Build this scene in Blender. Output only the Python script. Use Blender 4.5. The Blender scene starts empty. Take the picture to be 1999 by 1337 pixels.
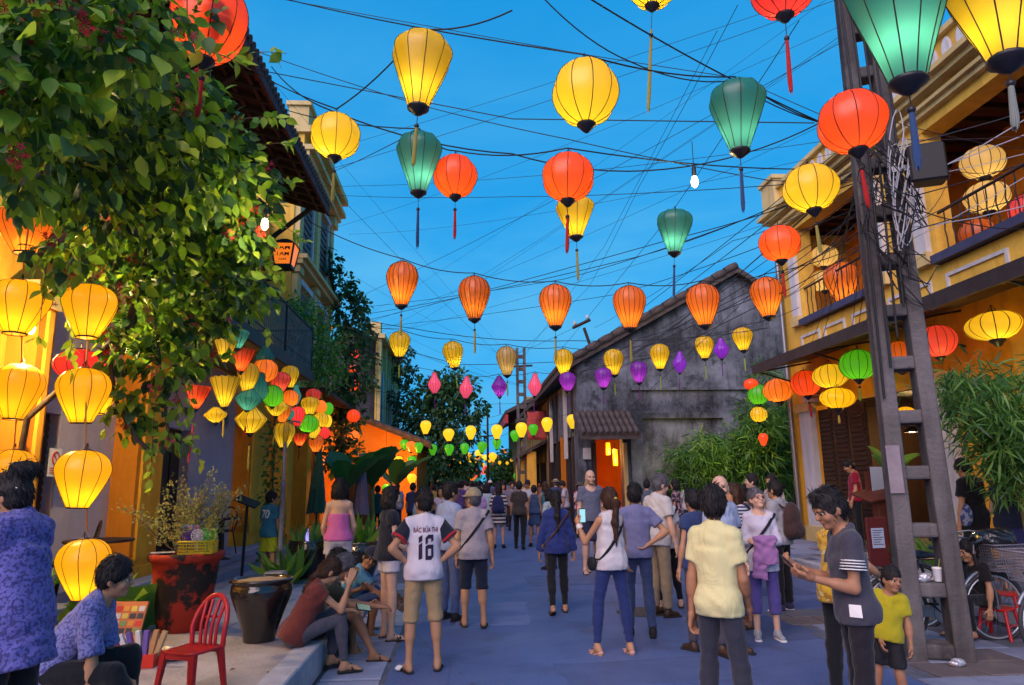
import bpy, bmesh, math, random
import numpy as np
from mathutils import Vector, Matrix
from mathutils.bvhtree import BVHTree
R = math.radians
random.seed(7); rng = np.random.default_rng(7)
sc = bpy.context.scene
COL = sc.collection

# ------------------------------------------------------------------ camera
FPX, CXP, CYP = 1380.0, 999.5, 668.5
EYE = Vector((0.0, 0.0, 1.66))
PITCH, YAW, ROLL = math.atan(271.5/1380), math.atan(100/1380*0.981), R(0.8)
_f = Vector((math.sin(YAW)*math.cos(PITCH), math.cos(YAW)*math.cos(PITCH), math.sin(PITCH)))
_r0 = Vector((math.cos(YAW), -math.sin(YAW), 0)); _u0 = _r0.cross(_f)
_r = _r0*math.cos(ROLL) - _u0*math.sin(ROLL)
_u = _r0*math.sin(ROLL) + _u0*math.cos(ROLL)
cd = bpy.data.cameras.new('camera'); cam = bpy.data.objects.new('camera', cd); COL.objects.link(cam)
cam.matrix_world = Matrix(((_r.x, _u.x, -_f.x, EYE.x), (_r.y, _u.y, -_f.y, EYE.y), (_r.z, _u.z, -_f.z, EYE.z), (0, 0, 0, 1)))
cd.sensor_width = 36; cd.lens = 36*FPX/1999; cd.clip_start = 0.05; cd.clip_end = 2000
sc.camera = cam
def ray(px, py):
    return _f + _r*((px-CXP)/FPX) + _u*((CYP-py)/FPX)
def at(px, py, Y):
    d = ray(px, py); return EYE + d*(Y/d.y)
def gnd(px, py, z=0.0):
    d = ray(px, py); return EYE + d*((z-EYE.z)/d.z)
def atx(px, py, x):
    d = ray(px, py); return EYE + d*(x/d.x)

# ------------------------------------------------------------------ world, sun, exposure
SUN_EL, SUN_AZ = R(34), R(213)        # azimuth the light comes from, clockwise from +Y
SKY_TINT = (.10, 2.80, 6.0, 1)
w = bpy.data.worlds.new('World'); sc.world = w; w.use_nodes = True
nt = w.node_tree; nt.nodes.clear()
def WN(t, **k):
    n = nt.nodes.new(t)
    for a, b in k.items(): setattr(n, a, b)
    return n
sky = WN('ShaderNodeTexSky', sky_type='NISHITA', sun_disc=False, sun_elevation=SUN_EL, sun_rotation=SUN_AZ, air_density=1.0, dust_density=0.3, ozone_density=4.0)
hs = WN('ShaderNodeGamma'); hs.inputs['Gamma'].default_value = 0.2
mul = WN('ShaderNodeMix', data_type='RGBA', blend_type='MULTIPLY'); mul.inputs['Factor'].default_value = 1; mul.inputs['B'].default_value = SKY_TINT
tc = WN('ShaderNodeTexCoord'); mp = WN('ShaderNodeMapping'); mp.inputs['Scale'].default_value = (1.0, 1.0, 3.2); mp.inputs['Rotation'].default_value = (0.15, 0.1, 0.4)
nz = WN('ShaderNodeTexNoise'); nz.inputs['Scale'].default_value = 1.7; nz.inputs['Detail'].default_value = 7; nz.inputs['Roughness'].default_value = 0.55; nz.inputs['Distortion'].default_value = 0.6
rp = WN('ShaderNodeValToRGB'); rp.color_ramp.elements[0].position = 0.34; rp.color_ramp.elements[0].color = (0, 0, 0, 1); rp.color_ramp.elements[1].position = 0.66; rp.color_ramp.elements[1].color = (0.80, 0.80, 0.80, 1)
cm = WN('ShaderNodeMix', data_type='RGBA'); cm.inputs['B'].default_value = (1.15, 5.0, 8.6, 1)
bg = WN('ShaderNodeBackground'); bg.inputs['Strength'].default_value = 0.047
wo = WN('ShaderNodeOutputWorld'); L = nt.links.new
L(sky.outputs[0], hs.inputs['Color']); L(hs.outputs[0], mul.inputs['A']); L(tc.outputs['Generated'], mp.inputs[0]); L(mp.outputs[0], nz.inputs['Vector'])
sz_ = WN('ShaderNodeSeparateXYZ'); el_ = WN('ShaderNodeMapRange'); el_.inputs[1].default_value = .66; el_.inputs[2].default_value = .30; mm = WN('ShaderNodeMath', operation='MULTIPLY')   # cloud veil thins towards the zenith
L(tc.outputs['Generated'], sz_.inputs[0]); L(sz_.outputs[2], el_.inputs[0]); L(nz.outputs['Fac'], rp.inputs[0]); L(rp.outputs[0], mm.inputs[0]); L(el_.outputs[0], mm.inputs[1]); L(mm.outputs[0], cm.inputs['Factor']); L(mul.outputs['Result'], cm.inputs['A']); L(cm.outputs['Result'], bg.inputs[0]); L(bg.outputs[0], wo.inputs[0])
sd = bpy.data.lights.new('sun', 'SUN'); sd.energy = 1.95; sd.angle = R(60); sd.color = (1.0, 0.72, 0.70)
so = bpy.data.objects.new('sun', sd); COL.objects.link(so)
sv = Vector((math.sin(SUN_AZ)*math.cos(SUN_EL), math.cos(SUN_AZ)*math.cos(SUN_EL), math.sin(SUN_EL)))
so.rotation_euler = sv.to_track_quat('Z', 'Y').to_euler(); so.location = (0, -5, 30)
sc.view_settings.view_transform = 'Standard'; sc.view_settings.look = 'None'; sc.view_settings.exposure = 1.15; sc.view_settings.gamma = 1.0
sc.render.engine = 'CYCLES'; cy = sc.cycles
cy.use_denoising = True; cy.max_bounces = 6; cy.diffuse_bounces = 4; cy.glossy_bounces = 2; cy.transmission_bounces = 4; cy.transparent_max_bounces = 6
cy.sample_clamp_indirect = 4.0; cy.caustics_reflective = False; cy.caustics_refractive = False; cy.blur_glossy = 1.0

# ------------------------------------------------------------------ materials
M = {}
def srgb(h):
    h = h.lstrip('#'); c = [int(h[i:i+2], 16)/255 for i in (0, 2, 4)]
    return tuple(x/12.92 if x < .04045 else ((x+.055)/1.055)**2.4 for x in c)
def mat(name, c, rough=.8, c2=None, sc_=6.0, fac=.6, bump=.0, bsc=None, spec=.35, metal=0.0, stretch=None, emit=None, es=0.0, sheen=0.0, tr=0.0, detail=6.0, lo=.35, hi=.68, coat=0.0):
    if name in M: return M[name]
    m = bpy.data.materials.new(name); m.use_nodes = True; n = m.node_tree.nodes; l = m.node_tree.links
    p = n['Principled BSDF']; p.inputs['Roughness'].default_value = rough; p.inputs['Metallic'].default_value = metal; p.inputs['Specular IOR Level'].default_value = spec
    p.inputs['Base Color'].default_value = (*c, 1)
    if sheen: p.inputs['Sheen Weight'].default_value = sheen
    if coat: p.inputs['Coat Weight'].default_value = coat
    t = n.new('ShaderNodeTexCoord'); mpn = n.new('ShaderNodeMapping'); l.new(t.outputs['Object'], mpn.inputs[0])
    if stretch: mpn.inputs['Scale'].default_value = stretch
    if c2 is not None:
        a = n.new('ShaderNodeTexNoise'); a.inputs['Scale'].default_value = sc_; a.inputs['Detail'].default_value = detail; a.inputs['Roughness'].default_value = .62; l.new(mpn.outputs[0], a.inputs['Vector'])
        rr = n.new('ShaderNodeMapRange'); rr.inputs[1].default_value = lo; rr.inputs[2].default_value = hi; l.new(a.outputs['Fac'], rr.inputs[0]); rr.inputs[4].default_value = fac
        mx = n.new('ShaderNodeMix'); mx.data_type = 'RGBA'; mx.inputs['A'].default_value = (*c, 1); mx.inputs['B'].default_value = (*c2, 1)
        l.new(rr.outputs[0], mx.inputs['Factor']); l.new(mx.outputs['Result'], p.inputs['Base Color'])
    if bump:
        b = n.new('ShaderNodeTexNoise'); b.inputs['Scale'].default_value = bsc or sc_*4; b.inputs['Detail'].default_value = 5; l.new(mpn.outputs[0], b.inputs['Vector'])
        bn = n.new('ShaderNodeBump'); bn.inputs['Strength'].default_value = bump; bn.inputs['Distance'].default_value = .02; l.new(b.outputs['Fac'], bn.inputs['Height']); l.new(bn.outputs[0], p.inputs['Normal'])
    if emit is not None:
        p.inputs['Emission Color'].default_value = (*emit, 1); p.inputs['Emission Strength'].default_value = es
    if tr:
        o = n['Material Output']; tl = n.new('ShaderNodeBsdfTranslucent'); tl.inputs[0].default_value = (c[0]*1.5, c[1]*1.5, c[2]*.9, 1); ms = n.new('ShaderNodeMixShader'); ms.inputs[0].default_value = tr
        l.new(p.outputs[0], ms.inputs[1]); l.new(tl.outputs[0], ms.inputs[2]); l.new(ms.outputs[0], o.inputs['Surface'])
    M[name] = m; return m
def wallmat(name, c, stain, amount=.8, streak=.5, c3=None, rough=.9, bump=.25, lo=.40, hi=.62):
    """plaster with weather stains: big blotches and rain streaks"""
    if name in M: return M[name]
    m = bpy.data.materials.new(name); m.use_nodes = True; n = m.node_tree.nodes; l = m.node_tree.links
    p = n['Principled BSDF']; p.inputs['Roughness'].default_value = rough; p.inputs['Specular IOR Level'].default_value = .2
    t = n.new('ShaderNodeTexCoord')
    def noise(scale, stretch, det=7, rgh=.65):
        mpn = n.new('ShaderNodeMapping'); mpn.inputs['Scale'].default_value = stretch; l.new(t.outputs['Object'], mpn.inputs[0])
        a = n.new('ShaderNodeTexNoise'); a.inputs['Scale'].default_value = scale; a.inputs['Detail'].default_value = det; a.inputs['Roughness'].default_value = rgh; l.new(mpn.outputs[0], a.inputs['Vector']); return a
    def rng_(a, lo, hi, to):
        r = n.new('ShaderNodeMapRange'); r.inputs[1].default_value = lo; r.inputs[2].default_value = hi; r.inputs[4].default_value = to; l.new(a.outputs['Fac'], r.inputs[0]); return r
    def mix(fac, A, Bc):
        x = n.new('ShaderNodeMix'); x.data_type = 'RGBA'; l.new(fac.outputs[0], x.inputs['Factor'])
        if isinstance(A, tuple): x.inputs['A'].default_value = (*A, 1)
        else: l.new(A.outputs['Result'], x.inputs['A'])
        x.inputs['B'].default_value = (*Bc, 1); return x
    a = mix(rng_(noise(.55, (1, 1, 1), 10, .7), lo, hi, amount), c, stain)
    b = mix(rng_(noise(2.2, (1.6, 1.6, .22)), .48, .72, streak), a, tuple(x*.55 for x in stain))
    if c3: b = mix(rng_(noise(1.4, (1, 1, 1)), .56, .64, .85), b, c3)
    d = mix(rng_(noise(14, (1, 1, 1)), .45, .75, .35), b, tuple(x*.7 for x in c))
    l.new(d.outputs['Result'], p.inputs['Base Color'])
    if bump:
        bn = n.new('ShaderNodeBump'); bn.inputs['Strength'].default_value = bump; bn.inputs['Distance'].default_value = .03; l.new(noise(9, (1, 1, 1)).outputs['Fac'], bn.inputs['Height']); l.new(bn.outputs[0], p.inputs['Normal'])
    M[name] = m; return m

# ------------------------------------------------------------------ scene helpers
WL = {}
def tag(o, label=None, cat=None, group=None, kind=None):
    if label: o['label'] = label
    if cat: o['category'] = cat
    if group: o['group'] = group
    if kind: o['kind'] = kind
    return o
def thing(name, label, cat, loc=(0, 0, 0), rz=0.0, group=None):
    o = bpy.data.objects.new(name, None); COL.objects.link(o); o.empty_display_size = .1
    o.location = loc; o.rotation_euler = (0, 0, rz); WL[o.name] = Vector(loc)
    return tag(o, label, cat, group)
def link(name, me, parent=None, loc=None, rot=None, scale=None):
    o = bpy.data.objects.new(name, me); COL.objects.link(o)
    if parent is not None: o.parent = parent
    if loc is not None: o.location = loc
    if rot is not None: o.rotation_euler = rot
    if scale is not None: o.scale = scale
    return o
def npmesh(name, V, F, mats, fm=None, smooth=True):
    """fast mesh from arrays: V (n,3), F (m,4) or (m,3)"""
    me = bpy.data.meshes.new(name); V = np.asarray(V, np.float32); F = np.asarray(F, np.int32); k = F.shape[1]
    me.vertices.add(len(V)); me.vertices.foreach_set('co', V.ravel()); me.loops.add(F.size); me.loops.foreach_set('vertex_index', F.ravel())
    me.polygons.add(len(F)); me.polygons.foreach_set('loop_start', np.arange(0, F.size, k, dtype=np.int32)); me.polygons.foreach_set('loop_total', np.full(len(F), k, np.int32))
    if fm is not None: me.polygons.foreach_set('material_index', np.asarray(fm, np.int32))
    for x in (mats if isinstance(mats, (list, tuple)) else [mats]): me.materials.append(x)
    me.update(calc_edges=True); me.polygons.foreach_set('use_smooth', np.full(len(F), smooth)); return me
class MB:
    """collects faces; build() makes ONE mesh object"""
    def __init__(s): s.v = []; s.f = []; s.m = []; s.sm = []
    def add(s, vs, fs, mi=0, smooth=False):
        b = len(s.v); s.v += [tuple(v) for v in vs]
        for f in fs: s.f.append([b+i for i in f]); s.m.append(mi); s.sm.append(smooth)
        return s
    def box(s, x0, x1, y0, y1, z0, z1, mi=0, bev=0.0):
        if bev <= 0:
            vs = [(x, y, z) for z in (z0, z1) for y in (y0, y1) for x in (x0, x1)]
            return s.add(vs, [(0, 2, 3, 1), (4, 5, 7, 6), (0, 1, 5, 4), (2, 6, 7, 3), (0, 4, 6, 2), (1, 3, 7, 5)], mi)
        e = bev; vs = []
        for z, q in ((z0, e), (z0+e, 0), (z1-e, 0), (z1, e)):
            vs += [(x0+q+e, y0+q, z), (x1-q-e, y0+q, z), (x1-q, y0+q+e, z), (x1-q, y1-q-e, z), (x1-q-e, y1-q, z), (x0+q+e, y1-q, z), (x0+q, y1-q-e, z), (x0+q, y0+q+e, z)]
        fs = [tuple(range(7, -1, -1)), tuple(range(24, 32))]
        for k in range(3):
            for i in range(8): j = (i+1) % 8; fs.append((k*8+i, k*8+j, k*8+8+j, k*8+8+i))
        return s.add(vs, fs, mi)
    def quad(s, a, b, c, d, mi=0): return s.add([a, b, c, d], [(0, 1, 2, 3)], mi)
    def tube(s, pts, r, n=6, mi=0, cap=True, smooth=True):
        pts = [Vector(p) for p in pts]; rs = r if isinstance(r, (list, tuple)) else [r]*len(pts)
        vs = []; prev = None
        for i, p in enumerate(pts):
            t = (pts[min(i+1, len(pts)-1)] - pts[max(i-1, 0)]);  t = t.normalized() if t.length > 1e-9 else Vector((0, 0, 1))
            if prev is None:
                a = t.cross(Vector((0, 0, 1)));  a = a if a.length > .05 else t.cross(Vector((1, 0, 0)))
            else: a = prev - t*prev.dot(t)
            a.normalize(); prev = a; b = t.cross(a)
            for k in range(n):
                an = 2*math.pi*k/n; vs.append(p + (a*math.cos(an) + b*math.sin(an))*rs[i])
        fs = []
        for i in range(len(pts)-1):
            for k in range(n): j = (k+1) % n; fs.append((i*n+k, i*n+j, (i+1)*n+j, (i+1)*n+k))
        s.add(vs, fs, mi, smooth)
        if cap: s.add(vs[:n], [tuple(range(n-1, -1, -1))], mi); s.add(vs[-n:], [tuple(range(n))], mi)
        return s
    def lathe(s, prof, n=16, c=(0, 0, 0), mi=0, smooth=True, capb=True, capt=False, sx=1, sy=1):
        vs = []
        for r, z in prof:
            for k in range(n): a = 2*math.pi*k/n; vs.append((c[0]+r*sx*math.cos(a), c[1]+r*sy*math.sin(a), c[2]+z))
        fs = []
        for i in range(len(prof)-1):
            for k in range(n): j = (k+1) % n; fs.append((i*n+k, i*n+j, (i+1)*n+j, (i+1)*n+k))
        s.add(vs, fs, mi, smooth)
        if capb: s.add(vs[:n], [tuple(range(n-1, -1, -1))], mi)
        if capt: s.add(vs[-n:], [tuple(range(n))], mi)
        return s
    def extr(s, poly, axis, a, b, mi=0):
        """prism: poly in the two other axes, extruded along axis from a to b"""
        def P(u, v, t): return (t, u, v) if axis == 'x' else ((u, t, v) if axis == 'y' else (u, v, t))
        n = len(poly); vs = [P(u, v, a) for u, v in poly] + [P(u, v, b) for u, v in poly]
        fs = [tuple(range(n)), tuple(range(2*n-1, n-1, -1))] + [(i, i+n, (i+1) % n+n, (i+1) % n) for i in range(n)]
        return s.add(vs, fs, mi)
    def mesh(s, name, mats, off=None):
        me = bpy.data.meshes.new(name); o = off or Vector((0, 0, 0))
        me.from_pydata([(v[0]-o[0], v[1]-o[1], v[2]-o[2]) for v in s.v], [], s.f)
        for x in (mats if isinstance(mats, (list, tuple)) else [mats]): me.materials.append(x)
        me.polygons.foreach_set('material_index', s.m); me.polygons.foreach_set('use_smooth', s.sm)
        bm = bmesh.new(); bm.from_mesh(me); bmesh.ops.recalc_face_normals(bm, faces=bm.faces); bm.to_mesh(me); bm.free()
        me.update(); return me
    def build(s, name, mats, parent=None, world=True):
        off = WL.get(parent.name, Vector((0, 0, 0))) if (parent is not None and world) else None
        o = link(name, s.mesh(name, mats, off), parent)
        if parent is not None and world: WL[o.name] = off
        return o
def B(*a, **k): return MB().box(*a, **k)
def structure(name, mb, m): o = mb.build(name, m); o['kind'] = 'structure'; return o
# ------------------------------------------------------------------ material palette
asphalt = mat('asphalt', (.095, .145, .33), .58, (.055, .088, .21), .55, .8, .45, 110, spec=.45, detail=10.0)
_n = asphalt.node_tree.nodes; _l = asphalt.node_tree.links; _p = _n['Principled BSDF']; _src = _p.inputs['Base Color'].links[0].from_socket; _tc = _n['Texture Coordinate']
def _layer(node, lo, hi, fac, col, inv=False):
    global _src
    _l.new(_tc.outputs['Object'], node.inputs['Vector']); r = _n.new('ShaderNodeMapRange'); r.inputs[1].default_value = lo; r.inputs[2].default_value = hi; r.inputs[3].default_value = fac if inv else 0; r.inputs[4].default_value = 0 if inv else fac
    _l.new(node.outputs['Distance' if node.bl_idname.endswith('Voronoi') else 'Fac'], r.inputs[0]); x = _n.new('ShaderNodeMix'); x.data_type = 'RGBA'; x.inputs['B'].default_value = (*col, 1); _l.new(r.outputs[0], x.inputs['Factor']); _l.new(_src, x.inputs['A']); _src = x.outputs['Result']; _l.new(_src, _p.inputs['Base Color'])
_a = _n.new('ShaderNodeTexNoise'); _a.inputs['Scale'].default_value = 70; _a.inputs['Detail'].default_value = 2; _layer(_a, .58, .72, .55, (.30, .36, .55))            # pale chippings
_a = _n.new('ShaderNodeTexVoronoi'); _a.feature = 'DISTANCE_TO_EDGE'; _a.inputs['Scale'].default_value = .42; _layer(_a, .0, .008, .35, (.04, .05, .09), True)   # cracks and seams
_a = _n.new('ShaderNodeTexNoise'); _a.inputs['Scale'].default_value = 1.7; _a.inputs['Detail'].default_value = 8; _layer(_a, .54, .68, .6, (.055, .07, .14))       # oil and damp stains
mat('paving', (.30, .33, .46), .7, (.18, .20, .29), 3.0, .7, .3, 40)
mat('paving_b', (.25, .27, .37), .7, (.15, .165, .23), 4.0, .7, .3, 40)
mat('stone_dark', (.14, .145, .18), .75, (.08, .083, .1), 5, .8, .4, 30)
mat('concrete', (.40, .36, .375), .85, (.20, .18, .185), 1.6, .9, .45, 35, detail=9.0)
mat('kerb', (.44, .44, .50), .8, (.25, .25, .29), 4, .7, .4, 30)
mat('tile_warm', (.16, .13, .13), .55, (.10, .08, .08), 3, .7, .2, 40)
wallmat('yellow_wall', srgb('#eeb038'), srgb('#b87c28'), .6, .45)
wallmat('yellow_pale', srgb('#eebf52'), srgb('#b4883a'), .55, .45)
wallmat('orange_wall', srgb('#e08a28'), srgb('#b0601c'), .5, .3)
wallmat('mauve_wall', srgb('#c4b8c6'), srgb('#a297a4'), .5, .25)
wallmat('cream', srgb('#d6bf86'), srgb('#a98d55'), .5, .35)
wallmat('white_paint', srgb('#cfcdd0'), srgb('#9b979a'), .4, .35)
wallmat('stained', srgb('#858c9a'), srgb('#1f2126'), .93, .95, srgb('#33363c'), lo=.33, hi=.60)
wallmat('stained_dark', srgb('#4d4a50'), srgb('#1c1b20'), .95, .8)
wallmat('stained_yellow', srgb('#a8935a'), srgb('#4e473a'), .85, .6)
mat('wood_dark', (.045, .022, .014), .6, (.02, .011, .008), 5, .8, .2, 60, stretch=(1, 1, .2))
mat('wood_red', (.13, .035, .022), .55, (.06, .018, .012), 4, .8, .2, 60)
mat('soffit', (.10, .028, .03), .8, (.05, .016, .018), 3, .8, .2, 40)
mat('rooftile', (.10, .075, .07), .9, (.03, .028, .028), 5, .9, .4, 20)
mat('door_blue', (.012, .02, .038), .5, (.007, .01, .018), 6, .7, .15, 50)
mat('black_metal', (.011, .011, .013), .55, spec=.35)
mat('grey_metal', (.22, .23, .26), .4, metal=.7, spec=.5)
mat('rail_metal', (.24, .22, .25), .5, (.1, .09, .1), 12, .6, spec=.4)
mat('steel_awning', (.06, .042, .038), .6, (.035, .022, .02), 4, .8, .2, 30)
wallmat('pole_concrete', srgb('#716d6e'), srgb('#3a3636'), .9, .85, bump=.9)
mat('pipe_cream', srgb('#c9b060'), .5, srgb('#8d7434'), 6, .6)
mat('blue_beam', srgb('#4a4560'), .5, srgb('#33304a'), 5, .6)
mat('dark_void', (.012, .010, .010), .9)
mat('glass_dark', (.02, .024, .03), .12, spec=.6)
mat('paper', srgb('#d8d6d4'), .8)

# ------------------------------------------------------------------ ground
structure('ground', B(-400, 400, -40, 900, -.06, -.02), mat('earth', (.07, .07, .07), .9))
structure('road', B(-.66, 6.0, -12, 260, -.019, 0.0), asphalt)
structure('forecourt_bed', B(-40, -.66, -12, 260, -.018, -.006), M['stone_dark'])
structure('sidewalk_bed', B(6.12, 40, -12, 24, -.01, .18), M['stone_dark'])
def slabs(host_name, host_mat, x0, x1, y0, y1, z, sx, sy, th, mats, piece, gap=.008, stagger=True, skip=None, host_pad=.0):
    host = structure(host_name, B(x0, x1, y0, y1, z-th-.012, z-th*.55), host_mat)
    base = [MB().box(-sx/2+gap, sx/2-gap, -sy/2+gap, sy/2-gap, -th, 0, bev=.006).mesh(piece, m) for m in mats]
    nx = max(1, round((x1-x0)/sx)); ny = max(1, round((y1-y0)/sy)); k = 0
    for j in range(ny):
        for i in range(nx):
            x = x0+(i+.5)*(x1-x0)/nx; y = y0+(j+.5)*(y1-y0)/ny
            if stagger and j % 2: x += sx/2
            if x+sx/2 > x1+.01: continue
            if skip and skip(x, y): continue
            k += 1
            link(piece, base[random.randrange(len(base))], host, (x, y, z+random.uniform(-.003, .004)), (random.uniform(-.006, .006), random.uniform(-.006, .006), random.uniform(-.008, .008)), (1, 1, 1))
    return host
slabs('gutter', M['stone_dark'], -1.255, -.68, 3.6, 12.6, .006, .54, .72, .05, [M['paving_b'], M['stone_dark'], M['paving']], 'paving_slab', stagger=False)
slabs('forecourt', M['stone_dark'], -4.78, -1.27, 6.94, 17.5, .03, .592, .6, .05, [M['paving'], M['paving_b'], M['paving']], 'paving_slab')
slabs('pavement', M['stone_dark'], 6.14, 8.22, 8.0, 20.6, .21, .52, .52, .04, [M['tile_warm'], M['paving_b'], M['paving']], 'paving_tile')
slabs('roadside_paving', M['stone_dark'], 3.75, 5.95, 3.8, 9.2, .018, .45, .45, .03, [M['paving_b'], M['tile_warm'], M['stone_dark']], 'paving_tile')
for i, (cx_, cy_, w_, d_, a_) in enumerate(((1.6, 6.6, 1.5, .8, .1), (.4, 9.6, .9, 1.6, -.05), (3.3, 8.2, 1.1, 1.3, .2), (2.2, 12.5, 2.2, 1.2, 0), (.9, 5.0, .8, .6, -.2), (4.6, 11.5, 1.0, 2.2, .05))):
    ps = []
    for k in range(20):
        u = k/20*4; q = int(u); f = u-q; x_, y_ = ((-1+2*f, -1), (1, -1+2*f), (1-2*f, 1), (-1, 1-2*f))[q]; x_ = x_*w_/2+random.uniform(-.03, .03); y_ = y_*d_/2+random.uniform(-.03, .03); ps.append((cx_+x_*math.cos(a_)-y_*math.sin(a_), cy_+x_*math.sin(a_)+y_*math.cos(a_)))
    structure('road_patch', MB().extr(ps, 'z', -.002, .005), mat('patch_%d' % (i % 3), ((.10, .14, .29), (.15, .20, .40), (.085, .115, .24))[i % 3], .65, ((.06, .09, .2), (.1, .14, .3), (.05, .075, .16))[i % 3], 2.5, .8, .5, 90))
kh = structure('kerb', B(6.0, 6.12, -12, 21.0, -.015, .15), M['stone_dark'])
kb = B(-.085, .085, -.49, .49, -.1, .075, bev=.012).mesh('kerb_stone', M['kerb'])
for i in range(19): link('kerb_stone', kb, kh, (6.07, 2.5+i*1.0, .14), (0, 0, random.uniform(-.004, .004)))
# raised platform where the vendors and the resting people sit
pl = thing('platform', 'raised concrete platform with a rough top beside the road', 'platform', (-1.22, 3.0, 0))
MB().extr([(-1.285, 1.2), (-1.285, 6.92), (-2.35, 7.33), (-2.6, 8.05), (-4.1, 8.1), (-4.1, 7.0), (-7.4, 7.0), (-7.4, 1.2)], 'z', -.01, .262).build('slab', M['concrete'], pl)
for i in range(6):
    y = 1.2+i*.953; B(-1.47+random.uniform(-.004, .004), -1.262, y+.006, y+.947, .0, .272+random.uniform(-.003, .004), bev=.012).build('edge_stone', M['kerb'], pl)
mat('drain_iron', (.04, .035, .035), .6)

# ------------------------------------------------------------------ cafe building with eave and balcony
def add(parent, name, m, *boxes, bev=0.0):
    os_ = [MB().box(*b, bev=bev).build(name, M[m] if isinstance(m, str) else m, parent) for b in boxes]
    return os_[0]
cafe = thing('cafe_building', 'yellow cafe building with deep tiled eave, iron balcony and flowering vine', 'building', (-5.2, 12, 0))
X = -5.2
add(cafe, 'wall', 'yellow_wall', (X-.3, X, 2.0, 8.98, .0, 4.1))
add(cafe, 'wall', 'mauve_wall', (X-.3, X-.02, 9.62, 11.1, .0, 4.1))
add(cafe, 'wall', 'mauve_wall', (X-.3, X-.02, 14.1, 16.75, .0, 4.1))
add(cafe, 'wall', 'yellow_wall', (X-.3, X, 18.3, 18.6, .0, 4.1))
add(cafe, 'lintel', 'mauve_wall', (X-.3, X-.03, 8.98, 9.62, 2.6, 4.1), (X-.3, X-.03, 12.02, 14.1, 2.7, 4.1))
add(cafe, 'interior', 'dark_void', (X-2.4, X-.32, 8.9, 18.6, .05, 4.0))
d = add(cafe, 'shutter', 'wood_dark', (X-.22, X-.16, 9.0, 9.6, .3, 2.6))
for k in range(22): B(X-.16, X-.125, 9.04, 9.56, .42+k*.098, .48+k*.098).build('slat', M['wood_dark'], d)
d = add(cafe, 'door', 'wood_dark', (X-.26, X-.2, 12.04, 14.08, .3, 2.7))
for k in range(4): add(d, 'panel', 'wood_dark', (X-.2, X-.17, 12.1+k*.5, 12.52+k*.5, .45, 2.5), bev=.01)
for (y0, y1) in ((8.3, 8.62), (11.08, 12.0), (16.75, 18.3)):
    p = add(cafe, 'pilaster', 'orange_wall', (X-.05, -4.86, y0, y1, .55, 3.75))
    add(p, 'edge_band', 'yellow_wall', (-4.86, -4.82, y0+.12, y1-.1, .6, 3.7))
    add(p, 'plinth', 'yellow_wall', (X-.05, -4.80, y0-.06, y1+.06, .2, .5), (X-.05, -4.84, y0-.03, y1+.03, .5, .62))
    add(p, 'capital', 'cream', (X-.05, -4.82, y0-.05, y1+.05, 3.75, 3.9), (X-.05, -4.76, y0-.1, y1+.1, 3.9, 4.02))
for y, r in ((8.78, .065), (8.96, .05)):
    mb = MB().tube([(X+.09, y, .3), (X+.09, y, 4.1)], r, 12)
    for z in (1.2, 2.3, 3.4): mb.lathe([(r+.008, -.02), (r+.008, .02)], 12, (X+.09, y, z), capb=False)
    mb.build('drain_pipe', M['pipe_cream'], cafe)
po = thing('porch', 'low stone porch step along the cafe front', 'step', (-4.9, 12, 0))
add(po, 'slab', 'paving_b', (X-.02, -4.15, 7.1, 19.0, .0, .17)); add(po, 'tread', 'paving', (X-.02, -4.5, 7.05, 19.05, .172, .33), bev=.012)
# upper storey
add(cafe, 'upper_wall', 'yellow_wall', (X-.3, X, 2.0, 18.6, 4.1, 8.7))
for y0 in (5.2, 8.2, 11.2, 14.2):
    wn = add(cafe, 'window', 'wood_dark', (X-.02, X+.04, y0, y0+1.5, 4.45, 6.9)); 
    for q in (0, 1):
        lf = add(wn, 'shutter', 'wood_red', (X+.04, X+.08, y0+.06+q*.7, y0+.72+q*.7, 4.5, 6.8))
    add(wn, 'frame', 'cream', (X+.0, X+.1, y0-.14, y0, 4.4, 7.0), (X, X+.1, y0+1.5, y0+1.64, 4.4, 7.0), (X, X+.12, y0-.2, y0+1.7, 7.0, 7.15))
for y0 in (7.3, 10.3, 13.3, 16.4): add(cafe, 'pier', 'yellow_pale', (X, X+.14, y0, y0+.5, 4.4, 8.3))
bal = add(cafe, 'balcony', 'stained_yellow', (X, -3.62, 9.6, 17.2, 4.12, 4.34)); add(bal, 'fascia', 'wood_dark', (-3.62, -3.57, 9.58, 17.22, 4.06, 4.3))
bm_ = MB().tube([(0, 0, 0), (0, 0, 1.0)], .011, 6).mesh('baluster', M['rail_metal'])
for k in range(58): link('baluster', bm_, bal, Vector((-3.66, 9.68+k*.13, 4.34))-WL[cafe.name])
for k in range(4): link('baluster', bm_, bal, Vector((-3.8-k*.3, 17.18, 4.34))-WL[cafe.name])
hr = MB().tube([(-3.66, 9.6, 5.35), (-3.66, 17.2, 5.35)], .028, 8); hr.tube([(-3.66, 17.2, 5.35), (X, 17.2, 5.35)], .028, 8); hr.tube([(-3.66, 9.6, 4.5), (-3.66, 17.2, 4.5)], .014, 6)
hr.build('handrail', M['black_metal'], bal)
for y in (9.65, 12.1, 14.6, 17.15): MB().tube([(-3.66, y, 4.3), (-3.66, y, 5.42)], .03, 8).build('rail_post', M['black_metal'], bal)
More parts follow.
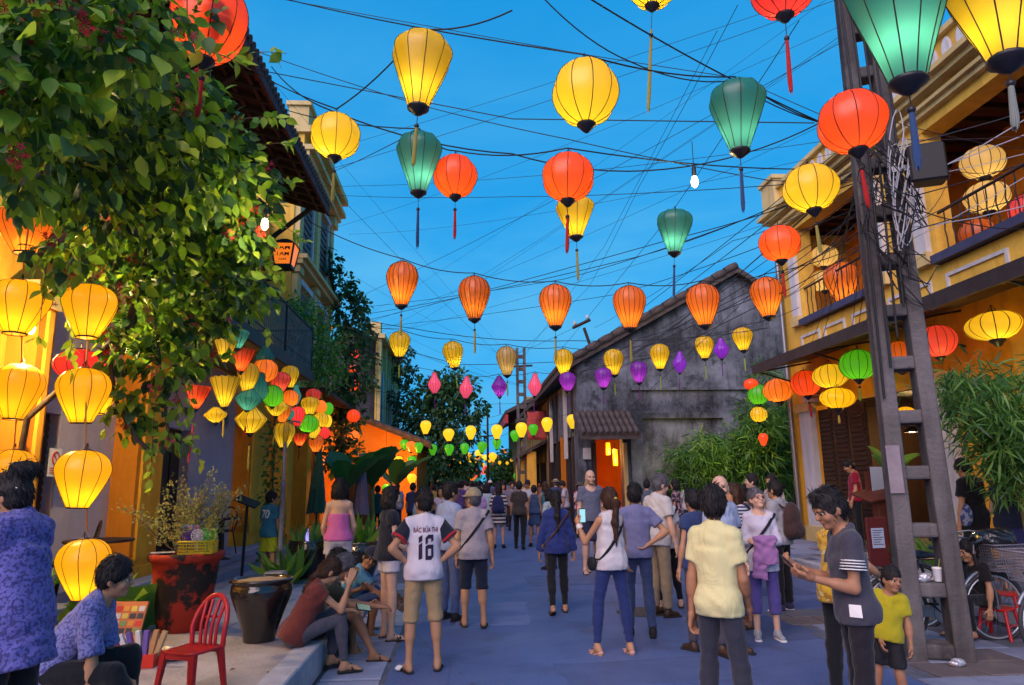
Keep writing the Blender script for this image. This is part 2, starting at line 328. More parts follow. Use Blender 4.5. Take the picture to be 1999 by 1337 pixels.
# deep eave: boarded soffit, rafters, struts and tile edge
EX0, EX1, EZ0, EZ1 = X-.2, -3.28, 8.78, 8.12
def ez(x): return EZ0+(x-EX0)/(EX1-EX0)*(EZ1-EZ0)
roof = MB().add([(EX0, 3.0, EZ0+.16), (EX1, 3.0, EZ1+.16), (EX1, 16.6, EZ1+.16), (EX0, 16.6, EZ0+.16), (EX0, 3.0, EZ0+.1), (EX1, 3.0, EZ1+.1), (EX1, 16.6, EZ1+.1), (EX0, 16.6, EZ0+.1)],
    [(0, 1, 2, 3), (7, 6, 5, 4), (0, 4, 5, 1), (1, 5, 6, 2), (2, 6, 7, 3), (3, 7, 4, 0)]).build('roof', M['soffit'], cafe)
rf = MB().add([(EX0, -.045, EZ0+.1), (EX1-.05, -.045, EZ1+.1), (EX1-.05, .045, EZ1+.1), (EX0, .045, EZ0+.1), (EX0, -.045, EZ0-.03), (EX1-.05, -.045, EZ1+.0), (EX1-.05, .045, EZ1+.0), (EX0, .045, EZ0-.03)],
    [(0, 1, 2, 3), (7, 6, 5, 4), (0, 4, 5, 1), (1, 5, 6, 2), (2, 6, 7, 3), (3, 7, 4, 0)]).mesh('rafter', M['wood_dark'], Vector((-5.2, 12, 0)))
for k in range(30): link('rafter', rf, roof, (0, 3.2+k*.46, 0))
for x in (-4.7, -4.3, -3.9, -3.5):
    B(x-.03, x+.03, 3.0, 16.6, ez(x)+.0, ez(x)+.085).build('batten', M['soffit'], roof)
B(EX1-.03, EX1+.03, 2.95, 16.65, EZ1-.02, EZ1+.22).build('fascia_board', M['soffit'], roof)
for k in range(5):
    y = 5.0+k*2.9; MB().tube([(X+.05, y, 6.9), (X+.7, y, 7.6), (-3.7, y, ez(-3.7)+.02)], .06, 6).build('bracket', M['wood_dark'], roof)
tl = MB().lathe([(.085, 0), (.1, .25), (.085, .5)], 8, capb=True).mesh('roof_tile', M['rooftile'])
for k in range(75):
    y = 3.0+k*.182
    for j in range(2): link('roof_tile', tl, roof, Vector((EX1+.06-j*.42, y, ez(EX1+.06-j*.42)+.22))-WL[cafe.name], (0, R(-72), 0), (.9, .9, 1))

# ------------------------------------------------------------------ tall yellow house with cornices behind the cafe
yh = thing('yellow_house', 'tall yellow house with stacked cornices rising behind the cafe eave', 'building', (-4.6, 21, 0)); X2 = -4.6
add(yh, 'wall', 'yellow_pale', (X2-5, X2, 18.65, 23.7, 4.2, 11.3))
add(yh, 'ground_wall', 'yellow_wall', (X2-5, X2-.9, 18.65, 30, .0, 4.2))
for y0 in (18.7, 21.0, 23.2): 
    p = add(yh, 'pilaster', 'cream', (X2, X2+.16, y0, y0+.45, 4.5, 10.6))
    add(p, 'capital', 'cream', (X2, X2+.28, y0-.08, y0+.53, 10.3, 10.6), (X2, X2+.22, y0-.05, y0+.5, 7.3, 7.5))
add(yh, 'cornice', 'cream', (X2, X2+.35, 18.6, 23.85, 10.62, 10.8), (X2, X2+.5, 18.55, 23.9, 10.8, 10.95), (X2-5, X2+.55, 18.5, 24.0, 11.3, 11.5), (X2, X2+.3, 18.6, 23.85, 7.52, 7.66), (X2, X2+.42, 18.58, 23.88, 7.66, 7.78))
add(yh, 'parapet', 'yellow_pale', (X2-.2, X2+.2, 18.6, 23.8, 10.95, 11.3)); add(yh, 'finial', 'cream', (X2-.25, X2+.3, 18.55, 19.2, 11.5, 12.1), (X2-.32, X2+.37, 18.48, 19.27, 12.1, 12.22))
for (z0, z1) in ((4.9, 7.0), (8.0, 10.1)):
    for y0 in (19.3, 21.6):
        wn = add(yh, 'window', 'wood_red', (X2-.02, X2+.05, y0, y0+1.3, z0, z1)); add(wn, 'frame', 'white_paint', (X2, X2+.12, y0-.14, y0, z0-.05, z1+.1), (X2, X2+.12, y0+1.3, y0+1.44, z0-.05, z1+.1), (X2, X2+.16, y0-.2, y0+1.5, z1+.1, z1+.26))
        for k in range(9): B(X2+.05, X2+.08, y0+.05, y0+1.25, z0+.1+k*.21, z0+.22+k*.21).build('slat', M['wood_red'], wn)
for y0 in (18.9, 21.2, 23.3, 26.0): add(yh, 'column', 'yellow_wall', (X2-.35, X2+.1, y0, y0+.5, .0, 4.15), (X2-.42, X2+.17, y0-.07, y0+.57, .0, .45))
add(yh, 'canopy', 'soffit', (X2-.4, X2+1.0, 18.7, 24.2, 4.05, 4.15))
# dark gabled side wall and shuttered yellow house beyond
sh = thing('shuttered_house', 'far yellow house with tall shutters and a black stained side wall', 'building', (-4.6, 44, 0))
add(sh, 'side_wall', 'stained_dark', (-14, -4.7, 38.0, 38.5, 0, 9.2)); add(sh, 'wall', 'yellow_pale', (-5, -4.6, 38.02, 52, 3, 9.6))
MB().extr([(-6.6, 9.2), (-4.7, 9.2), (-5.8, 10.0), (-6.6, 10.0)], 'y', 38.0, 38.4).build('side_gable', M['stained_dark'], sh)
for k in range(5):
    y = 39+k*2.6; q = add(sh, 'window', 'wood_dark', (-4.62, -4.55, y, y+1.2, 4.4, 7.8)); add(q, 'shutter', 'white_paint', (-4.6, -4.5, y-.4, y-.02, 4.3, 7.9), (-4.6, -4.5, y+1.22, y+1.6, 4.3, 7.9)); 
    add(sh, 'pilaster', 'cream', (-4.6, -4.4, y-.95, y-.5, 3, 9.4))
add(sh, 'cornice', 'cream', (-5, -4.2, 37.9, 52.1, 9.4, 9.65), (-5.0, -4.45, 37.95, 38.6, 9.65, 10.3)); 
# low orange house with tiled roof, its side wall facing up the street
oh = thing('orange_house', 'low orange plastered house with dark tiled roof and hanging lanterns', 'building', (-3.5, 33, 0))
MB().extr([(-6.2, 0), (-1.9, 0), (-1.9, 3.35), (-6.2, 5.0)], 'y', 30.0, 30.4).build('side_wall', M['orange_wall'], oh)
add(oh, 'wall', 'orange_wall', (-2.3, -1.9, 30.4, 38, 0, 3.3))
orf = MB().add([(-6.4, 29.6, 5.2), (-1.3, 29.6, 3.2), (-1.3, 38, 3.2), (-6.4, 38, 5.2), (-6.4, 29.6, 5.06), (-1.3, 29.6, 3.06), (-1.3, 38, 3.06), (-6.4, 38, 5.06)], [(0, 1, 2, 3), (7, 6, 5, 4), (0, 4, 5, 1), (1, 5, 6, 2), (2, 6, 7, 3), (3, 7, 4, 0)]).build('roof', M['rooftile'], oh)
vt = MB().lathe([(.11, 0), (.13, .2), (.11, .42)], 8).mesh('ridge_tile', M['rooftile'])
for k in range(13): t = k/13; link('ridge_tile', vt, orf, Vector((-6.4+5.1*t, 29.65, 5.22-2.0*t))-WL[oh.name], (0, R(111), 0))
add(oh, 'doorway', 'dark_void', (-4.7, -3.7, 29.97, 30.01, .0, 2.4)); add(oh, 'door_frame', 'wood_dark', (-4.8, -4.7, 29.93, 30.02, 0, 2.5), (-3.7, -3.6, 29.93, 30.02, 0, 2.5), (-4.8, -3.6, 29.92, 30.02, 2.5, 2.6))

# ------------------------------------------------------------------ two-storey yellow house across the street
rh = thing('loggia_house', 'two-storey yellow house with open upper loggia, white pilasters and oval-pierced parapet', 'building', (8.3, 12, 0)); X3 = 8.3
add(rh, 'wall', 'yellow_wall', (X3, X3+.3, 18.0, 18.35, .2, 4.45), (X3, X3+.3, 8.6, 12.4, .2, 4.45))
add(rh, 'wall', 'yellow_wall', (X3, X3+.3, 12.4, 18.0, 3.3, 4.45), (X3, X3+.3, 17.2, 18.0, .2, 3.3))
add(rh, 'side_wall', 'yellow_pale', (X3+.3, X3+9, 18.05, 18.35, .2, 8.9))
add(rh, 'spandrel', 'yellow_pale', (X3, X3+.3, 2.0, 18.35, 4.45, 5.25))
for (y0, y1) in ((17.3, 18.35), (12.35, 14.2), (5.4, 7.2)):
    add(rh, 'pier', 'yellow_pale', (X3, X3+.35, y0, y1, 5.25, 7.75))
for y0 in (17.4, 13.75, 12.5, 6.9): 
    p = add(rh, 'pilaster', 'white_paint', (X3-.1, X3, y0, y0+.3, 5.4, 7.5)); add(p, 'capital', 'cream', (X3-.16, X3, y0-.06, y0+.36, 7.5, 7.72)); add(p, 'plinth', 'cream', (X3-.14, X3, y0-.04, y0+.34, 5.32, 5.55))
add(rh, 'sill_beam', 'blue_beam', (X3-.16, X3+.3, 14.2, 17.3, 5.27, 5.42)); add(rh, 'sill_beam', 'blue_beam', (X3-.16, X3+.3, 7.2, 12.35, 5.27, 5.42))
add(rh, 'loggia_back', 'orange_wall', (X3+1.7, X3+1.9, 2.0, 18.05, 5.0, 8.2)); add(rh, 'loggia_floor', 'stained_yellow', (X3+.3, X3+1.7, 2.0, 18.05, 5.0, 5.1)); 
lc = add(rh, 'loggia_ceiling', 'soffit', (X3+.3, X3+1.7, 2.0, 18.05, 7.95, 8.05))
for k in range(36): B(X3+.32, X3+1.7, 2.4+k*.46, 2.5+k*.46, 7.86, 7.95).build('joist', M['wood_dark'], lc)
for y0 in (16.2, 14.6, 10.6, 8.4):
    dd = add(rh, 'loggia_door', 'wood_dark', (X3+1.62, X3+1.7, y0, y0+1.0, 5.1, 7.3))
    for k in range(16): B(X3+1.585, X3+1.62, y0+.06, y0+.94, 5.25+k*.125, 5.33+k*.125).build('slat', M['wood_red'], dd)
for (y0, y1) in ((14.3, 15.2), (15.5, 16.4), (16.6, 17.5), (12.6, 13.9), (10.8, 12.2), (8.8, 10.4), (7.0, 8.5)):
    add(rh, 'panel_frame', 'white_paint', (X3-.035, X3, y0, y1, 4.52, 4.58), (X3-.035, X3, y0, y1, 5.0, 5.06), (X3-.036, X3, y0, y0+.06, 4.58, 5.0), (X3-.036, X3, y1-.06, y1, 4.58, 5.0))
# wrought railing in the loggia
for y0, y1 in ((14.25, 17.28), (7.25, 12.3)):
    rl = MB().tube([(X3+.06, y0, 6.2), (X3+.06, y1, 6.2)], .025, 6).build('loggia_rail', M['wood_dark'], rh)
    n = int((y1-y0)/.2)
    bb = MB().tube([(X3+.06, 0, 5.42), (X3+.06, .0, 5.7), (X3+.06, .03, 5.85), (X3+.06, 0, 6.0), (X3+.06, 0, 6.2)], .012, 5).mesh('baluster', M['black_metal'], Vector((8.3, 12, 0)))
    for k in range(n): link('baluster', bb, rl, (0, y0+.1+k*.2, 0))
add(rh, 'frieze', 'yellow_pale', (X3-.02, X3+.4, 2.0, 18.35, 7.75, 8.25)); add(rh, 'lower_cornice', 'cream', (X3-.14, X3-.02, 2.0, 18.43, 7.95, 8.05), (X3-.22, X3-.02, 2.0, 18.47, 8.05, 8.12))
add(rh, 'cornice', 'cream', (X3-.3, X3+.4, 2.0, 18.5, 8.25, 8.36), (X3-.42, X3+.4, 2.0, 18.55, 8.36, 8.46))
par = add(rh, 'parapet', 'yellow_pale', (X3-.12, X3+.15, 2.0, 18.35, 8.46, 9.02)); add(par, 'coping', 'cream', (X3-.22, X3+.22, 2.0, 18.45, 9.02, 9.12)); add(par, 'corner_block', 'cream', (X3-.26, X3+.26, 17.75, 18.49, 8.46, 9.3), (X3-.32, X3+.32, 17.69, 18.55, 9.3, 9.4))
ov = MB().lathe([(.115, 0), (.125, .03), (.10, .045)], 14, capt=True).mesh('oval_opening', M['white_paint'])
for k in range(41):
    y = 3.0+k*.36
    link('oval_opening', ov, par, Vector((X3-.12, y, 8.74))-WL[rh.name], (0, R(-90), 0), (1.75, 1, 1))
add(rh, 'awning_gutter', 'grey_metal', (X3-.1, X3-.0, 3, 18.2, 4.5, 4.56))
aw = MB().add([(6.95, 3.0, 4.22), (X3, 3.0, 4.48), (X3, 17.3, 4.48), (6.95, 17.3, 4.22), (6.95, 3.0, 4.17), (X3, 3.0, 4.42), (X3, 17.3, 4.42), (6.95, 17.3, 4.17)], [(0, 1, 2, 3), (7, 6, 5, 4), (0, 4, 5, 1), (1, 5, 6, 2), (2, 6, 7, 3), (3, 7, 4, 0)]).build('awning', M['steel_awning'], rh)
add(aw, 'fascia', 'steel_awning', (6.9, 6.95, 2.98, 17.32, 4.08, 4.3))
for y in (17.2, 14.6, 12.0, 9.4, 6.8): MB().tube([(X3, y, 3.75), (7.0, y, 4.13)], .022, 5).tube([(X3, y, 4.36), (7.0, y, 4.13)], .02, 5).build('awning_bracket', M['black_metal'], aw)
for y0 in (17.2, 12.42):
    p = add(rh, 'ground_pilaster', 'white_paint', (X3-.14, X3-.002, y0, y0+.55, .55, 3.2)); add(p, 'plinth', 'cream', (X3-.2, X3-.001, y0-.06, y0+.61, .2, .55)); add(p, 'capital', 'cream', (X3-.2, X3-.001, y0-.06, y0+.61, 3.2, 3.4))
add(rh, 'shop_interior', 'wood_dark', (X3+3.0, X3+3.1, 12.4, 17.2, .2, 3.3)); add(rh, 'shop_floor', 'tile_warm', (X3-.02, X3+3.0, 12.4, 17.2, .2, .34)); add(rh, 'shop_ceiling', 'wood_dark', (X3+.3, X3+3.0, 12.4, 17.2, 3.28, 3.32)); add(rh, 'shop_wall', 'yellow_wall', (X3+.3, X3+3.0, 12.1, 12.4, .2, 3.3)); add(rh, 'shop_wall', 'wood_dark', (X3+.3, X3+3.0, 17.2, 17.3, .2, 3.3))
for y0 in (16.55, 15.9, 15.25):
    lf = add(rh, 'louvred_door', 'wood_dark', (X3+.05, X3+.1, y0, y0+.62, .36, 3.2))
    for k in range(26): B(X3+.02, X3+.05, y0+.06, y0+.56, .5+k*.1, .56+k*.1).build('slat', M['wood_dark'], lf)
for k in range(2):
    p = add(rh, 'post', 'yellow_wall', (X3-.45, X3-.2, 10.1-k*3.2, 10.5-k*3.2, .2, 4.1))
ac = add(rh, 'vent_box', 'white_paint', (X3-.3, X3-.001, 16.9, 17.15, 3.4, 4.0))
for k in range(6): B(X3-.28, X3-.02, 16.88, 16.9, 3.47+k*.085, 3.51+k*.085).build('slat', M['grey_metal'], ac)
MB().tube([(X3-.12, 18.22, .2), (X3-.12, 18.22, 7.6)], .06, 8).build('drain_pipe', M['grey_metal'], rh)

rh.location.y -= 1.05
# ------------------------------------------------------------------ stained gable house
gh = thing('gable_house', 'old stained grey gable house with lamplit side doorway', 'building', (6, 24, 0))
AX, AZ, GX0, GX1, GZ0, GZ1 = 9.0, 8.28, 3.6, 13.4, 5.25, 5.3
gw = MB(); DX0, DX1, DZ = 4.12, 4.98, 2.95
gz = lambda x: GZ0+(x-GX0)/(AX-GX0)*(AZ-GZ0) if x < AX else AZ+(x-AX)/(GX1-AX)*(GZ1-AZ)
gw.extr([(GX0, 0), (DX0, 0), (DX0, gz(DX0)), (GX0, gz(GX0))], 'y', 22.0, 22.4); gw.extr([(DX0, DZ), (DX1, DZ), (DX1, gz(DX1)), (DX0, gz(DX0))], 'y', 22.0, 22.4); gw.extr([(DX1, 0), (GX1, 0), (GX1, gz(GX1)), (AX, AZ), (DX1, gz(DX1))], 'y', 22.0, 22.4)
gw.build('gable_wall', M['stained'], gh)
add(gh, 'front_wall', 'stained', (GX0, GX0+.3, 22.4, 30, 3.1, 5.0)); add(gh, 'front_wall', 'stained', (GX0, GX0+.3, 22.4, 23.0, 0, 3.1), (GX0, GX0+.3, 29.4, 30, 0, 3.1))
def slab(x0, z0, x1, z1, y0, y1, t): 
    return MB().add([(x0, y0, z0), (x1, y0, z1), (x1, y1, z1), (x0, y1, z0), (x0, y0, z0-t), (x1, y0, z1-t), (x1, y1, z1-t), (x0, y1, z0-t)], [(0, 1, 2, 3), (7, 6, 5, 4), (0, 4, 5, 1), (1, 5, 6, 2), (2, 6, 7, 3), (3, 7, 4, 0)])
gr = slab(3.05, 5.17, AX, AZ+.22, 21.75, 30.2, .2).build('roof', M['rooftile'], gh); slab(AX, AZ+.22, GX1+.4, GZ1, 21.75, 30.2, .2).build('roof', M['rooftile'], gh)
vt2 = MB().lathe([(.12, 0), (.14, .22), (.12, .46)], 8).mesh('verge_tile', M['rooftile'])
for k in range(14): t = k/14; link('verge_tile', vt2, gr, Vector((AX-(AX-3.05)*t, 21.8, AZ+.25-(AZ+.05-5.0)*t+.02))-WL[gh.name], (0, R(-117), 0))
vt3 = MB().lathe([(.08, 0), (.09, .2), (.08, .4)], 6).mesh('eave_tile', M['rooftile'])
for k in range(34): link('eave_tile', vt3, gr, Vector((3.0, 21.85+k*.245, 5.2))-WL[gh.name], (0, R(62), 0))
add(gh, 'string_course', 'stained', (5.2, GX1, 21.86, 22.0, 3.55, 3.72), (5.3, GX1, 21.9, 22.0, 4.45, 4.53)); add(gh, 'buttress', 'stained', (5.2, 5.6, 21.8, 22.0, 0, 3.55)); add(gh, 'buttress', 'stained', (8.2, 8.7, 21.8, 22.0, 0, 3.55))
cn = slab(3.3, 3.0, 3.301, 3.0, 0, 0, 0)
can = MB().add([(3.45, 20.7, 2.98), (5.25, 20.7, 2.98), (5.25, 22.0, 3.75), (3.45, 22.0, 3.75), (3.45, 20.7, 2.84), (5.25, 20.7, 2.84), (5.25, 22.0, 3.6), (3.45, 22.0, 3.6)], [(0, 1, 2, 3), (7, 6, 5, 4), (0, 4, 5, 1), (1, 5, 6, 2), (2, 6, 7, 3), (3, 7, 4, 0)]).build('door_canopy', M['rooftile'], gh)
cti = MB().lathe([(.075, 0), (.085, .25), (.075, .5)], 8).mesh('canopy_tile', M['rooftile'])
for i in range(10):
    for j in range(3): link('canopy_tile', cti, can, Vector((3.55+i*.178, 20.66+j*.43, 3.0+j*.255))-WL[gh.name], (R(-59), 0, 0))
add(gh, 'door_jamb', 'cream', (DX1, DX1+.12, 21.9, 22.0, 0, 2.8)); add(gh, 'door_jamb', 'wood_dark', (DX0-.12, DX0, 21.9, 22.0, 0, 2.8)); add(gh, 'meter_box', 'white_paint', (3.72, 3.95, 21.82, 22.0, 2.3, 2.65), bev=.01)
MB().tube([(3.84, 21.95, 0), (3.84, 21.95, 2.3)], .03, 6).build('conduit', M['stained_dark'], gh)
rm = MB(); rm.box(DX0-.6, DX1+.8, 25.5, 25.6, 0, 3.2); rm.box(DX1+.7, DX1+.8, 22.4, 25.5, 0, 3.2); rm.box(DX0-.1, DX0-.02, 22.4, 25.5, 0, 3.2); rm.build('lit_passage', M['orange_wall'], gh)
add(gh, 'passage_ceiling', 'wood_dark', (DX0-.02, DX1+.7, 22.4, 25.5, 3.1, 3.2))
for k in range(5):
    y = 23.05+k*1.27; dd = add(gh, 'door_leaf', 'door_blue', (GX0+.1, GX0+.16, y, y+1.2, .1, 3.05)); add(dd, 'panel', 'door_blue', (GX0+.07, GX0+.1, y+.12, y+.55, .3, 2.9), (GX0+.07, GX0+.1, y+.65, y+1.08, .3, 2.9))
for y in (23.0, 26.8, 29.3): add(gh, 'timber_post', 'wood_dark', (GX0-.06, GX0+.1, y-.1, y+.1, 0, 4.9))
add(gh, 'white_post', 'white_paint', (GX0-.1, GX0-.0, 24.3, 24.55, 2.4, 4.8), (GX0-.1, GX0-.0, 28.3, 28.55, 2.4, 4.8))
# houses farther down that side
fh = thing('weathered_house', 'weathered yellow house with small canopy next to the gable house', 'building', (3.8, 34, 0))
add(fh, 'wall', 'stained_yellow', (3.75, 9, 30.05, 39, 0, 5.6)); fr = slab(2.9, 5.0, 7.5, 7.0, 30.25, 39.2, .2).build('roof', M['rooftile'], fh)
fc = slab(2.6, 2.9, 3.75, 3.5, 31.5, 38.5, .14).build('canopy', M['rooftile'], fh)
for y in (31.6, 34.6, 38.2): add(fh, 'pillar', 'yellow_pale', (2.85, 3.25, y, y+.4, 0, 2.95))
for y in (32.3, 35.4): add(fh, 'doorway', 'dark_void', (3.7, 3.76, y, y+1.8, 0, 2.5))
ft = thing('red_eave_house', 'distant house with red painted eaves and red banner', 'building', (3.5, 46, 0))
add(ft, 'wall', 'stained_yellow', (3.6, 10, 40, 56, 0, 6.4)); slab(2.4, 5.6, 7.0, 7.8, 39.8, 56.2, .2).build('roof', M['rooftile'], ft); add(ft, 'eave_board', mat('red_paint', (.45, .03, .025), .6), (2.42, 2.55, 39.8, 56, 4.9, 5.38))
bn_ = thing('red_banner', 'faded red cloth banner hanging by the weathered house', 'banner', (3.0, 30.2, 3.6))
vs = []; fs = []
for i in range(7):
    for j in range(9): vs.append((-.25+i*.14+.02*math.sin(j), .05*math.sin(i*1.3+j*.5), 1.0-j*.15))
for i in range(6):
    for j in range(8): fs.append((i*9+j, i*9+j+1, i*9+j+10, i*9+j+9))
o = MB().add(vs, fs, 0, True).build('cloth', mat('banner_red', (.42, .06, .06), .8, (.3, .04, .05), 4), bn_, False); o.modifiers.new('th', 'SOLIDIFY').thickness = .006
MB().tube([(-.35, 0, 1.02), (.75, 0, 1.02)], .015, 6).build('rod', M['black_metal'], bn_, False)
eh = thing('end_house', 'yellow house closing the far end of the street', 'building', (-3, 120, 0))
add(eh, 'wall', 'yellow_pale', (-30, 2.2, 118, 122, 0, 4.6)); slab(-31, 4.6, 2.6, 4.6, 117, 123, .3).build('roof', M['rooftile'], eh)
# ------------------------------------------------------------------ lanterns
def lantern_mat(name, c, e=.3, tl=None, dif=None, ec=None):
    m = bpy.data.materials.new(name); m.use_nodes = True; n = m.node_tree.nodes; l = m.node_tree.links; n.remove(n['Principled BSDF'])
    d = n.new('ShaderNodeBsdfDiffuse'); d.inputs[0].default_value = (*(x*.72 for x in (dif or c)), 1); t = n.new('ShaderNodeBsdfTranslucent'); t.inputs[0].default_value = (*(tl or c), 1)
    nz_ = n.new('ShaderNodeTexNoise'); nz_.inputs['Scale'].default_value = 180; tcn = n.new('ShaderNodeTexCoord'); l.new(tcn.outputs['Object'], nz_.inputs['Vector'])
    bp = n.new('ShaderNodeBump'); bp.inputs['Strength'].default_value = .05; bp.inputs['Distance'].default_value = .004; l.new(nz_.outputs['Fac'], bp.inputs['Height']); l.new(bp.outputs[0], d.inputs['Normal'])
    g = n.new('ShaderNodeBsdfGlossy'); g.inputs['Roughness'].default_value = .38; g.inputs[0].default_value = (.8, .8, .8, 1)
    m1 = n.new('ShaderNodeMixShader'); m1.inputs[0].default_value = .52; l.new(d.outputs[0], m1.inputs[1]); l.new(t.outputs[0], m1.inputs[2])
    m2 = n.new('ShaderNodeMixShader'); m2.inputs[0].default_value = .05; l.new(m1.outputs[0], m2.inputs[1]); l.new(g.outputs[0], m2.inputs[2])
    em = n.new('ShaderNodeEmission'); em.inputs[0].default_value = (*(ec or c), 1); em.inputs[1].default_value = e
    ad = n.new('ShaderNodeAddShader'); l.new(m2.outputs[0], ad.inputs[0]); l.new(em.outputs[0], ad.inputs[1]); l.new(ad.outputs[0], n['Material Output'].inputs['Surface']); return m
LC = {}
for k, c, tl in (('yellow', (.86, .56, .02), (1, .70, .03)), ('orange', (.85, .20, .03), (1, .27, .02)), ('red', (.80, .075, .02), (1, .10, .015)), ('teal', (.015, .13, .16), (.07, .38, .30)), ('green', (.03, .30, .03), (.16, .75, .02)),
                 ('purple', (.17, .02, .36), (.42, .05, .75)), ('pink', (.48, .05, .17), (.9, .12, .22)), ('crimson', (.55, .03, .05), (1, .06, .05)), ('pale', (.72, .50, .20), (.8, .55, .18)), ('amber', (.86, .46, .01), (1, .58, .01)), ('redorange', (.82, .085, .02), (1, .12, .012)), ('rose', (.75, .06, .10), (1, .12, .06))):
    LC[k] = lantern_mat('lantern_'+k, c, .03 if k in ('teal', 'purple', 'pale') else .16 if k == 'amber' else .02, tl, ec=(1, .44, .006) if k == 'amber' else tl)
    LC[k+'_far'] = lantern_mat('lantern_far_'+k, c, .17 if k in ('purple', 'teal', 'green') else .29, tl, ec=tl)
for k, c in (('yellow', (.5, .36, .06)), ('olive', (.30, .26, .06)), ('red', (.42, .02, .02)), ('blue', (.03, .07, .18)), ('green', (.25, .38, .06)), ('purple', (.16, .02, .2)), ('grey', (.2, .22, .2)), ('orange', (.6, .2, .03))): mat('tassel_'+k, c, .9)
mat('lacquer', (.018, .016, .022), .4); mat('lantern_wire', (.02, .012, .006), .6); mat('rope', (.45, .2, .05), .8)
PROF = {'globe': [(.26, .97), (.55, .84), (.80, .60), (.95, .30), (1, 0), (.95, -.30), (.80, -.60), (.55, -.84), (.26, -.97)],
        'cone': [(.22, 1), (.60, .93), (.86, .78), (1, .55), (.96, .33), (.74, -.15), (.50, -.62), (.33, -1)],
        'balloon': [(.20, 1), (.55, .93), (.86, .72), (1, .40), (.96, .12), (.80, -.25), (.58, -.65), (.38, -1)],
        'bulb': [(.34, 1), (.42, .97), (.78, .80), (.98, .47), (.98, .18), (.82, -.22), (.58, -.62), (.36, -1)],
        'gourd': [(.34, 1), (.42, .72), (.66, .38), (.95, .05), (1, -.15), (.85, -.45), (.55, -.75), (.25, -1)],
        'diamond': [(.24, 1), (.55, .62), (.97, .12), (1, .0), (.88, -.22), (.52, -.7), (.22, -1)],
        'lotus': [(1, .95), (.93, .7), (.76, .25), (.58, -.2), (.40, -.6), (.20, -1)]}
def resample(p, n):
    out = []
    for i in range(n):
        t = i/(n-1)*(len(p)-1); k = min(int(t), len(p)-2); f = t-k
        p0, p1, p2, p3 = p[max(k-1, 0)], p[k], p[k+1], p[min(k+2, len(p)-1)]
        out.append(tuple(.5*(2*b+(c-a)*f+(2*a-5*b+4*c-d)*f*f+(3*b-a-3*c+d)*f**3) for a, b, c, d in zip(p0, p1, p2, p3)))
    return out
LM = {}
def lmesh(kind, ribs):
    if (kind, ribs) in LM: return LM[kind, ribs]
    rings = resample(PROF[kind], 15); seg = ribs*3; fab = MB(); vs = []
    for i, (r, z) in enumerate(rings):
        for k in range(seg):
            a = 2*math.pi*k/seg; q = 1-(.035 if ribs < 14 else .05)*(0 if k % 3 == 0 else 1)*min(1, r*1.3)
            zz = z+(.10*abs(math.sin(k*math.pi/3))*(-1 if k % 3 else 1) if kind == 'lotus' and i < 2 else 0)
            vs.append((r*q*math.cos(a), r*q*math.sin(a), zz))
    fs = [(i*seg+k, (i+1)*seg+k, (i+1)*seg+(k+1) % seg, i*seg+(k+1) % seg) for i in range(14) for k in range(seg)]
    fab.add(vs, fs, 0, True)
    rb = MB()
    for k in range(ribs):
        a = 2*math.pi*k/ribs; rb.tube([(r*1.004*math.cos(a), r*1.004*math.sin(a), z) for r, z in rings], .014 if ribs < 14 else .017, 4, cap=False)
    rt, zt = rings[0]; r2, zb = rings[-1]
    cap = MB().lathe([(rt*.2, .06), (rt*.9, .05), (rt*1.06, .0), (rt*1.0, -.05)], 12, (0, 0, zt), capb=True, capt=True)
    hook = MB().tube([(0, 0, zt+.05), (0, 0, zt+.28)], .02, 5)
    hook.tube([(-rt*.8, 0, zt), (0, 0, zt+.30), (rt*.8, 0, zt)], .014, 4)
    if kind in ('balloon',): bot = MB().lathe([(r2*1.05, .03), (r2*1.07, -.02), (r2*.98, -.03)], 14, (0, 0, zb), capb=False)
    else: bot = MB().lathe([(r2*1.0, .03), (r2*1.12, -.02), (r2*1.08, -.07), (r2*.72, -.15), (r2*.45, -.24), (r2*.12, -.30)], 14, (0, 0, zb), capb=True, capt=True)
    me = [fab.mesh('fabric', LC['yellow']), rb.mesh('rib_frame', M['lantern_wire']), cap.mesh('top_cap', M['lacquer']), bot.mesh('bottom_cap', M['lacquer']), hook.mesh('hook', M['lantern_wire'])]
    LM[kind, ribs] = me, zt, zb; return LM[kind, ribs]
bead = MB().lathe([(.2, 1), (.8, .6), (1, 0), (.8, -.6), (.2, -1)], 10, capt=True).mesh('bead', M['lacquer'])
tas = MB()
for k in range(12):
    a = 2*math.pi*k/12; tas.tube([(.55*math.cos(a), .55*math.sin(a), 0), (.8*math.cos(a), .8*math.sin(a), -.5), (1.0*math.cos(a)+.1*math.sin(k*3), 1.0*math.sin(a), -1+.04*math.sin(k*5))], .3, 5)
TM = {k: tas.mesh('tassel', M['tassel_'+k]) for k in ('yellow', 'olive', 'red', 'blue', 'green', 'purple', 'grey', 'orange')}
nlights = 0
TOPS = {}
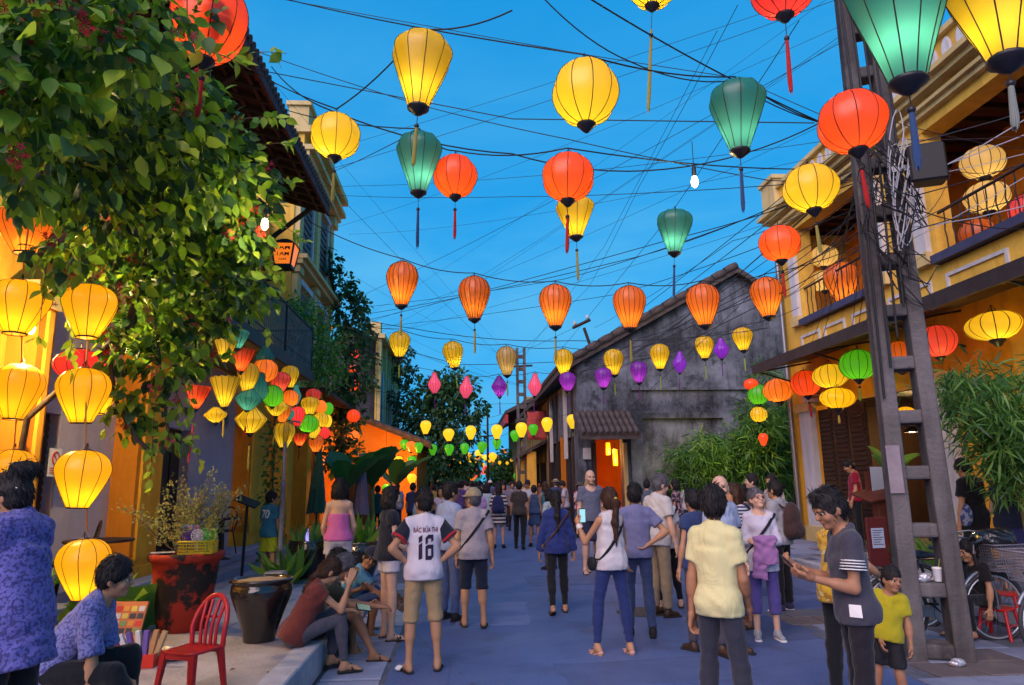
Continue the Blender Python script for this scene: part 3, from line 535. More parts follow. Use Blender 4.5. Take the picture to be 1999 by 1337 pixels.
def lantern(px, py, w_, h_, kind, col, size, label, tassel=None, tbot=0, group=None, lit=1.0, ribs=10, dY=0.0, name='silk_lantern', row=None):
    """silk lantern whose picture size w_ x h_ and real width give its distance"""
    global nlights
    Y = FPX*size/w_/abs(_f.y)*1.0
    c = at(px, py, 1.0)-EYE; dep = c.dot(_f); Y = (FPX*size/w_)/dep + dY
    p = at(px, py, Y); sx = (Y*dep)*w_/FPX/2; sz = (Y*dep)*h_/FPX/2/max(.5, math.cos(math.atan2((p-EYE).z, Y)))
    far = w_ < 30
    t = thing(name, label, 'lantern', p, random.uniform(0, 6.28), group); t.rotation_euler.x = random.gauss(0, .035); t.rotation_euler.y = random.gauss(0, .035)
    me, zt, zb = lmesh(kind, ribs)
    fo = link('fabric', me[0], t, scale=(sx, sx, sz)); fo.material_slots[0].link = 'OBJECT'; fo.material_slots[0].material = LC[col+('_far' if far and col != 'amber_lit' else '')]
    if not far or w_ > 24: link('rib_frame', me[1], t, scale=(sx, sx, sz))
    if kind != 'lotus': link('top_cap', me[2], t, (0, 0, zt*(sz-sx)), scale=(sx, sx, sx))
    link('bottom_cap', me[3], t, (0, 0, zb*(sz-sx)), scale=(sx, sx, sx)); link('hook', me[4], t, (0, 0, zt*(sz-sx)), scale=(sx, sx, sx))
    if tassel:
        zb_w = at(px, tbot, Y).z - p.z; z0 = zb*sz-.3*sx; L_ = z0-zb_w; br = sx*.085
        ta = link('tassel', TM[tassel], t, (0, 0, z0-L_*.28), scale=(sx*.06, sx*.06, L_*.72))
        bd = link('bead', bead, t, (0, 0, z0-L_*.28+br), scale=(br, br, br)); cdm = MB().tube([(0, 0, z0+.02), (0, 0, z0-L_*.28)], .0035, 4).build('cord', M['lantern_wire'], t, False)
    if lit > 0 and not far:
        ld = bpy.data.lights.new('bulb_light', 'POINT'); ld.energy = 15.5*sx*sx*lit*(1.3 if col in ('orange', 'red', 'redorange') else 1)*(1.3 if kind == 'globe' else 1); ld.color = (1, .84, .56); ld.shadow_soft_size = .03
        lo_ = bpy.data.objects.new('bulb_light', ld); COL.objects.link(lo_); lo_.parent = t; lo_.location = (.1*sx, 0, (-.40 if kind == 'globe' else -.46)*sz); nlights += 1
    TOPS.setdefault(row, []).append(p+Vector((0, 0, zt*sz+.28*sx)))
    return t
Ln = lantern
# big ones overhead
Ln(822, 140, 118, 130, 'cone', 'yellow', .50, 'large bright yellow cone lantern with a black tip above the small teal one', 'olive', 318, row='a')
Ln(1143, 181, 130, 114, 'globe', 'yellow', .50, 'large round yellow lantern without tassel high over mid street', row='b')
Ln(655, 265, 97, 80, 'globe', 'yellow', .46, 'round yellow lantern with olive tassel nearest the dark cafe eave', 'olive', 388, row='a')
Ln(818, 318, 88, 108, 'cone', 'teal', .44, 'teal cone lantern hanging just under the large yellow cone lantern', 'blue', 475, lit=1.6, row='c')
Ln(889, 344, 86, 78, 'globe', 'redorange', .44, 'round orange lantern with red tassel beside the teal cone lantern', 'red', 463, row='c')
Ln(1109, 346, 103, 88, 'globe', 'redorange', .46, 'round orange lantern overlapping a yellow cone lantern below it', 'red', 487, row='c')
Ln(1123, 423, 75, 74, 'cone', 'yellow', .44, 'yellow cone lantern half hidden behind a round orange lantern', 'olive', 540)
Ln(1441, 228, 108, 124, 'cone', 'teal', .50, 'large teal balloon lantern with blue tassel in open sky', 'blue', 405, lit=1.6, row='b')
Ln(1317, 452, 70, 80, 'cone', 'teal', .44, 'smaller teal balloon lantern with blue tassel under the bare bulb', 'blue', 572, lit=1.6)
Ln(1664, 238, 130, 106, 'globe', 'red', .50, 'large round red lantern in front of the leaning concrete pole', 'red', 400)
Ln(1583, 367, 105, 84, 'globe', 'yellow', .46, 'round yellow lantern tied with cloth beside the leaning concrete pole', 'olive', 490)
Ln(1275, -38, 100, 90, 'globe', 'yellow', .46, 'yellow lantern cut by the top edge with long olive tassel', 'olive', 208)
Ln(1528, -28, 125, 98, 'globe', 'crimson', .48, 'red lantern cut by the top edge with red tassel', 'red', 165)
Ln(1755, 20, 200, 235, 'cone', 'teal', .56, 'very large teal cone lantern cut by the top edge beside the pole', 'blue', 312, lit=1.6)
Ln(1955, 5, 205, 195, 'cone', 'yellow', .56, 'very large yellow cone lantern in the top corner by the parapet', 'grey', 246)
Ln(1522, 475, 80, 66, 'globe', 'redorange', .45, 'round orange lantern hanging near the corner of the loggia house', 'red', 575)
Ln(408, 38, 146, 145, 'globe', 'red', .52, 'large round red lantern under the eave among the vine leaves', 'red', 222)
# row of orange ribbed bulbs
ORD = ('first', 'second', 'third', 'fourth', 'fifth', 'sixth', 'seventh', 'eighth', 'ninth')
for i, (x, y0, y1, w_, tb) in enumerate(((785, 513, 595, 62, 650), (926, 541, 622, 62, 685), (1084, 557, 637, 63, 700), (1229, 560, 640, 64, 702), (1373, 556, 635, 64, 0), (1497, 543, 618, 62, 0))):
    Ln(x, (y0+y1)/2, w_, y1-y0, 'bulb', 'orange', .45, ORD[i]+' orange ribbed lantern from the left in the orange row', 'olive' if tb else None, tb, 'row of orange lanterns', ribs=18, lit=.6 if i == 1 else 1.15, row='orange')
for i, (x, y0, y1, w_) in enumerate(((780, 648, 697, 42), (885, 667, 718, 40), (989, 677, 732, 40), (1100, 682, 731, 38), (1198, 682, 732, 39), (1288, 672, 720, 38), (1375, 656, 700, 36), (1450, 640, 684, 39))):
    Ln(x, (y0+y1)/2, w_, y1-y0, 'bulb', 'pale' if i == 2 else 'yellow', .42, ('dull pale yellow lantern, third of the yellow row' if i == 2 else ORD[i]+' lantern from the left in the yellow row under the orange row'), 'green', y1+38, 'row of yellow lanterns', ribs=16, lit=.5 if i == 2 else 1.1, row='yellow')
for i, (x, y0, y1, w_, c, kd) in enumerate(((848, 727, 768, 25, 'pink', 'gourd'), (910, 735, 778, 26, 'pink', 'gourd'), (975, 734, 775, 31, 'purple', 'diamond'), (1044, 729, 773, 26, 'pink', 'gourd'), (1108, 727, 763, 33, 'purple', 'bulb'), (1178, 718, 757, 34, 'purple', 'bulb'), (1247, 706, 747, 33, 'purple', 'bulb'), (1327, 685, 728, 26, 'purple', 'gourd'), (1408, 660, 700, 29, 'purple', 'gourd'))):
    Ln(x, (y0+y1)/2, w_, y1-y0, kd, c, .36, ORD[i]+' lantern from the left in the purple and pink row', 'purple', y1+32, 'row of purple lanterns', ribs=14, lit=1.2, row='purple')
for i, (x, y0, y1, w_) in enumerate(((831, 821, 847, 21), (876, 837, 861, 22), (919, 831, 858, 21), (970, 829, 857, 22), (1018, 825, 854, 23), (1068, 815, 843, 22), (1118, 809, 837, 24))):
    Ln(x, (y0+y1)/2, w_, y1-y0, 'bulb', 'yellow', .40, ORD[i]+' lantern from the left in the small far yellow row', 'green', y1+14, 'row of small yellow lanterns', ribs=14, row='syellow')
for i, (x, y, w_) in enumerate(((845, 878, 17), (877, 878, 19), (907, 876, 17), (941, 873, 19), (970, 866, 17), (1005, 851, 18), (1041, 839, 19))):
    Ln(x, y, w_, 22, 'bulb', 'green', .38, ORD[i]+' lantern from the left in the far green row', None, 0, 'row of green lanterns', ribs=14, row='green')
# chains of yellow lanterns by the vendor
for i, (x, y, w_, h_, tb, cl) in enumerate(((36, 600, 108, 102, 0, 'amber'), (34, 765, 88, 106, 0, 'amber'), (20, 930, 90, 102, 0, 'amber'), (-12, 1115, 90, 100, 0, 'amber'))):
    Ln(x, y, w_, h_, 'balloon', cl, .44, ('topmost', 'second', 'third', 'lowest')[i]+' yellow lantern of the chain at the left edge', group='yellow lantern chains', lit=1.0, name='silk_lantern', row='chainA')
for i, (x, y, w_, h_) in enumerate(((174, 608, 100, 102), (162, 772, 96, 106), (160, 935, 102, 110), (163, 1111, 98, 113))):
    Ln(x, y, w_, h_, 'balloon', 'amber', .43, ('topmost', 'second', 'third', 'lowest')[i]+' yellow lantern of the chain in front of the mauve wall', 'yellow' if i == 3 else None, 1272, 'yellow lantern chains', row='chainB')
Ln(50, 447, 96, 92, 'balloon', 'orange', .44, 'orange lantern behind leaves at the left edge above the chain'); Ln(186, 440, 60, 55, 'balloon', 'orange', .42, 'orange lantern mostly hidden by dark vine leaves')
Ln(155, 712, 92, 60, 'globe', 'crimson', .46, 'red lantern on the wall behind the yellow chain'); Ln(193, 772, 70, 72, 'balloon', 'amber', .42, 'yellow lantern peeking out behind the second chain lantern')
Ln(232, 695, 28, 30, 'balloon', 'orange', .3, 'small orange lantern glimpsed under the vine by the pilaster')
for x, y, w_ in ((396, 210, 34), (402, 265, 32), (585, 450, 26), (560, 590, 30)): Ln(x, y, w_, w_*.95, 'globe', 'red', .42, {396: 'red lantern glimpsed through vine leaves under the big red one', 402: 'lower red lantern glimpsed through the vine leaves', 585: 'small red lantern under the end of the eave', 560: 'pinkish red lantern beside the balcony rail'}[x])
# cluster under the balcony
CL = ((385, 775, 50, 46, 'lotus', 'red', 'red', 895, 'red lotus lantern nearest the vine under the balcony'), (421, 810, 44, 30, 'diamond', 'yellow', None, 0, 'flat yellow lantern behind the red lotus lantern'), (439, 765, 58, 60, 'lotus', 'yellow', 'yellow', 850, 'yellow lotus lantern with yellow tassel in the cluster'),
      (472, 703, 50, 44, 'lotus', 'red', None, 0, 'red lotus lantern high in the cluster by the leaves'), (440, 685, 44, 44, 'lotus', 'yellow', None, 0, 'yellow lotus lantern at the top of the cluster'), (463, 661, 46, 38, 'cone', 'teal', None, 0, 'pale blue lantern at the very top of the cluster'),
      (484, 738, 40, 58, 'bulb', 'yellow', None, 0, 'tall yellow lantern in the middle of the cluster'), (518, 695, 36, 44, 'gourd', 'teal', None, 0, 'teal gourd lantern against the balcony bars'), (517, 723, 50, 45, 'globe', 'orange', None, 0, 'round orange lantern under the teal gourd lantern'),
      (508, 757, 32, 58, 'gourd', 'teal', None, 0, 'slim teal lantern beside the tall yellow one'), (547, 746, 40, 38, 'bulb', 'rose', None, 0, 'rose red lantern at the balcony corner'), (566, 735, 35, 42, 'bulb', 'yellow', None, 0, 'yellow lantern at the outer top of the cluster'),
      (533, 773, 40, 42, 'globe', 'green', None, 0, 'dark green round lantern high in the cluster'), (485, 779, 50, 44, 'diamond', 'teal', 'red', 850, 'wide teal lantern in the cluster with dangling red tassel'), (490, 819, 60, 52, 'diamond', 'yellow', 'yellow', 912, 'wide yellow diamond lantern with long yellow tassel'),
      (540, 794, 44, 36, 'diamond', 'yellow', 'yellow', 865, 'yellow lantern under the dark green one'), (567, 777, 32, 32, 'globe', 'orange', None, 0, 'small orange globe lantern in the cluster'), (552, 806, 32, 36, 'bulb', 'orange', None, 0, 'orange lantern low in the middle of the cluster'),
      (565, 806, 20, 28, 'gourd', 'teal', None, 0, 'small pale teal lantern squeezed in the cluster'), (578, 771, 20, 40, 'gourd', 'teal', None, 0, 'narrow teal lantern right of the small orange globe'), (555, 849, 42, 50, 'bulb', 'yellow', 'red', 885, 'yellow bulb lantern lowest beside the lamp post'),
      (581, 813, 28, 38, 'bulb', 'crimson', None, 0, 'crimson lantern in the lower part of the cluster'), (605, 792, 36, 34, 'bulb', 'yellow', None, 0, 'yellow lantern under the red pair'), (612, 774, 30, 30, 'bulb', 'rose', None, 0, 'red lantern at the top of the outer cluster'),
      (626, 794, 24, 26, 'globe', 'orange', None, 0, 'orange lantern of the outer cluster beside the green one'), (641, 798, 20, 25, 'globe', 'green', None, 0, 'small green lantern at the outer end of the cluster'), (602, 827, 40, 34, 'globe', 'green', None, 0, 'green round lantern low in the outer cluster'),
      (626, 819, 30, 30, 'globe', 'yellow', None, 0, 'yellow round lantern in the outer cluster'), (639, 822, 18, 25, 'globe', 'yellow', None, 0, 'small yellow lantern at the outer edge'), (612, 842, 26, 27, 'bulb', 'yellow', None, 0, 'yellow lantern right under the low green one'),
      (632, 845, 25, 24, 'globe', 'crimson', None, 0, 'small red round lantern at the lower edge'), (585, 858, 36, 24, 'lotus', 'red', 'red', 895, 'red lotus lantern at the bottom of the cluster'), (617, 866, 30, 32, 'bulb', 'orange', 'green', 900, 'orange lantern lowest of the outer cluster'))
for (x, y, w_, h_, kd, c, ts, tb, lb) in CL:
    sz_ = .40; q = max(0, (x-380)/260); Yw = 8.6+q*6.5
    dep = (at(x, y, 1.0)-EYE).dot(_f); s_ = w_*Yw*dep/FPX
    Ln(x, y, w_, h_, kd, c, s_, lb, ts, tb, 'lanterns clustered under the balcony', ribs=14, lit=1.0)
# lanterns in the vines beyond
for i, (x, y, w_, c) in enumerate(((668, 668, 18, 'red'), (692, 690, 18, 'crimson'), (689, 722, 20, 'red'), (690, 752, 22, 'red'), (690, 812, 26, 'red'), (668, 806, 18, 'crimson'), (690, 852, 24, 'orange'), (664, 905, 24, 'red'), (640, 640, 18, 'orange'), (727, 893, 18, 'orange'))):
    Ln(x, y, w_, w_, 'globe', c, .40, 'small red or orange lantern glowing among the dark climbing vines', None, 0, 'red lanterns in the vines', ribs=14)
for x, y, w_, c, lb in ((778, 873, 15, 'green', 'green lantern leftmost over the orange house wall'), (789, 868, 17, 'green', 'green lantern beside the orange one over the orange wall'), (802, 872, 18, 'orange', 'orange lantern between green ones over the orange wall'), (817, 874, 18, 'green', 'green lantern at the corner of the orange house'), (778, 900, 17, 'yellow', 'yellow lantern on the orange house wall'), (804, 900, 17, 'green', 'lower green lantern on the orange house wall'), (804, 935, 18, 'yellow', 'lowest yellow lantern on the orange house wall'), (755, 955, 18, 'green', 'yellow green lantern low before the orange house')):
    Ln(x, y, w_, w_*1.15, 'bulb', c, .36, lb, None, 0, 'lanterns of the orange house', ribs=14)
# loggia house
for x, y, w_, h_, kd, c, ts, tb, lb in ((1918, 317, 80, 58, 'globe', 'pale', None, 0, 'upper pale lantern in the near loggia opening'), (1926, 385, 82, 56, 'globe', 'pale', None, 0, 'lower pale flattened lantern in the near loggia opening'), (1910, 470, 66, 80, 'bulb', 'orange', 'yellow', 572, 'orange ribbed lantern before the near loggia rail'), (1778, 526, 62, 76, 'bulb', 'orange', None, 0, 'orange ribbed lantern half behind the leaning pole'),
        (1643, 552, 65, 77, 'bulb', 'orange', 'yellow', 650, 'red orange ribbed lantern before the far loggia opening'), (1608, 500, 55, 40, 'globe', 'pale', None, 0, 'upper pale lantern in the far loggia opening'), (1608, 548, 52, 40, 'globe', 'pale', None, 0, 'lower pale lantern in the far loggia opening'),
        (1519, 762, 57, 46, 'globe', 'orange', None, 0, 'round orange lantern at the far end of the awning'), (1573, 748, 58, 50, 'globe', 'red', 'red', 812, 'round red lantern second from the far end of the awning'), (1621, 734, 68, 46, 'globe', 'yellow', None, 0, 'flattened yellow lantern under the awning'), (1675, 712, 70, 58, 'globe', 'green', 'green', 780, 'round green lantern under the awning'),
        (1635, 777, 66, 40, 'globe', 'amber', 'yellow', 825, 'flattened amber lantern below the yellow one'), (1757, 696, 50, 58, 'bulb', 'orange', None, 0, 'orange lantern seen through the pole opening'), (1830, 666, 72, 62, 'globe', 'rose', None, 0, 'round rose red lantern right of the pole'), (1942, 636, 106, 54, 'globe', 'yellow', None, 0, 'wide yellow lantern behind the bamboo leaves'),
        (2002, 412, 60, 60, 'globe', 'rose', None, 0, 'red lantern cut by the right edge'), (1768, 812, 44, 36, 'globe', 'amber', None, 0, 'amber lantern low behind the pole'), (1480, 770, 40, 40, 'globe', 'green', None, 0, 'green lantern at the corner behind the awning end'), (1466, 750, 28, 22, 'globe', 'red', None, 0, 'small red lantern above the corner green one'), (1481, 809, 33, 30, 'globe', 'yellow', None, 0, 'small yellow lantern below the corner green one'), (1490, 858, 18, 24, 'bulb', 'red', None, 0, 'small red lantern in the corner foliage')):
    dep = (at(x, y, 1.0)-EYE).dot(_f)
    Yx = (7.7 if y > 600 else 8.6)/((at(x, y, 1.0)-EYE).x); Yx = min(Yx, 17.6) if x > 1500 else 18.3
    if c == 'pale': Yx = 9.0/((at(x, y, 1.0)-EYE).x)
    Ln(x, y, w_, h_, kd, c, w_*Yx*dep/FPX, lb, ts, tb, 'lanterns of the loggia house', ribs=14, lit=.9)
# tube lanterns in the lit passage
for x, y, w_, h_, lb in ((1187, 876, 9, 24, 'short tube lantern in the lit passage'), (1201, 893, 10, 32, 'long tube lantern in the lit passage')):
    p = at(x, y, 23.2); t = thing('tube_lantern', lb, 'lantern', p); r = w_*23.2/FPX/2; hh = h_*23.2/FPX/2
    MB().lathe([(r, -hh), (r*1.02, 0), (r, hh)], 12, capt=True).build('tube_shade', LC['amber_far'], t, False); MB().lathe([(r*1.1, 0), (r*1.1, .02)], 12, (0, 0, hh), capt=True).tube([(0, 0, hh), (0, 0, hh+.5)], .006, 4).build('cap', M['lacquer'], t, False)
    ld = bpy.data.lights.new('passage_glow', 'POINT'); ld.energy = 30; ld.color = (1, .5, .14); ld.shadow_soft_size = .1; lo_ = bpy.data.objects.new('passage_glow', ld); COL.objects.link(lo_); lo_.parent = t; lo_.location = (0, -.2, -.1)
# far string of small lanterns above the crowd
fm = MB().lathe([(.3, 1), (.8, .6), (1, .1), (.85, -.4), (.3, -1)], 10, capt=True).mesh('fabric', LC['yellow'])
cols = ['yellow', 'orange', 'red', 'rose', 'amber', 'yellow', 'pink', 'green', 'orange', 'teal']
for i in range(64):
    px = random.gauss(935, 34); py = random.uniform(885, 944)-abs(px-935)*.12; Y = random.uniform(46, 90)
    if i < 14: px = 850+i*11.5+random.uniform(-3, 3); py = 902+random.uniform(-5, 6); Y = 44
    p = at(px, py, Y); r = random.uniform(.2, .3) if i >= 14 else .1
    o = link('paper_lantern', fm, None, p, scale=(r, r, r*random.uniform(.8, 1.2))); o.material_slots[0].link = 'OBJECT'; o.material_slots[0].material = LC[('amber' if i < 14 else random.choice(cols))+'_far']
    tag(o, 'tiny string light over the dark far trees' if i < 14 else 'tiny coloured lantern in the far cluster over the crowd', 'lantern', 'far string lights' if i < 14 else 'far lantern cluster')

# ------------------------------------------------------------------ concrete utility pole with wires
PB = gnd(1832, 1287, .0); PT = at(1668, 0, PB.y+.1)
axis = (PT-PB).normalized(); pq = axis.to_track_quat('Z', 'X')
pole = thing('utility_pole', 'leaning concrete ladder-shaped utility pole wrapped with cables', 'pole', PB)
zx = axis; yx = Vector((0, 1, 0)); yx = (yx-zx*yx.dot(zx)).normalized(); xx = yx.cross(zx)
pole.rotation_euler = (Matrix((xx, yx, zx)).transposed() @ Matrix.Rotation(R(-22), 3, 'Z')).to_euler()
HP = 9.2
def hw(z): return .275-.012*z
def tap(mb, x0a, x1a, x0b, x1b, za, zb, da, db, mi=0): mb.add([(x0a, -da, za), (x1a, -da, za), (x1a, da, za), (x0a, da, za), (x0b, -db, zb), (x1b, -db, zb), (x1b, db, zb), (x0b, db, zb)], [(3, 2, 1, 0), (4, 5, 6, 7), (0, 1, 5, 4), (1, 2, 6, 5), (2, 3, 7, 6), (3, 0, 4, 7)], mi); return mb
for s in (-1, 1):
    mb = MB(); n = 12
    for k in range(n):
        za, zb = HP*k/n, HP*(k+1)/n; a, b = hw(za), hw(zb); wa = .165-.006*za; wb = .165-.006*zb; da = .17-.008*za; db = .17-.008*zb
        c_ = sorted((s*a, s*(a-wa))); e_ = sorted((s*b, s*(b-wb))); tap(mb, c_[0], c_[1], e_[0], e_[1], za, zb, da, db)
    ob = mb.build('leg', M['pole_concrete'], pole, False); bv = ob.modifiers.new('b', 'WELD'); bv.merge_threshold = .0005; bv2 = ob.modifiers.new('bev', 'BEVEL'); bv2.width = .018; bv2.segments = 2; bv2.limit_method = 'ANGLE'; bv2.angle_limit = R(40)
for k in range(17):
    z = .02 if k == 0 else .02+k*.535; w2 = hw(z)-.1; d2 = (.17-.008*z)*.82
    if z > HP-.1: break
    ob = B(-w2, w2, -d2, d2, z, z+.13).build('rung', M['pole_concrete'], pole, False); bv2 = ob.modifiers.new('bev', 'BEVEL'); bv2.width = .02; bv2.segments = 2
wire_m = mat('wire', (.015, .015, .02), .6); mat('wire_pale', (.35, .36, .4), .5)
wb = MB()
for k in range(9):
    z0 = random.uniform(3.6, 5.2); pts = []
    for i in range(15):
        a = i/14*6.28*random.choice((1, 1.3)); pts.append((.05+.26*math.cos(a+k)+random.uniform(-.05, .05), -.22-.02*k*.4+.1*math.sin(a*2), z0+.45*math.sin(a+k*.7)))
    wb.tube(pts, .006, 4, cap=False)
wb.build('cable_tangle', wire_m, pole, False)
wb = MB()
for k in range(9):
    z0 = random.uniform(4.2, 5.0); pts = [(.16+.1*math.cos(i*.5+k), -.25+.05*math.sin(i*.9), z0+.42*math.sin(i*.5+k*1.3)) for i in range(13)]
    wb.tube(pts, .007, 4, cap=False)
wb.build('pale_cable_coil', M['wire_pale'], pole, False)
for i in range(5): MB().tube([(-.22+.09*i, -.2, 2.4+i*.3), (-.2+.09*i+.03, -.21, 5.5), (-.18+.08*i, -.19, 8.6)], .013, 5).build('riser_cable', wire_m, pole, False)
bx = B(.24, .58, -.32, -.1, 4.55, 4.95, bev=.02).build('junction_box', M['black_metal'], pole, False); B(.1, .26, -.22, -.16, 4.72, 4.78).build('bracket', M['grey_metal'], pole, False)
B(-.26, -.14, -.184, -.176, 1.5, 1.95).build('paper_notice', mat('notice', srgb('#8d8188'), .8, srgb('#746a70'), 9), pole, False)

def wire(pts, r=.009, label='thin black overhead wire crossing the street among the lanterns', group='overhead wires', sag=.0, m=None):
    P = [at(*p) if not isinstance(p, Vector) else p for p in pts]; out = []
    for a, b in zip(P, P[1:]):
        for i in range(8): t = i/8; out.append(a.lerp(b, t)-Vector((0, 0, sag*4*t*(1-t))))
    out.append(P[-1])
    o = MB().tube(out, r, 5, cap=False).build('overhead_wire', m or wire_m); tag(o, label, 'wire', group); return o
pt = lambda z: PB+axis*z
# wires that carry the lantern rows
for row, a, b in (('orange', (600, 430, 10.5), (1700, 470, 9.6)), ('yellow', (640, 620, 14.5), (1560, 600, 15)), ('purple', (700, 680, 17.5), (1500, 620, 17.5)), ('syellow', (700, 775, 25), (1200, 770, 22)), ('green', (760, 840, 28.6), (1110, 790, 29)), ('b', (490, -20, 8.5), (1610, 240, 7)), ('c', (560, 215, 9.5), (1610, 330, 7.2)), ('a', (470, 120, 10), (1000, 20, 5))):
    tops = sorted(TOPS[row], key=lambda v: v.x); wire([a]+tops+[b], .007, 'wire carrying the %s lanterns across the street' % {'orange': 'orange bulb', 'yellow': 'yellow bulb', 'purple': 'purple and pink', 'syellow': 'small far yellow', 'green': 'far green', 'b': 'large round yellow and teal', 'c': 'two round orange', 'a': 'yellow cone and round yellow'}[row], sag=.06)
for row in ('chainA', 'chainB'):
    tp = sorted(TOPS[row], key=lambda v: -v.z); o = MB().tube([tp[0]+Vector((0, 0, .9))]+tp, .007, 5).build('lantern_cord', M['rope']); tag(o, 'beaded cord of the lantern chain '+('at the left edge' if row == 'chainA' else 'before the mauve wall'), 'cord')
W_ = [[(480, -15, 9), (1140, 106, 8), (1440, 152, 7.4), (1640, 240, 6.9)], [(500, 100, 10), (820, 205, 9), (1110, 272, 8), (1500, 352, 7.5), (1680, 350, 6.9)], [(470, 130, 10), (1000, 232, 8.5), (1590, 240, 6.9)],
      [(700, 615, 22), (1250, 500, 12), (1690, 320, 6.9)], [(705, 628, 22), (1300, 470, 11), (1690, 350, 6.9)], [(710, 640, 23), (1200, 575, 13), (1690, 400, 6.9)], [(705, 600, 22), (1100, 545, 14), (1450, 430, 9), (1690, 330, 6.9)], [(640, 380, 17), (1000, 384, 12), (1600, 355, 7.5), (1690, 345, 6.9)],
      [(1055, -10, 6), (1230, 120, 6.3), (1425, 158, 6.6), (1650, 250, 6.9)], [(1140, -10, 5), (1400, 140, 6), (1640, 255, 6.9)], [(1440, 10, 9), (1250, 360, 15), (1150, 560, 24), (1012, 690, 33)], [(1560, 40, 8), (1300, 430, 15), (1080, 700, 33)], [(1400, 60, 10), (1180, 480, 20), (1020, 700, 33)],
      [(620, 345, 17), (790, 268, 8)], [(530, 130, 10), (645, 215, 6.7), (1000, 300, 7), (1300, 330, 7), (1600, 240, 6.9)], [(620, 590, 18), (800, 640, 15), (1120, 665, 14), (1500, 640, 14)], [(700, 650, 20), (900, 712, 18), (1300, 690, 17), (1490, 640, 16)],
      [(715, 760, 26), (900, 790, 30), (1110, 785, 33)], [(725, 790, 30), (880, 830, 33), (1010, 800, 33)], [(1110, 845, 20.7), (1200, 820, 18), (1480, 560, 12), (1690, 400, 6.9)], [(1060, 765, 28), (1250, 660, 16), (1500, 570, 11), (1690, 420, 6.9)], [(1130, 635, 26), (1010, 690, 33)], [(1160, 640, 26), (1430, 470, 12), (1690, 350, 6.9)]]
for k, p in enumerate(W_): wire(p, random.uniform(.0045, .008), sag=random.uniform(.0, .10))
for k in range(26):
    z0 = random.uniform(3.9, 5.6); a = pt(z0); y = random.uniform(7.2, 18.5); zz = random.uniform(4.4, 7.6); b = Vector((8.2, y if k % 3 else random.uniform(4, 7), zz))
    wire([a, b], random.uniform(.004, .007), 'cable fanning from the concrete pole to the loggia house', 'cables to the loggia house', sag=random.uniform(.05, .35), m=M['wire_pale'] if k % 6 == 0 else None)
for k in range(9):
    a = pt(random.uniform(3.9, 5.4)); b = Vector((random.uniform(3.5, 5.2), random.uniform(21.9, 22.5), random.uniform(4.9, 5.6))) if k < 5 else Vector((3.2, 33, random.uniform(5, 7)))
    wire([a, b], random.uniform(.005, .008), 'cable running from the concrete pole down the street', 'cables down the street', sag=random.uniform(.1, .4))
for k in range(17):
    a = Vector((random.choice((-3.1, -3.4, -4.4)), random.uniform(9, 24), random.uniform(5.2, 8.6))); b = pt(random.uniform(4.6, 7.2)) if k % 3 else Vector((random.uniform(3.4, 4.2), random.uniform(22, 33), random.uniform(5.0, 6.4)))
    wire([a, b], random.uniform(.0022, .004), 'very thin wire strung high across the street from the cafe side', 'thin high wires', sag=random.uniform(.02, .3))
# smaller poles beyond
fp = thing('far_ladder_pole', 'distant concrete ladder pole beside the weathered house', 'pole', gnd(1016, 990, 0).xy.to_3d()); fp.location = (2.75, 33, 0); WL[fp.name] = Vector((2.75, 33, 0))
for s in (-1, 1): B(2.75+s*.17-.06, 2.75+s*.17+.06, 32.9, 33.1, 0, 7.9).build('leg', M['pole_concrete'], fp)
for k in range(13): B(2.64, 2.86, 32.93, 33.07, .2+k*.6, .36+k*.6).build('rung', M['pole_concrete'], fp)
MB().tube([(2.2, 33, 7.0), (3.3, 33, 7.05)], .05, 5).build('crossarm', M['wood_dark'], fp)
tp_ = thing('tilted_pole', 'tilted dark pole with crossarm above the gable roof', 'pole', at(1162, 700, 26)); a, b = at(1168, 720, 26), at(1140, 640, 26)
MB().tube([a, b], .06, 6).build('mast', M['wood_dark'], tp_); MB().tube([at(1118, 640, 26), at(1152, 624, 26)], .06, 4).build('crossarm', M['wood_dark'], tp_)
for x_, y_ in ((1122, 634), (1147, 622)): MB().lathe([(.05, 0), (.07, .06), (.04, .14)], 8, at(x_, y_, 26), capt=True).build('insulator', M['white_paint'], tp_)
tq = thing('slim_far_pole', 'slim dark pole in the far middle of the street', 'pole', (1.75, 50, 0)); MB().tube([(1.75, 50, 0), (1.75, 50, 6.9)], [.12, .07], 6).build('mast', M['wood_dark'], tq); MB().tube([(1.2, 50, 3.2+1.6), (2.3, 50, 4.85)], .05, 4).build('crossarm', M['wood_dark'], tq)
# bare bulbs
bulb_m = mat('bulb_glass', (1, .9, .7), .3, emit=(1, .86, .6), es=9)
for (x, y, Y, e, lb) in ((517, 437, 6.6, 13, 'lit bare bulb on a wire in front of the vine'), (1356, 354, 6.3, 8, 'lit bare bulb hanging in open sky over the street'), (62, 640, 7.3, 150, 'lit bulb on the yellow wall behind the top chain lantern')):
    p = at(x, y, Y); t = thing('bare_bulb', lb, 'bulb', p)
    MB().lathe([(.012, -.06), (.03, -.035), (.034, 0), (.026, .035), (.018, .05)], 12).build('glass', bulb_m, t, False); MB().lathe([(.02, .05), (.022, .07), (.022, .14), (.008, .16)], 10, capt=True).build('socket', M['lacquer'], t, False); MB().tube([(0, 0, .15), (0, 0, .42)], .004, 4).build('cord', wire_m, t, False)
    ld = bpy.data.lights.new('bulb_light', 'POINT'); ld.energy = e; ld.color = (1, .72, .32); ld.shadow_soft_size = .04; lo_ = bpy.data.objects.new('bulb_light', ld); COL.objects.link(lo_); lo_.parent = t; lo_.location = (.0, -.05, -.09)
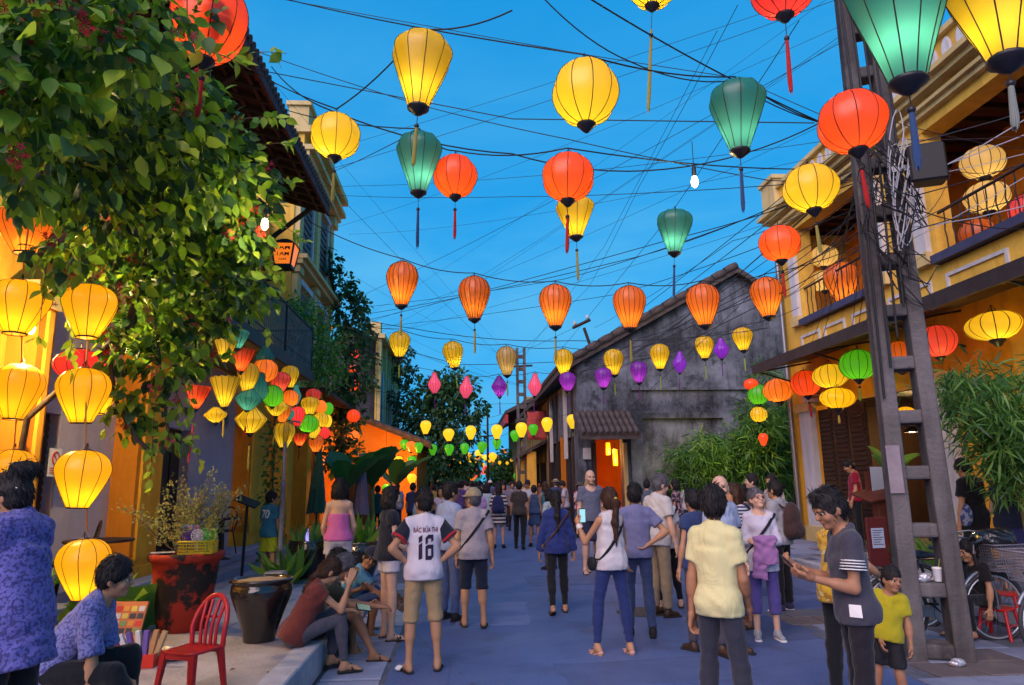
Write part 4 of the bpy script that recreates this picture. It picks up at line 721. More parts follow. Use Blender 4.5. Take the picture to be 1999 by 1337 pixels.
# uplights at the foot of the walls
for (x, y, z, e, lb, tilt) in ((8.02, 18.6, .25, 70, 'ground uplight at the far corner of the loggia house', .1), (7.6, 9.85, .25, 60, 'ground uplight beside the yellow post of the loggia house', .1), (7.2, 20.8, .05, 60, 'ground uplight under the bamboo by the gable wall', .0)):
    t = thing('uplight', lb, 'lamp', (x, y, z)); MB().lathe([(.06, 0), (.07, .1), (.075, .12)], 12).build('housing', M['black_metal'], t, False); MB().lathe([(.06, .11), (.0, .112)], 12).build('lens', bulb_m, t, False)
    ld = bpy.data.lights.new('uplight_beam', 'SPOT'); ld.energy = e*2.2; ld.color = (1, .72, .12); ld.spot_size = R(95); ld.spot_blend = .8; ld.shadow_soft_size = .05; lo_ = bpy.data.objects.new('uplight_beam', ld); COL.objects.link(lo_); lo_.parent = t; lo_.location = (0, 0, .15); lo_.rotation_euler = (R(180), R(-20), 0)
# warm light at the orange house
for (x, y, z, e, c) in ((-3.0, 28.4, 2.4, 130, (1, .40, .07)), (-4.2, 24.5, 2.2, 80, (1, .25, .05))):
    t = thing('wall_lamp', 'small warm lamp beside the orange house' if y > 26 else 'small red lamp under the yellow house canopy', 'lamp', (x, y, z)); MB().lathe([(.05, -.08), (.09, 0), (.05, .08)], 10, capt=True).build('shade', LC['orange_far'], t, False); MB().tube([(0, 0, .08), (0, 0, 1.3)], .006, 4).build('cord', wire_m, t, False)
    ld = bpy.data.lights.new('lamp_light', 'POINT'); ld.energy = e; ld.color = c; ld.shadow_soft_size = .15; lo_ = bpy.data.objects.new('lamp_light', ld); COL.objects.link(lo_); lo_.parent = t; lo_.location = (.1, -.25, 0)
rl_ = thing('pendant_lamp', 'warm pendant lamp inside the restaurant', 'lamp', (9.6, 14.6, 2.6)); MB().lathe([(.05, .1), (.16, .0), (.15, -.02)], 14, capb=False).build('shade', M['black_metal'], rl_, False); MB().lathe([(.05, -.02), (.06, .02), (.03, .06)], 10, capt=True).build('bulb', bulb_m, rl_, False); MB().tube([(0, 0, .1), (0, 0, .68)], .006, 4).build('cord', wire_m, rl_, False)
ld = bpy.data.lights.new('pendant_light', 'POINT'); ld.energy = 55; ld.color = (1, .6, .22); ld.shadow_soft_size = .08; lo_ = bpy.data.objects.new('pendant_light', ld); COL.objects.link(lo_); lo_.parent = rl_; lo_.location = (0, 0, -.1)
# lettered wall lantern
sl = thing('sign_lantern', 'black lantern sign with orange panel reading TAM TAM on the balcony corner', 'sign', at(556, 500, 13.6)); s_ = .22
MB().add([(-s_*.7, -s_*.7, -.2), (s_*.7, -s_*.7, -.2), (s_*.7, s_*.7, -.2), (-s_*.7, s_*.7, -.2), (-s_, -s_, .2), (s_, -s_, .2), (s_, s_, .2), (-s_, s_, .2)], [(0, 1, 5, 4), (1, 2, 6, 5), (2, 3, 7, 6), (3, 0, 4, 7), (3, 2, 1, 0)]).build('lit_panel', mat('sign_panel', (.8, .25, .03), .4, emit=(1, .20, .01), es=.4), sl, False)
fr_ = MB()
for sx_ in (-1, 1):
    for sy_ in (-1, 1): fr_.tube([(sx_*s_*.7, sy_*s_*.7, -.2), (sx_*s_, sy_*s_, .2)], .022, 4)
fr_.build('frame', M['black_metal'], sl, False)
MB().add([(-s_*1.15, -s_*1.15, .2), (s_*1.15, -s_*1.15, .2), (s_*1.15, s_*1.15, .2), (-s_*1.15, s_*1.15, .2), (-.06, -.06, .34), (.06, -.06, .34), (.06, .06, .34), (-.06, .06, .34)], [(3, 2, 1, 0), (0, 1, 5, 4), (1, 2, 6, 5), (2, 3, 7, 6), (3, 0, 4, 7), (4, 5, 6, 7)]).build('roof_cap', M['black_metal'], sl, False)
B(-s_*.75, s_*.75, -s_*.75, s_*.75, -.26, -.2).build('base', M['black_metal'], sl, False); MB().tube([(0, 0, -.26), (-.05, .1, -.4), (-.4, .2, -.45)], .025, 5).build('arm', M['black_metal'], sl, False)
def text3d(body, size, parent, loc, rot, m, name='lettering', depth=.002):
    cu = bpy.data.curves.new(name, 'FONT'); cu.body = body; cu.size = size; cu.align_x = 'CENTER'; cu.align_y = 'CENTER'; cu.extrude = depth; cu.offset = size*.012
    tmp = bpy.data.objects.new('tmp', cu); COL.objects.link(tmp); bpy.context.view_layer.update()
    me = bpy.data.meshes.new_from_object(tmp); bpy.data.objects.remove(tmp); me.name = name; me.materials.clear(); me.materials.append(m)
    return link(name, me, parent, loc, rot)
text3d('TAM', .15, sl, (0, -s_*.96, .115), (R(81), 0, 0), M['lacquer']); text3d('TAM', .13, sl, (0, -s_*.885, -.01), (R(81), 0, 0), M['lacquer']); text3d('CAFE', .065, sl, (0, -s_*.80, -.115), (R(81), 0, 0), M['lacquer'])
STRAND = (np.array([(0, 0, 0), (-.05, .4, .02), (.05, .4, .02), (0, 1, -.04)]), np.array([(0, 2, 1), (1, 2, 3)]))
def scatter(P, D, size, tmpl, nm=3, up=None):
    """leaf faces at points P pointing along D (random roll)"""
    n = len(P); D = D/np.maximum(np.linalg.norm(D, axis=1, keepdims=True), 1e-6); A = rng.normal(size=(n, 3)); A[:, 2] += 1.2 if up is None else up
    X_ = np.cross(D, A); X_ /= np.maximum(np.linalg.norm(X_, axis=1, keepdims=True), 1e-6); Z_ = np.cross(X_, D); s = np.broadcast_to(size, (n,))[:, None, None]
    tv, tf = tmpl; V = P[:, None, :]+s*(tv[None, :, 0:1]*X_[:, None]+tv[None, :, 1:2]*D[:, None]+tv[None, :, 2:3]*Z_[:, None]); F = tf[None]+(np.arange(n)*len(tv))[:, None, None]
    return V.reshape(-1, 3), F.reshape(-1, 3), np.repeat(rng.integers(0, nm, n), len(tf))
# ------------------------------------------------------------------ people: implicit bodies meshed with surface nets
def surface_nets(D, xs, ys, zs):
    s = D < 0; c = np.zeros(tuple(n-1 for n in D.shape), np.uint8)
    for i in (0, 1):
        for j in (0, 1):
            for k in (0, 1): c += s[i:i+c.shape[0], j:j+c.shape[1], k:k+c.shape[2]]
    act = (c > 0) & (c < 8); I = np.argwhere(act)
    if len(I) == 0: return np.zeros((0, 3)), np.zeros((0, 4), int)
    idx = -np.ones(act.shape, np.int32); idx[act] = np.arange(len(I))
    off = [(i, j, k) for i in (0, 1) for j in (0, 1) for k in (0, 1)]
    v = np.stack([D[I[:, 0]+o[0], I[:, 1]+o[1], I[:, 2]+o[2]] for o in off], 1); P = np.zeros((len(I), 3)); N = np.zeros(len(I))
    for a in range(8):
        for ax in range(3):
            o = list(off[a])
            if o[ax]: continue
            o[ax] = 1; b = off.index(tuple(o)); d0, d1 = v[:, a], v[:, b]; m = (d0 < 0) != (d1 < 0); t = np.where(m, d0/np.where(m, d0-d1, 1), 0)
            q = np.tile(np.array(off[a], float), (len(I), 1)); q[:, ax] += t; P[m] += q[m]; N[m] += 1
    P = P/N[:, None]; out = np.empty_like(P)
    for ax, g in enumerate((xs, ys, zs)): i = I[:, ax]; out[:, ax] = g[i]+(g[i+1]-g[i])*P[:, ax]
    F = []
    for ax in range(3):
        u, w2 = [(1, 2), (2, 0), (0, 1)][ax]
        sl0 = [slice(None)]*3; sl1 = [slice(None)]*3; sl0[ax] = slice(0, -1); sl1[ax] = slice(1, None)
        a = s[tuple(sl0)]; b = s[tuple(sl1)]; e = np.argwhere(a != b)
        ok = (e[:, u] > 0) & (e[:, w2] > 0) & (e[:, u] < D.shape[u]-1) & (e[:, w2] < D.shape[w2]-1); e = e[ok]; fl = a[e[:, 0], e[:, 1], e[:, 2]]
        def ci(du, dw): q = e.copy(); q[:, u] -= du; q[:, w2] -= dw; return idx[q[:, 0], q[:, 1], q[:, 2]]
        q = np.stack([ci(1, 1), ci(0, 1), ci(0, 0), ci(1, 0)], 1); q[~fl] = q[~fl][:, ::-1]; F.append(q)
    return out, np.concatenate(F)
V3 = lambda *a: np.array(a, float)
def nrm(v): v = np.asarray(v, float); return v/np.linalg.norm(v)
def cap_(a, b, ra, rb, k=.03, cut=(), op='u'): return dict(t='c', a=np.asarray(a, float), b=np.asarray(b, float), ra=ra, rb=rb, k=k, cut=cut, op=op)
def ell(c, r, Rm=None, k=.03, cut=(), op='u'): return dict(t='e', c=np.asarray(c, float), r=np.asarray(r, float), R=np.eye(3) if Rm is None else Rm, k=k, cut=cut, op=op)
def ecy(a, b, ra, rb, xax, k=.03, op='u', cut=()): return dict(t='y', a=np.asarray(a, float), b=np.asarray(b, float), ra=ra, rb=rb, x=nrm(xax), k=k, cut=cut, op=op)
def ext(p):
    if p['t'] == 'c': r = max(p['ra'], p['rb']); return np.minimum(p['a'], p['b'])-r, np.maximum(p['a'], p['b'])+r
    if p['t'] == 'e': r = p['r'].max(); return p['c']-r, p['c']+r
    r = max(*p['ra'], *p['rb']); return np.minimum(p['a'], p['b'])-r, np.maximum(p['a'], p['b'])+r
def sdf(prims, cell, fine=None, wr=0.0, cuts=(), seed=0, pad=.03, clip=None):
    us = [p for p in prims if p['op'] == 'u']; lo = np.min([ext(p)[0] for p in us], 0)-pad; hi = np.max([ext(p)[1] for p in us], 0)+pad
    if clip is not None: lo = np.maximum(lo, clip[0]); hi = np.minimum(hi, clip[1])
    ax = []
    for i in range(3):
        if fine is not None:
            f0, f1, fc = fine[0][i], fine[1][i], fine[2]; g = [lo[i]]
            while g[-1] < hi[i]: g.append(g[-1]+(fc if f0-cell < g[-1] < f1 else cell))
            ax.append(np.array(g))
        else: ax.append(np.arange(lo[i], hi[i]+cell, cell))
    xs, ys, zs = ax; D = np.full((len(xs), len(ys), len(zs)), 9.0, np.float32)
    for p in prims:
        e0, e1 = ext(p); mgn = max(p['k'], .02)+3*cell
        sl = tuple(slice(max(0, np.searchsorted(g, a-mgn)-1), np.searchsorted(g, b+mgn)+1) for g, a, b in zip(ax, e0, e1)); X_, Y_, Z_ = xs[sl[0]][:, None, None], ys[sl[1]][None, :, None], zs[sl[2]][None, None, :]
        if 0 in (X_.size, Y_.size, Z_.size): continue
        if p['t'] == 'c':
            a, b = p['a'], p['b']; ba = b-a; L2 = max(ba.dot(ba), 1e-9); h = np.clip(((X_-a[0])*ba[0]+(Y_-a[1])*ba[1]+(Z_-a[2])*ba[2])/L2, 0, 1)
            d = np.sqrt((X_-a[0]-ba[0]*h)**2+(Y_-a[1]-ba[1]*h)**2+(Z_-a[2]-ba[2]*h)**2)-(p['ra']+(p['rb']-p['ra'])*h)
        elif p['t'] == 'e':
            q = [(X_-p['c'][0])*p['R'][0, i]+(Y_-p['c'][1])*p['R'][1, i]+(Z_-p['c'][2])*p['R'][2, i] for i in range(3)]; r = p['r']
            k0 = np.sqrt((q[0]/r[0])**2+(q[1]/r[1])**2+(q[2]/r[2])**2); k1 = np.sqrt((q[0]/r[0]**2)**2+(q[1]/r[1]**2)**2+(q[2]/r[2]**2)**2); d = k0*(k0-1)/np.maximum(k1, 1e-6)
        else:
            a, b = p['a'], p['b']; ba = b-a; L = np.linalg.norm(ba); n = ba/L; x = nrm(p['x']-n*p['x'].dot(n)); y = np.cross(n, x); h = (X_-a[0])*n[0]+(Y_-a[1])*n[1]+(Z_-a[2])*n[2]; t = np.clip(h/L, 0, 1)
            u = (X_-a[0])*x[0]+(Y_-a[1])*x[1]+(Z_-a[2])*x[2]; w2 = (X_-a[0])*y[0]+(Y_-a[1])*y[1]+(Z_-a[2])*y[2]; rx = p['ra'][0]+(p['rb'][0]-p['ra'][0])*t; ry = p['ra'][1]+(p['rb'][1]-p['ra'][1])*t
            k0 = np.sqrt((u/rx)**2+(w2/ry)**2); k1 = np.sqrt((u/rx**2)**2+(w2/ry**2)**2); d = np.maximum(k0*(k0-1)/np.maximum(k1, 1e-6), np.maximum(-h, h-L))
        for (cp, cn) in p['cut']: d = np.maximum(d, (X_-cp[0])*cn[0]+(Y_-cp[1])*cn[1]+(Z_-cp[2])*cn[2])
        Ds = D[sl]; k = max(p['k'], 1e-4)
        if p['op'] == 'u': h = np.clip(.5+.5*(Ds-d)/k, 0, 1); D[sl] = Ds*(1-h)+d*h-k*h*(1-h)
        else: D[sl] = np.maximum(Ds, -d)
    X_, Y_, Z_ = xs[:, None, None], ys[None, :, None], zs[None, None, :]
    if wr:
        s1, s2 = seed*1.7, seed*2.3
        D += wr*(np.sin(X_*23+s1+6*np.sin(Z_*9+s2))*np.sin(Z_*31+s2+4*np.sin(X_*11+Y_*7)+Y_*9)+.7*np.sin((Z_*1.0+X_*.8)*52+s1+3*np.sin(Y_*13))*np.sin(Y_*21+X_*17+s2)).astype(np.float32)
    for (cp, cn) in cuts: D = np.maximum(D, ((X_-cp[0])*cn[0]+(Y_-cp[1])*cn[1]+(Z_-cp[2])*cn[2]).astype(np.float32))
    return surface_nets(D, xs, ys, zs)

def fabric(name, c, c2=None, sc_=9, fac=.28, rough=.85, **k):
    if name in M: return M[name]
    m = mat(name, c, rough, c2 if c2 is not None else tuple(x*.78 for x in c), sc_, fac, .18, 260, spec=.15, sheen=.15, **k); n = m.node_tree.nodes; l = m.node_tree.links; p = n['Principled BSDF']; b0 = p.inputs['Normal'].links[0].from_node
    mp_ = n.new('ShaderNodeMapping'); mp_.inputs['Rotation'].default_value = (.3, .5, .2); mp_.inputs['Scale'].default_value = (1.4, 1.4, .7); l.new(n['Texture Coordinate'].outputs['Object'], mp_.inputs[0]); z = n.new('ShaderNodeTexNoise'); z.inputs['Scale'].default_value = 5.5; z.inputs['Detail'].default_value = 2.5; z.inputs['Distortion'].default_value = 2.2; l.new(mp_.outputs[0], z.inputs['Vector'])
    b1_ = n.new('ShaderNodeBump'); b1_.inputs['Strength'].default_value = .28; b1_.inputs['Distance'].default_value = .05; l.new(z.outputs['Fac'], b1_.inputs['Height']); l.new(b0.outputs[0], b1_.inputs['Normal']); l.new(b1_.outputs[0], p.inputs['Normal']); return m
def stripes(name, c, c2, freq, thr=.5, axis=2, off=0.0):
    if name in M: return M[name]
    m = fabric(name, c); n = m.node_tree.nodes; l = m.node_tree.links; p = n['Principled BSDF']; t = n.new('ShaderNodeTexCoord'); sx = n.new('ShaderNodeSeparateXYZ'); l.new(t.outputs['Object'], sx.inputs[0])
    a = n.new('ShaderNodeMath'); a.operation = 'MULTIPLY_ADD'; a.inputs[1].default_value = freq; a.inputs[2].default_value = off; l.new(sx.outputs[axis], a.inputs[0]); f = n.new('ShaderNodeMath'); f.operation = 'FRACT'; l.new(a.outputs[0], f.inputs[0]); g = n.new('ShaderNodeMath'); g.operation = 'GREATER_THAN'; g.inputs[1].default_value = thr; l.new(f.outputs[0], g.inputs[0])
    mx = n.new('ShaderNodeMix'); mx.data_type = 'RGBA'; mx.inputs['A'].default_value = (*c, 1); mx.inputs['B'].default_value = (*c2, 1); l.new(g.outputs[0], mx.inputs['Factor']); l.new(mx.outputs['Result'], p.inputs['Base Color']); return m
def printed(name, c, c2, sc_=22, c3=None):
    if name in M: return M[name]
    m = fabric(name, c); n = m.node_tree.nodes; l = m.node_tree.links; p = n['Principled BSDF']; t = n.new('ShaderNodeTexCoord'); v = n.new('ShaderNodeTexNoise'); v.inputs['Scale'].default_value = sc_; v.inputs['Detail'].default_value = 2; l.new(t.outputs['Object'], v.inputs['Vector'])
    r = n.new('ShaderNodeValToRGB'); r.color_ramp.interpolation = 'CONSTANT'; e = r.color_ramp.elements; e[0].color = (*c, 1); e[1].position = .52; e[1].color = (*c2, 1)
    if c3: q = e.new(.62); q.color = (*c3, 1)
    l.new(v.outputs['Fac'], r.inputs[0]); l.new(r.outputs[0], p.inputs['Base Color']); return m
SK = {'tan': (.45, .23, .125), 'brown': (.34, .16, .085), 'fair': (.62, .37, .26), 'pale': (.66, .42, .31)}
for k, c in SK.items():
    mat('skin_'+k, c, .55, tuple(x*.88 for x in c), 14, .5, .05, 90, spec=.35); mat('lip_'+k, (c[0]*.85, c[1]*.62, c[2]*.62), .5)
mat('hair_black', (.009, .008, .010), .62, (.028, .022, .022), 45, .7, .6, 70, spec=.25, stretch=(1, 1, .15)); mat('hair_brown', (.035, .016, .010), .6, (.075, .035, .018), 45, .7, .6, 70, spec=.25, stretch=(1, 1, .15)); mat('hair_grey', (.12, .11, .13), .5, (.05, .045, .055), 25, .7, .4, 60); mat('hair_blond', (.42, .28, .14), .5, (.28, .18, .09), 25, .6, .4, 60)
mat('eye_white', (.7, .68, .66), .3); mat('eye_dark', (.012, .008, .006), .2); mat('sole', (.02, .018, .018), .7); mat('leather', (.05, .025, .015), .5); mat('black_cloth', (.012, .012, .016), .8); mat('phone_black', (.01, .01, .012), .2, spec=.6)
screen_m = mat('phone_screen', (.05, .1, .14), .15, emit=(.35, .7, .8), es=.5)

def rotm(ax, deg): return np.array(Matrix.Rotation(R(deg), 3, ax))
def hand_mesh(wrist, d, nrm_, side, s, curl, skin):
    """palm with five unequal jointed fingers; d: towards the fingertips, nrm_: out of the back of the hand"""
    d = nrm(d); n = nrm(np.asarray(nrm_, float)-d*np.dot(nrm_, d)); t = np.cross(d, n)*side; P = [cap_(wrist-d*.03*s, wrist+d*.02*s, .022*s, .025*s, .015)]
    for f in (-.5, 0, .5): P.append(cap_(wrist+d*.015*s+t*f*.03*s, wrist+d*.085*s+t*f*.052*s, .0165*s, .0145*s, .014))
    for i, (o, L) in enumerate(((-.030, .062), (-.010, .076), (.010, .082), (.030, .072))):
        p = wrist+d*.088*s+t*o*s; u = d; c = curl*(1+.1*(i-1.5))
        for j, fr in enumerate((.46, .31, .23)):
            a = R(c*(.55, .95, .7)[j]); ca, sa = math.cos(a), math.sin(a); u = nrm(u*ca-n*sa) if j == 0 else nrm(u*ca-np.cross(t, u)*side*sa if False else u*ca-nrm(n*np.dot(u, d)-d*np.dot(u, n))*sa)
            q = p+u*L*fr*s; P.append(cap_(p, q, (.0098-.0008*j)*s, (.0090-.0008*j)*s, .004)); p = q
    b = wrist+d*.025*s+t*.028*s; th = nrm(d*.62+t*.70-n*.35); th2 = nrm(d*.85+t*.15-n*.45); P += [cap_(wrist+d*.01*s+t*.015*s, b+th*.035*s, .015*s, .0125*s, .012), cap_(b+th*.035*s, b+th*.035*s+th2*.035*s, .0115*s, .009*s, .005)]
    return sdf(P, .0055*max(s, .8), pad=.012)
NP = 0
def person(label, loc, rz, h=1.66, sex='m', skin='tan', lean=0, side=0, head=(0, 0), armL=None, armR=None, legL=None, legR=None, ph=None, top=None, bottom=None, hair=None, shoes=None,
           cell=.015, hands=True, face=False, curl=(35, 35), fat=1.0, hs=1.0, group=None, handn=(None, None), cat='person', twist=0, stand=True, beard=None):
    """x right, y forward, z up. arms: (upper dir, lower dir); legs: (thigh dir, shin dir, foot yaw, foot pitch)"""
    global NP; NP += 1; sd_ = NP; S = h/1.70; m = {}; fem = sex == 'f'
    D_ = lambda v: nrm(v)
    armL = armL or ((-.22, .03, -1), (-.08, .22, -1)); armR = armR or ((.22, .03, -1), (.08, .22, -1)); legL = legL or ((-.06, .02, -1), (-.03, -.02, -1), 12, 0); legR = legR or ((.06, .02, -1), (.03, -.02, -1), -12, 0)
    LT, LS = .43*S, .41*S; hipw = (.079 if fem else .079)*S*fat**.5; ank = .085*S
    if ph is None:
        dz = max(-(D_(l[0])[2]*LT+D_(l[1])[2]*LS) for l in (legL, legR)); hipz = dz+ank
    else: hipz = ph
    pel = V3(0, 0, hipz+.03*S); T = rotm('X', -lean) @ rotm('Y', side) @ rotm('Z', twist); U = T[:, 2]; Xa = T[:, 0]; Fw = T[:, 1]
    tor = lambda x, y, z: pel+T @ V3(x*S, y*S, z*S)
    sw = (.130 if fem else .147)*(.5+.5*fat); sh = {-1: tor(-sw, -.005, .405), 1: tor(sw, -.005, .405)}
    nb = tor(0, -.005, .47); hR = T @ rotm('Z', head[0]) @ rotm('X', head[1]); hc = tor(0, .012, .50)+hR @ V3(0, .012*S, .115*S)*(.5+.5*hs)
    hr = V3(.079, .096, .110 if not (hair and hair[0] == 'bald') else .100)*S*hs; HP_ = lambda x, y, z: hc+hR @ (V3(x, y, z)*S*hs)
    wa = (.76 if fem else .90)*S*fat**.5
    # torso
    if fem: torso = [(V3(0, 0, .30), (.114, .086, .16)), (V3(0, .0, .12), (.098*fat, .078*fat, .14)), (V3(0, -.005, -.01), (.136*fat, .098*fat, .12)), (V3(.05, .062, .31), (.048, .042, .05)), (V3(-.05, .062, .31), (.048, .042, .05))]
    else: torso = [(V3(0, 0, .29), (.131, .094, .17)), (V3(0, .005*fat, .11), (.113*fat, .086*fat, .15)), (V3(0, -.005, -.01), (.127*fat, .096*fat, .115))]
    def torso_p(g, k=.05): return [ell(tor(*c), np.array(r)*S+g, T, k) for c, r in torso]+[cap_(tor(-sw*.84, -.008, .402), tor(sw*.84, -.008, .402), .050*S+g, .050*S+g, .05*S), cap_(tor(0, -.01, .40), nb, .07*S+g*.6, .052*S+g*.5, .05)]+[cap_(tor(s_*.02, -.015, .462), tor(s_*sw*.8, -.01, .415), .034*S+g*.7, .036*S+g*.8, .05) for s_ in (-1, 1)]
    # limbs
    EL, WR, KN, AN = {}, {}, {}, {}
    for sgn, a in ((-1, armL), (1, armR)): u, l_ = D_(a[0]), D_(a[1]); EL[sgn] = sh[sgn]+(T @ u if len(a) > 2 else u)*.285*S; WR[sgn] = EL[sgn]+l_*.245*S
    hip = {-1: tor(-hipw/S, 0, -.03), 1: tor(hipw/S, 0, -.03)}
    for sgn, a in ((-1, legL), (1, legR)): KN[sgn] = hip[sgn]+D_(a[0])*LT; AN[sgn] = KN[sgn]+D_(a[1])*LS
    def arm_p(sgn, g=0, t1=1.0, fore=1.0, k=.03, flare=0):
        E, W, s0 = EL[sgn], WR[sgn], sh[sgn]; up = D_(E-s0); fo = D_(W-E); out = []
        if t1 >= 1: out.append(cap_(s0, E, .048*wa+g, .039*wa+g, k))
        else: e = s0+(E-s0)*t1; out.append(cap_(s0, s0+(E-s0)*min(1, t1+.25), .048*wa+g, (.043*wa+g+flare), k, cut=[(e, up)]))
        if t1 >= 1:
            if fore >= 1: out.append(cap_(E, W, .040*wa+g, .027*wa+g, .02)); out.append(cap_(E+(W-E)*.2, E+(W-E)*.4, .040*wa+g, .037*wa+g, .03))
            elif fore > 0: e = E+(W-E)*fore; out.append(cap_(E, E+(W-E)*min(1, fore+.2), .040*wa+g, .036*wa+g+flare, .02, cut=[(e, fo)]))
        return out
    lw = (.92 if fem else .90)*S*fat**.5
    def leg_p(sgn, g=0, th=1.0, sn=1.0, k=.04, flare=0, gk=None):
        H_, K, A = hip[sgn], KN[sgn], AN[sgn]; a = D_(K-H_); b = D_(A-K); gk = g if gk is None else gk; out = []
        if th >= 1: out.append(cap_(H_, K, .084*lw+g, .054*lw+gk, k))
        else: e = H_+(K-H_)*th; out.append(cap_(H_, H_+(K-H_)*min(1, th+.3), .084*lw+g, .066*lw+g+flare, k, cut=[(e, a)]))
        if th >= 1 and sn > 0:
            e = K+(A-K)*sn; ct = [] if sn >= 1 else [(e, b)]
            out.append(cap_(K, A, .053*lw+gk, (.036*lw+gk+flare), .03, cut=ct)); out.append(cap_(K+(A-K)*.18-np.array([0, .0, 0]), K+(A-K)*.42, .05*lw+gk, .047*lw+gk, .04, cut=ct))
        return out
    root = thing('person', label, cat, loc, rz, group)
    skm = [M['skin_'+skin], M['lip_'+skin]]+([beard] if beard else [])
    cov = top and top[0] != 'strapless'; ga = -.007*S if top and top[0] == 'long' else 0; gl = -.009*S if bottom and bottom[0] in ('long', 'skinny') else 0
    P = torso_p(-.010*S if cov else 0)
    for sgn in (-1, 1): P += arm_p(sgn, ga)+leg_p(sgn, gl)
    if fem or True: P += [ell(tor(s_*.056, -.058, -.03), V3(.062, .055, .068)*S*fat**.5, T, .03) for s_ in (-1, 1)]
    P += [cap_(nb-U*.03*S, hc-U*.05*S*hs, .050*wa if not fem else .043*S, .048*wa if not fem else .042*S, .025), ell(HP_(0, -.012, .022), hr, hR, .02), ell(HP_(0, .022, -.040), V3(.060, .068, .080)*S*hs, hR, .025)]
    fd = face or cell < .0145
    P += [ell(HP_(s_*.074, -.008, -.012), V3(.012, .022, .033)*S*hs, hR @ rotm('Z', s_*18), .008) for s_ in (-1, 1)]
    P += [cap_(HP_(0, .088, .012), HP_(0, .106, -.022), .010*S*hs, .0135*S*hs, .012), ell(HP_(0, .070, -.092), V3(.026, .020, .018)*S*hs, hR, .02), cap_(HP_(-.035, .082, .026), HP_(.035, .082, .026), .012*S*hs, .012*S*hs, .015), ell(HP_(0, .090, -.056), V3(.021, .009, .009)*S*hs, hR, .006)]
    if face: P += [ell(HP_(s_*.042, .064, -.03), V3(.022, .02, .022)*S*hs, hR, .02) for s_ in (-1, 1)]
    fine = (hc-.15*S*hs, hc+.15*S*hs, .0065*S if face else cell*.7) if (face or cell < .02) else None
    for sgn in (-1, 1):      # bare feet belong to the body
        if shoes is None or shoes[0] in ('sandal', 'flip', 'heel'):
            fy = (legL if sgn < 0 else legR); Fd = rotm('Z', fy[2]) @ V3(0, 1, 0); A = AN[sgn]; pit = fy[3] if len(fy) > 3 else 0; Fd = nrm(Fd*math.cos(R(pit))-V3(0, 0, 1)*math.sin(R(pit))); dn = V3(0, 0, -1); dn = nrm(dn-Fd*Fd.dot(dn)); lat = np.cross(Fd, dn)
            P += [cap_(A, A+dn*.048*S-Fd*.025*S, .034*S, .030*S, .02), cap_(A+dn*.035*S+Fd*.01*S, A+dn*.055*S+Fd*.115*S, .034*S, .026*S, .03)]+[cap_(A+dn*.058*S+Fd*.11*S+lat*o*S, A+dn*.066*S+Fd*(.165-abs(o+.02*sgn)*.5)*S+lat*o*1.15*S, .012*S, .0095*S, .006) for o in (-.032, -.015, .002, .018, .034)]
    Vb, Fb = sdf(P, cell, fine); fm_ = np.zeros(len(Fb), int)
    if face:
        c = Vb[Fb].mean(1); q = (c-hc) @ hR/(S*hs)
        if beard: fm_[(q[:, 2] < -.045-.5*np.maximum(0, .03-np.abs(q[:, 0]))) & (q[:, 2] > -.135) & (q[:, 1] > .015) & (np.abs(q[:, 0]) < .075)] = 2
        fm_[(np.abs(q[:, 0]) < .022) & (np.abs(q[:, 2]+.056) < .009) & (q[:, 1] > .078)] = 1
    parts = [(Vb, Fb, fm_)]
    if hands:
        for i, sgn in enumerate((-1, 1)):
            d = D_(WR[sgn]-EL[sgn]); nn = handn[i] if handn[i] is not None else V3(sgn*1.0, .1, .15); v, f = hand_mesh(WR[sgn], d, nn, -sgn, S*(.94 if fem else 1), curl[i], skin); parts.append((v, f, np.zeros(len(f), int)))
    o = 0; VV, FF, MM = [], [], []
    for v, f, q in parts: VV.append(v); FF.append(f+o); MM.append(q); o += len(v)
    body = link('body', npmesh('body', np.concatenate(VV), np.concatenate(FF), skm, np.concatenate(MM)), root)
    def piece(name, prims, m_, cl=None, parent=None, **k):
        v, f = sdf(prims, cl or cell, **k)
        if len(f) == 0: return None
        return link(name, npmesh(name, v, f, m_), parent or root)
    J = dict(root=root, body=body, tor=tor, T=T, EL=EL, WR=WR, KN=KN, AN=AN, sh=sh, hc=hc, hR=hR, HP=HP_, S=S, piece=piece, hip=hip, hs=hs, pel=pel)
    # eyes and brows
    if face:
        for s_ in (-1, 1):
            ev = MB().lathe([(.2, .98), (.6, .8), (.9, .43), (1, 0), (.9, -.43), (.6, -.8), (.2, -.98)], 10, capt=True); me = ev.mesh('eye', [M['eye_white'], M['eye_dark']])
            for pl_ in me.polygons:
                if pl_.center.z > .45: pl_.material_index = 1
            e = link('eye', me, root, HP_(s_*.031, .0785, .003)); e.scale = (.0165*S*hs, .0165*S*hs*.62, .0135*S*hs); e.rotation_euler = Matrix((hR @ rotm('X', -84)).tolist()).to_euler()
        for s_ in (-1, 1): piece('eyebrow', [cap_(HP_(s_*.016, .096, .024), HP_(s_*.048, .083, .027), .0045*S*hs, .003*S*hs, .002)], M['hair_grey' if hair and hair[1] == 'hair_grey' else 'hair_black'], .004*S, pad=.01)
    # top garment
    if top:
        ty, tm = top[0], top[1]; o = top[2] if len(top) > 2 else {}; loose = o.get('loose', .016)*S; hem = o.get('hem', -.10); neck = o.get('neck', .085)
        Q = torso_p(loose*.8, .05); gs = loose*.75+.003
        w0, w1 = (.114 if fem else .131)*S+loose, ((.146 if fem else .142)*fat*S+loose*1.1)
        Q.append(ecy(tor(0, 0, .30), tor(0, -.003, hem), (w0, .090*S+loose), (w1, .122*S*fat+loose*1.05), Xa, .05))
        sl = {'tank': 0, 'short': .62, 'cap': .3, 'half': .95, 'long': 2, 'strapless': -1, 'elbow': 1.3}[ty]
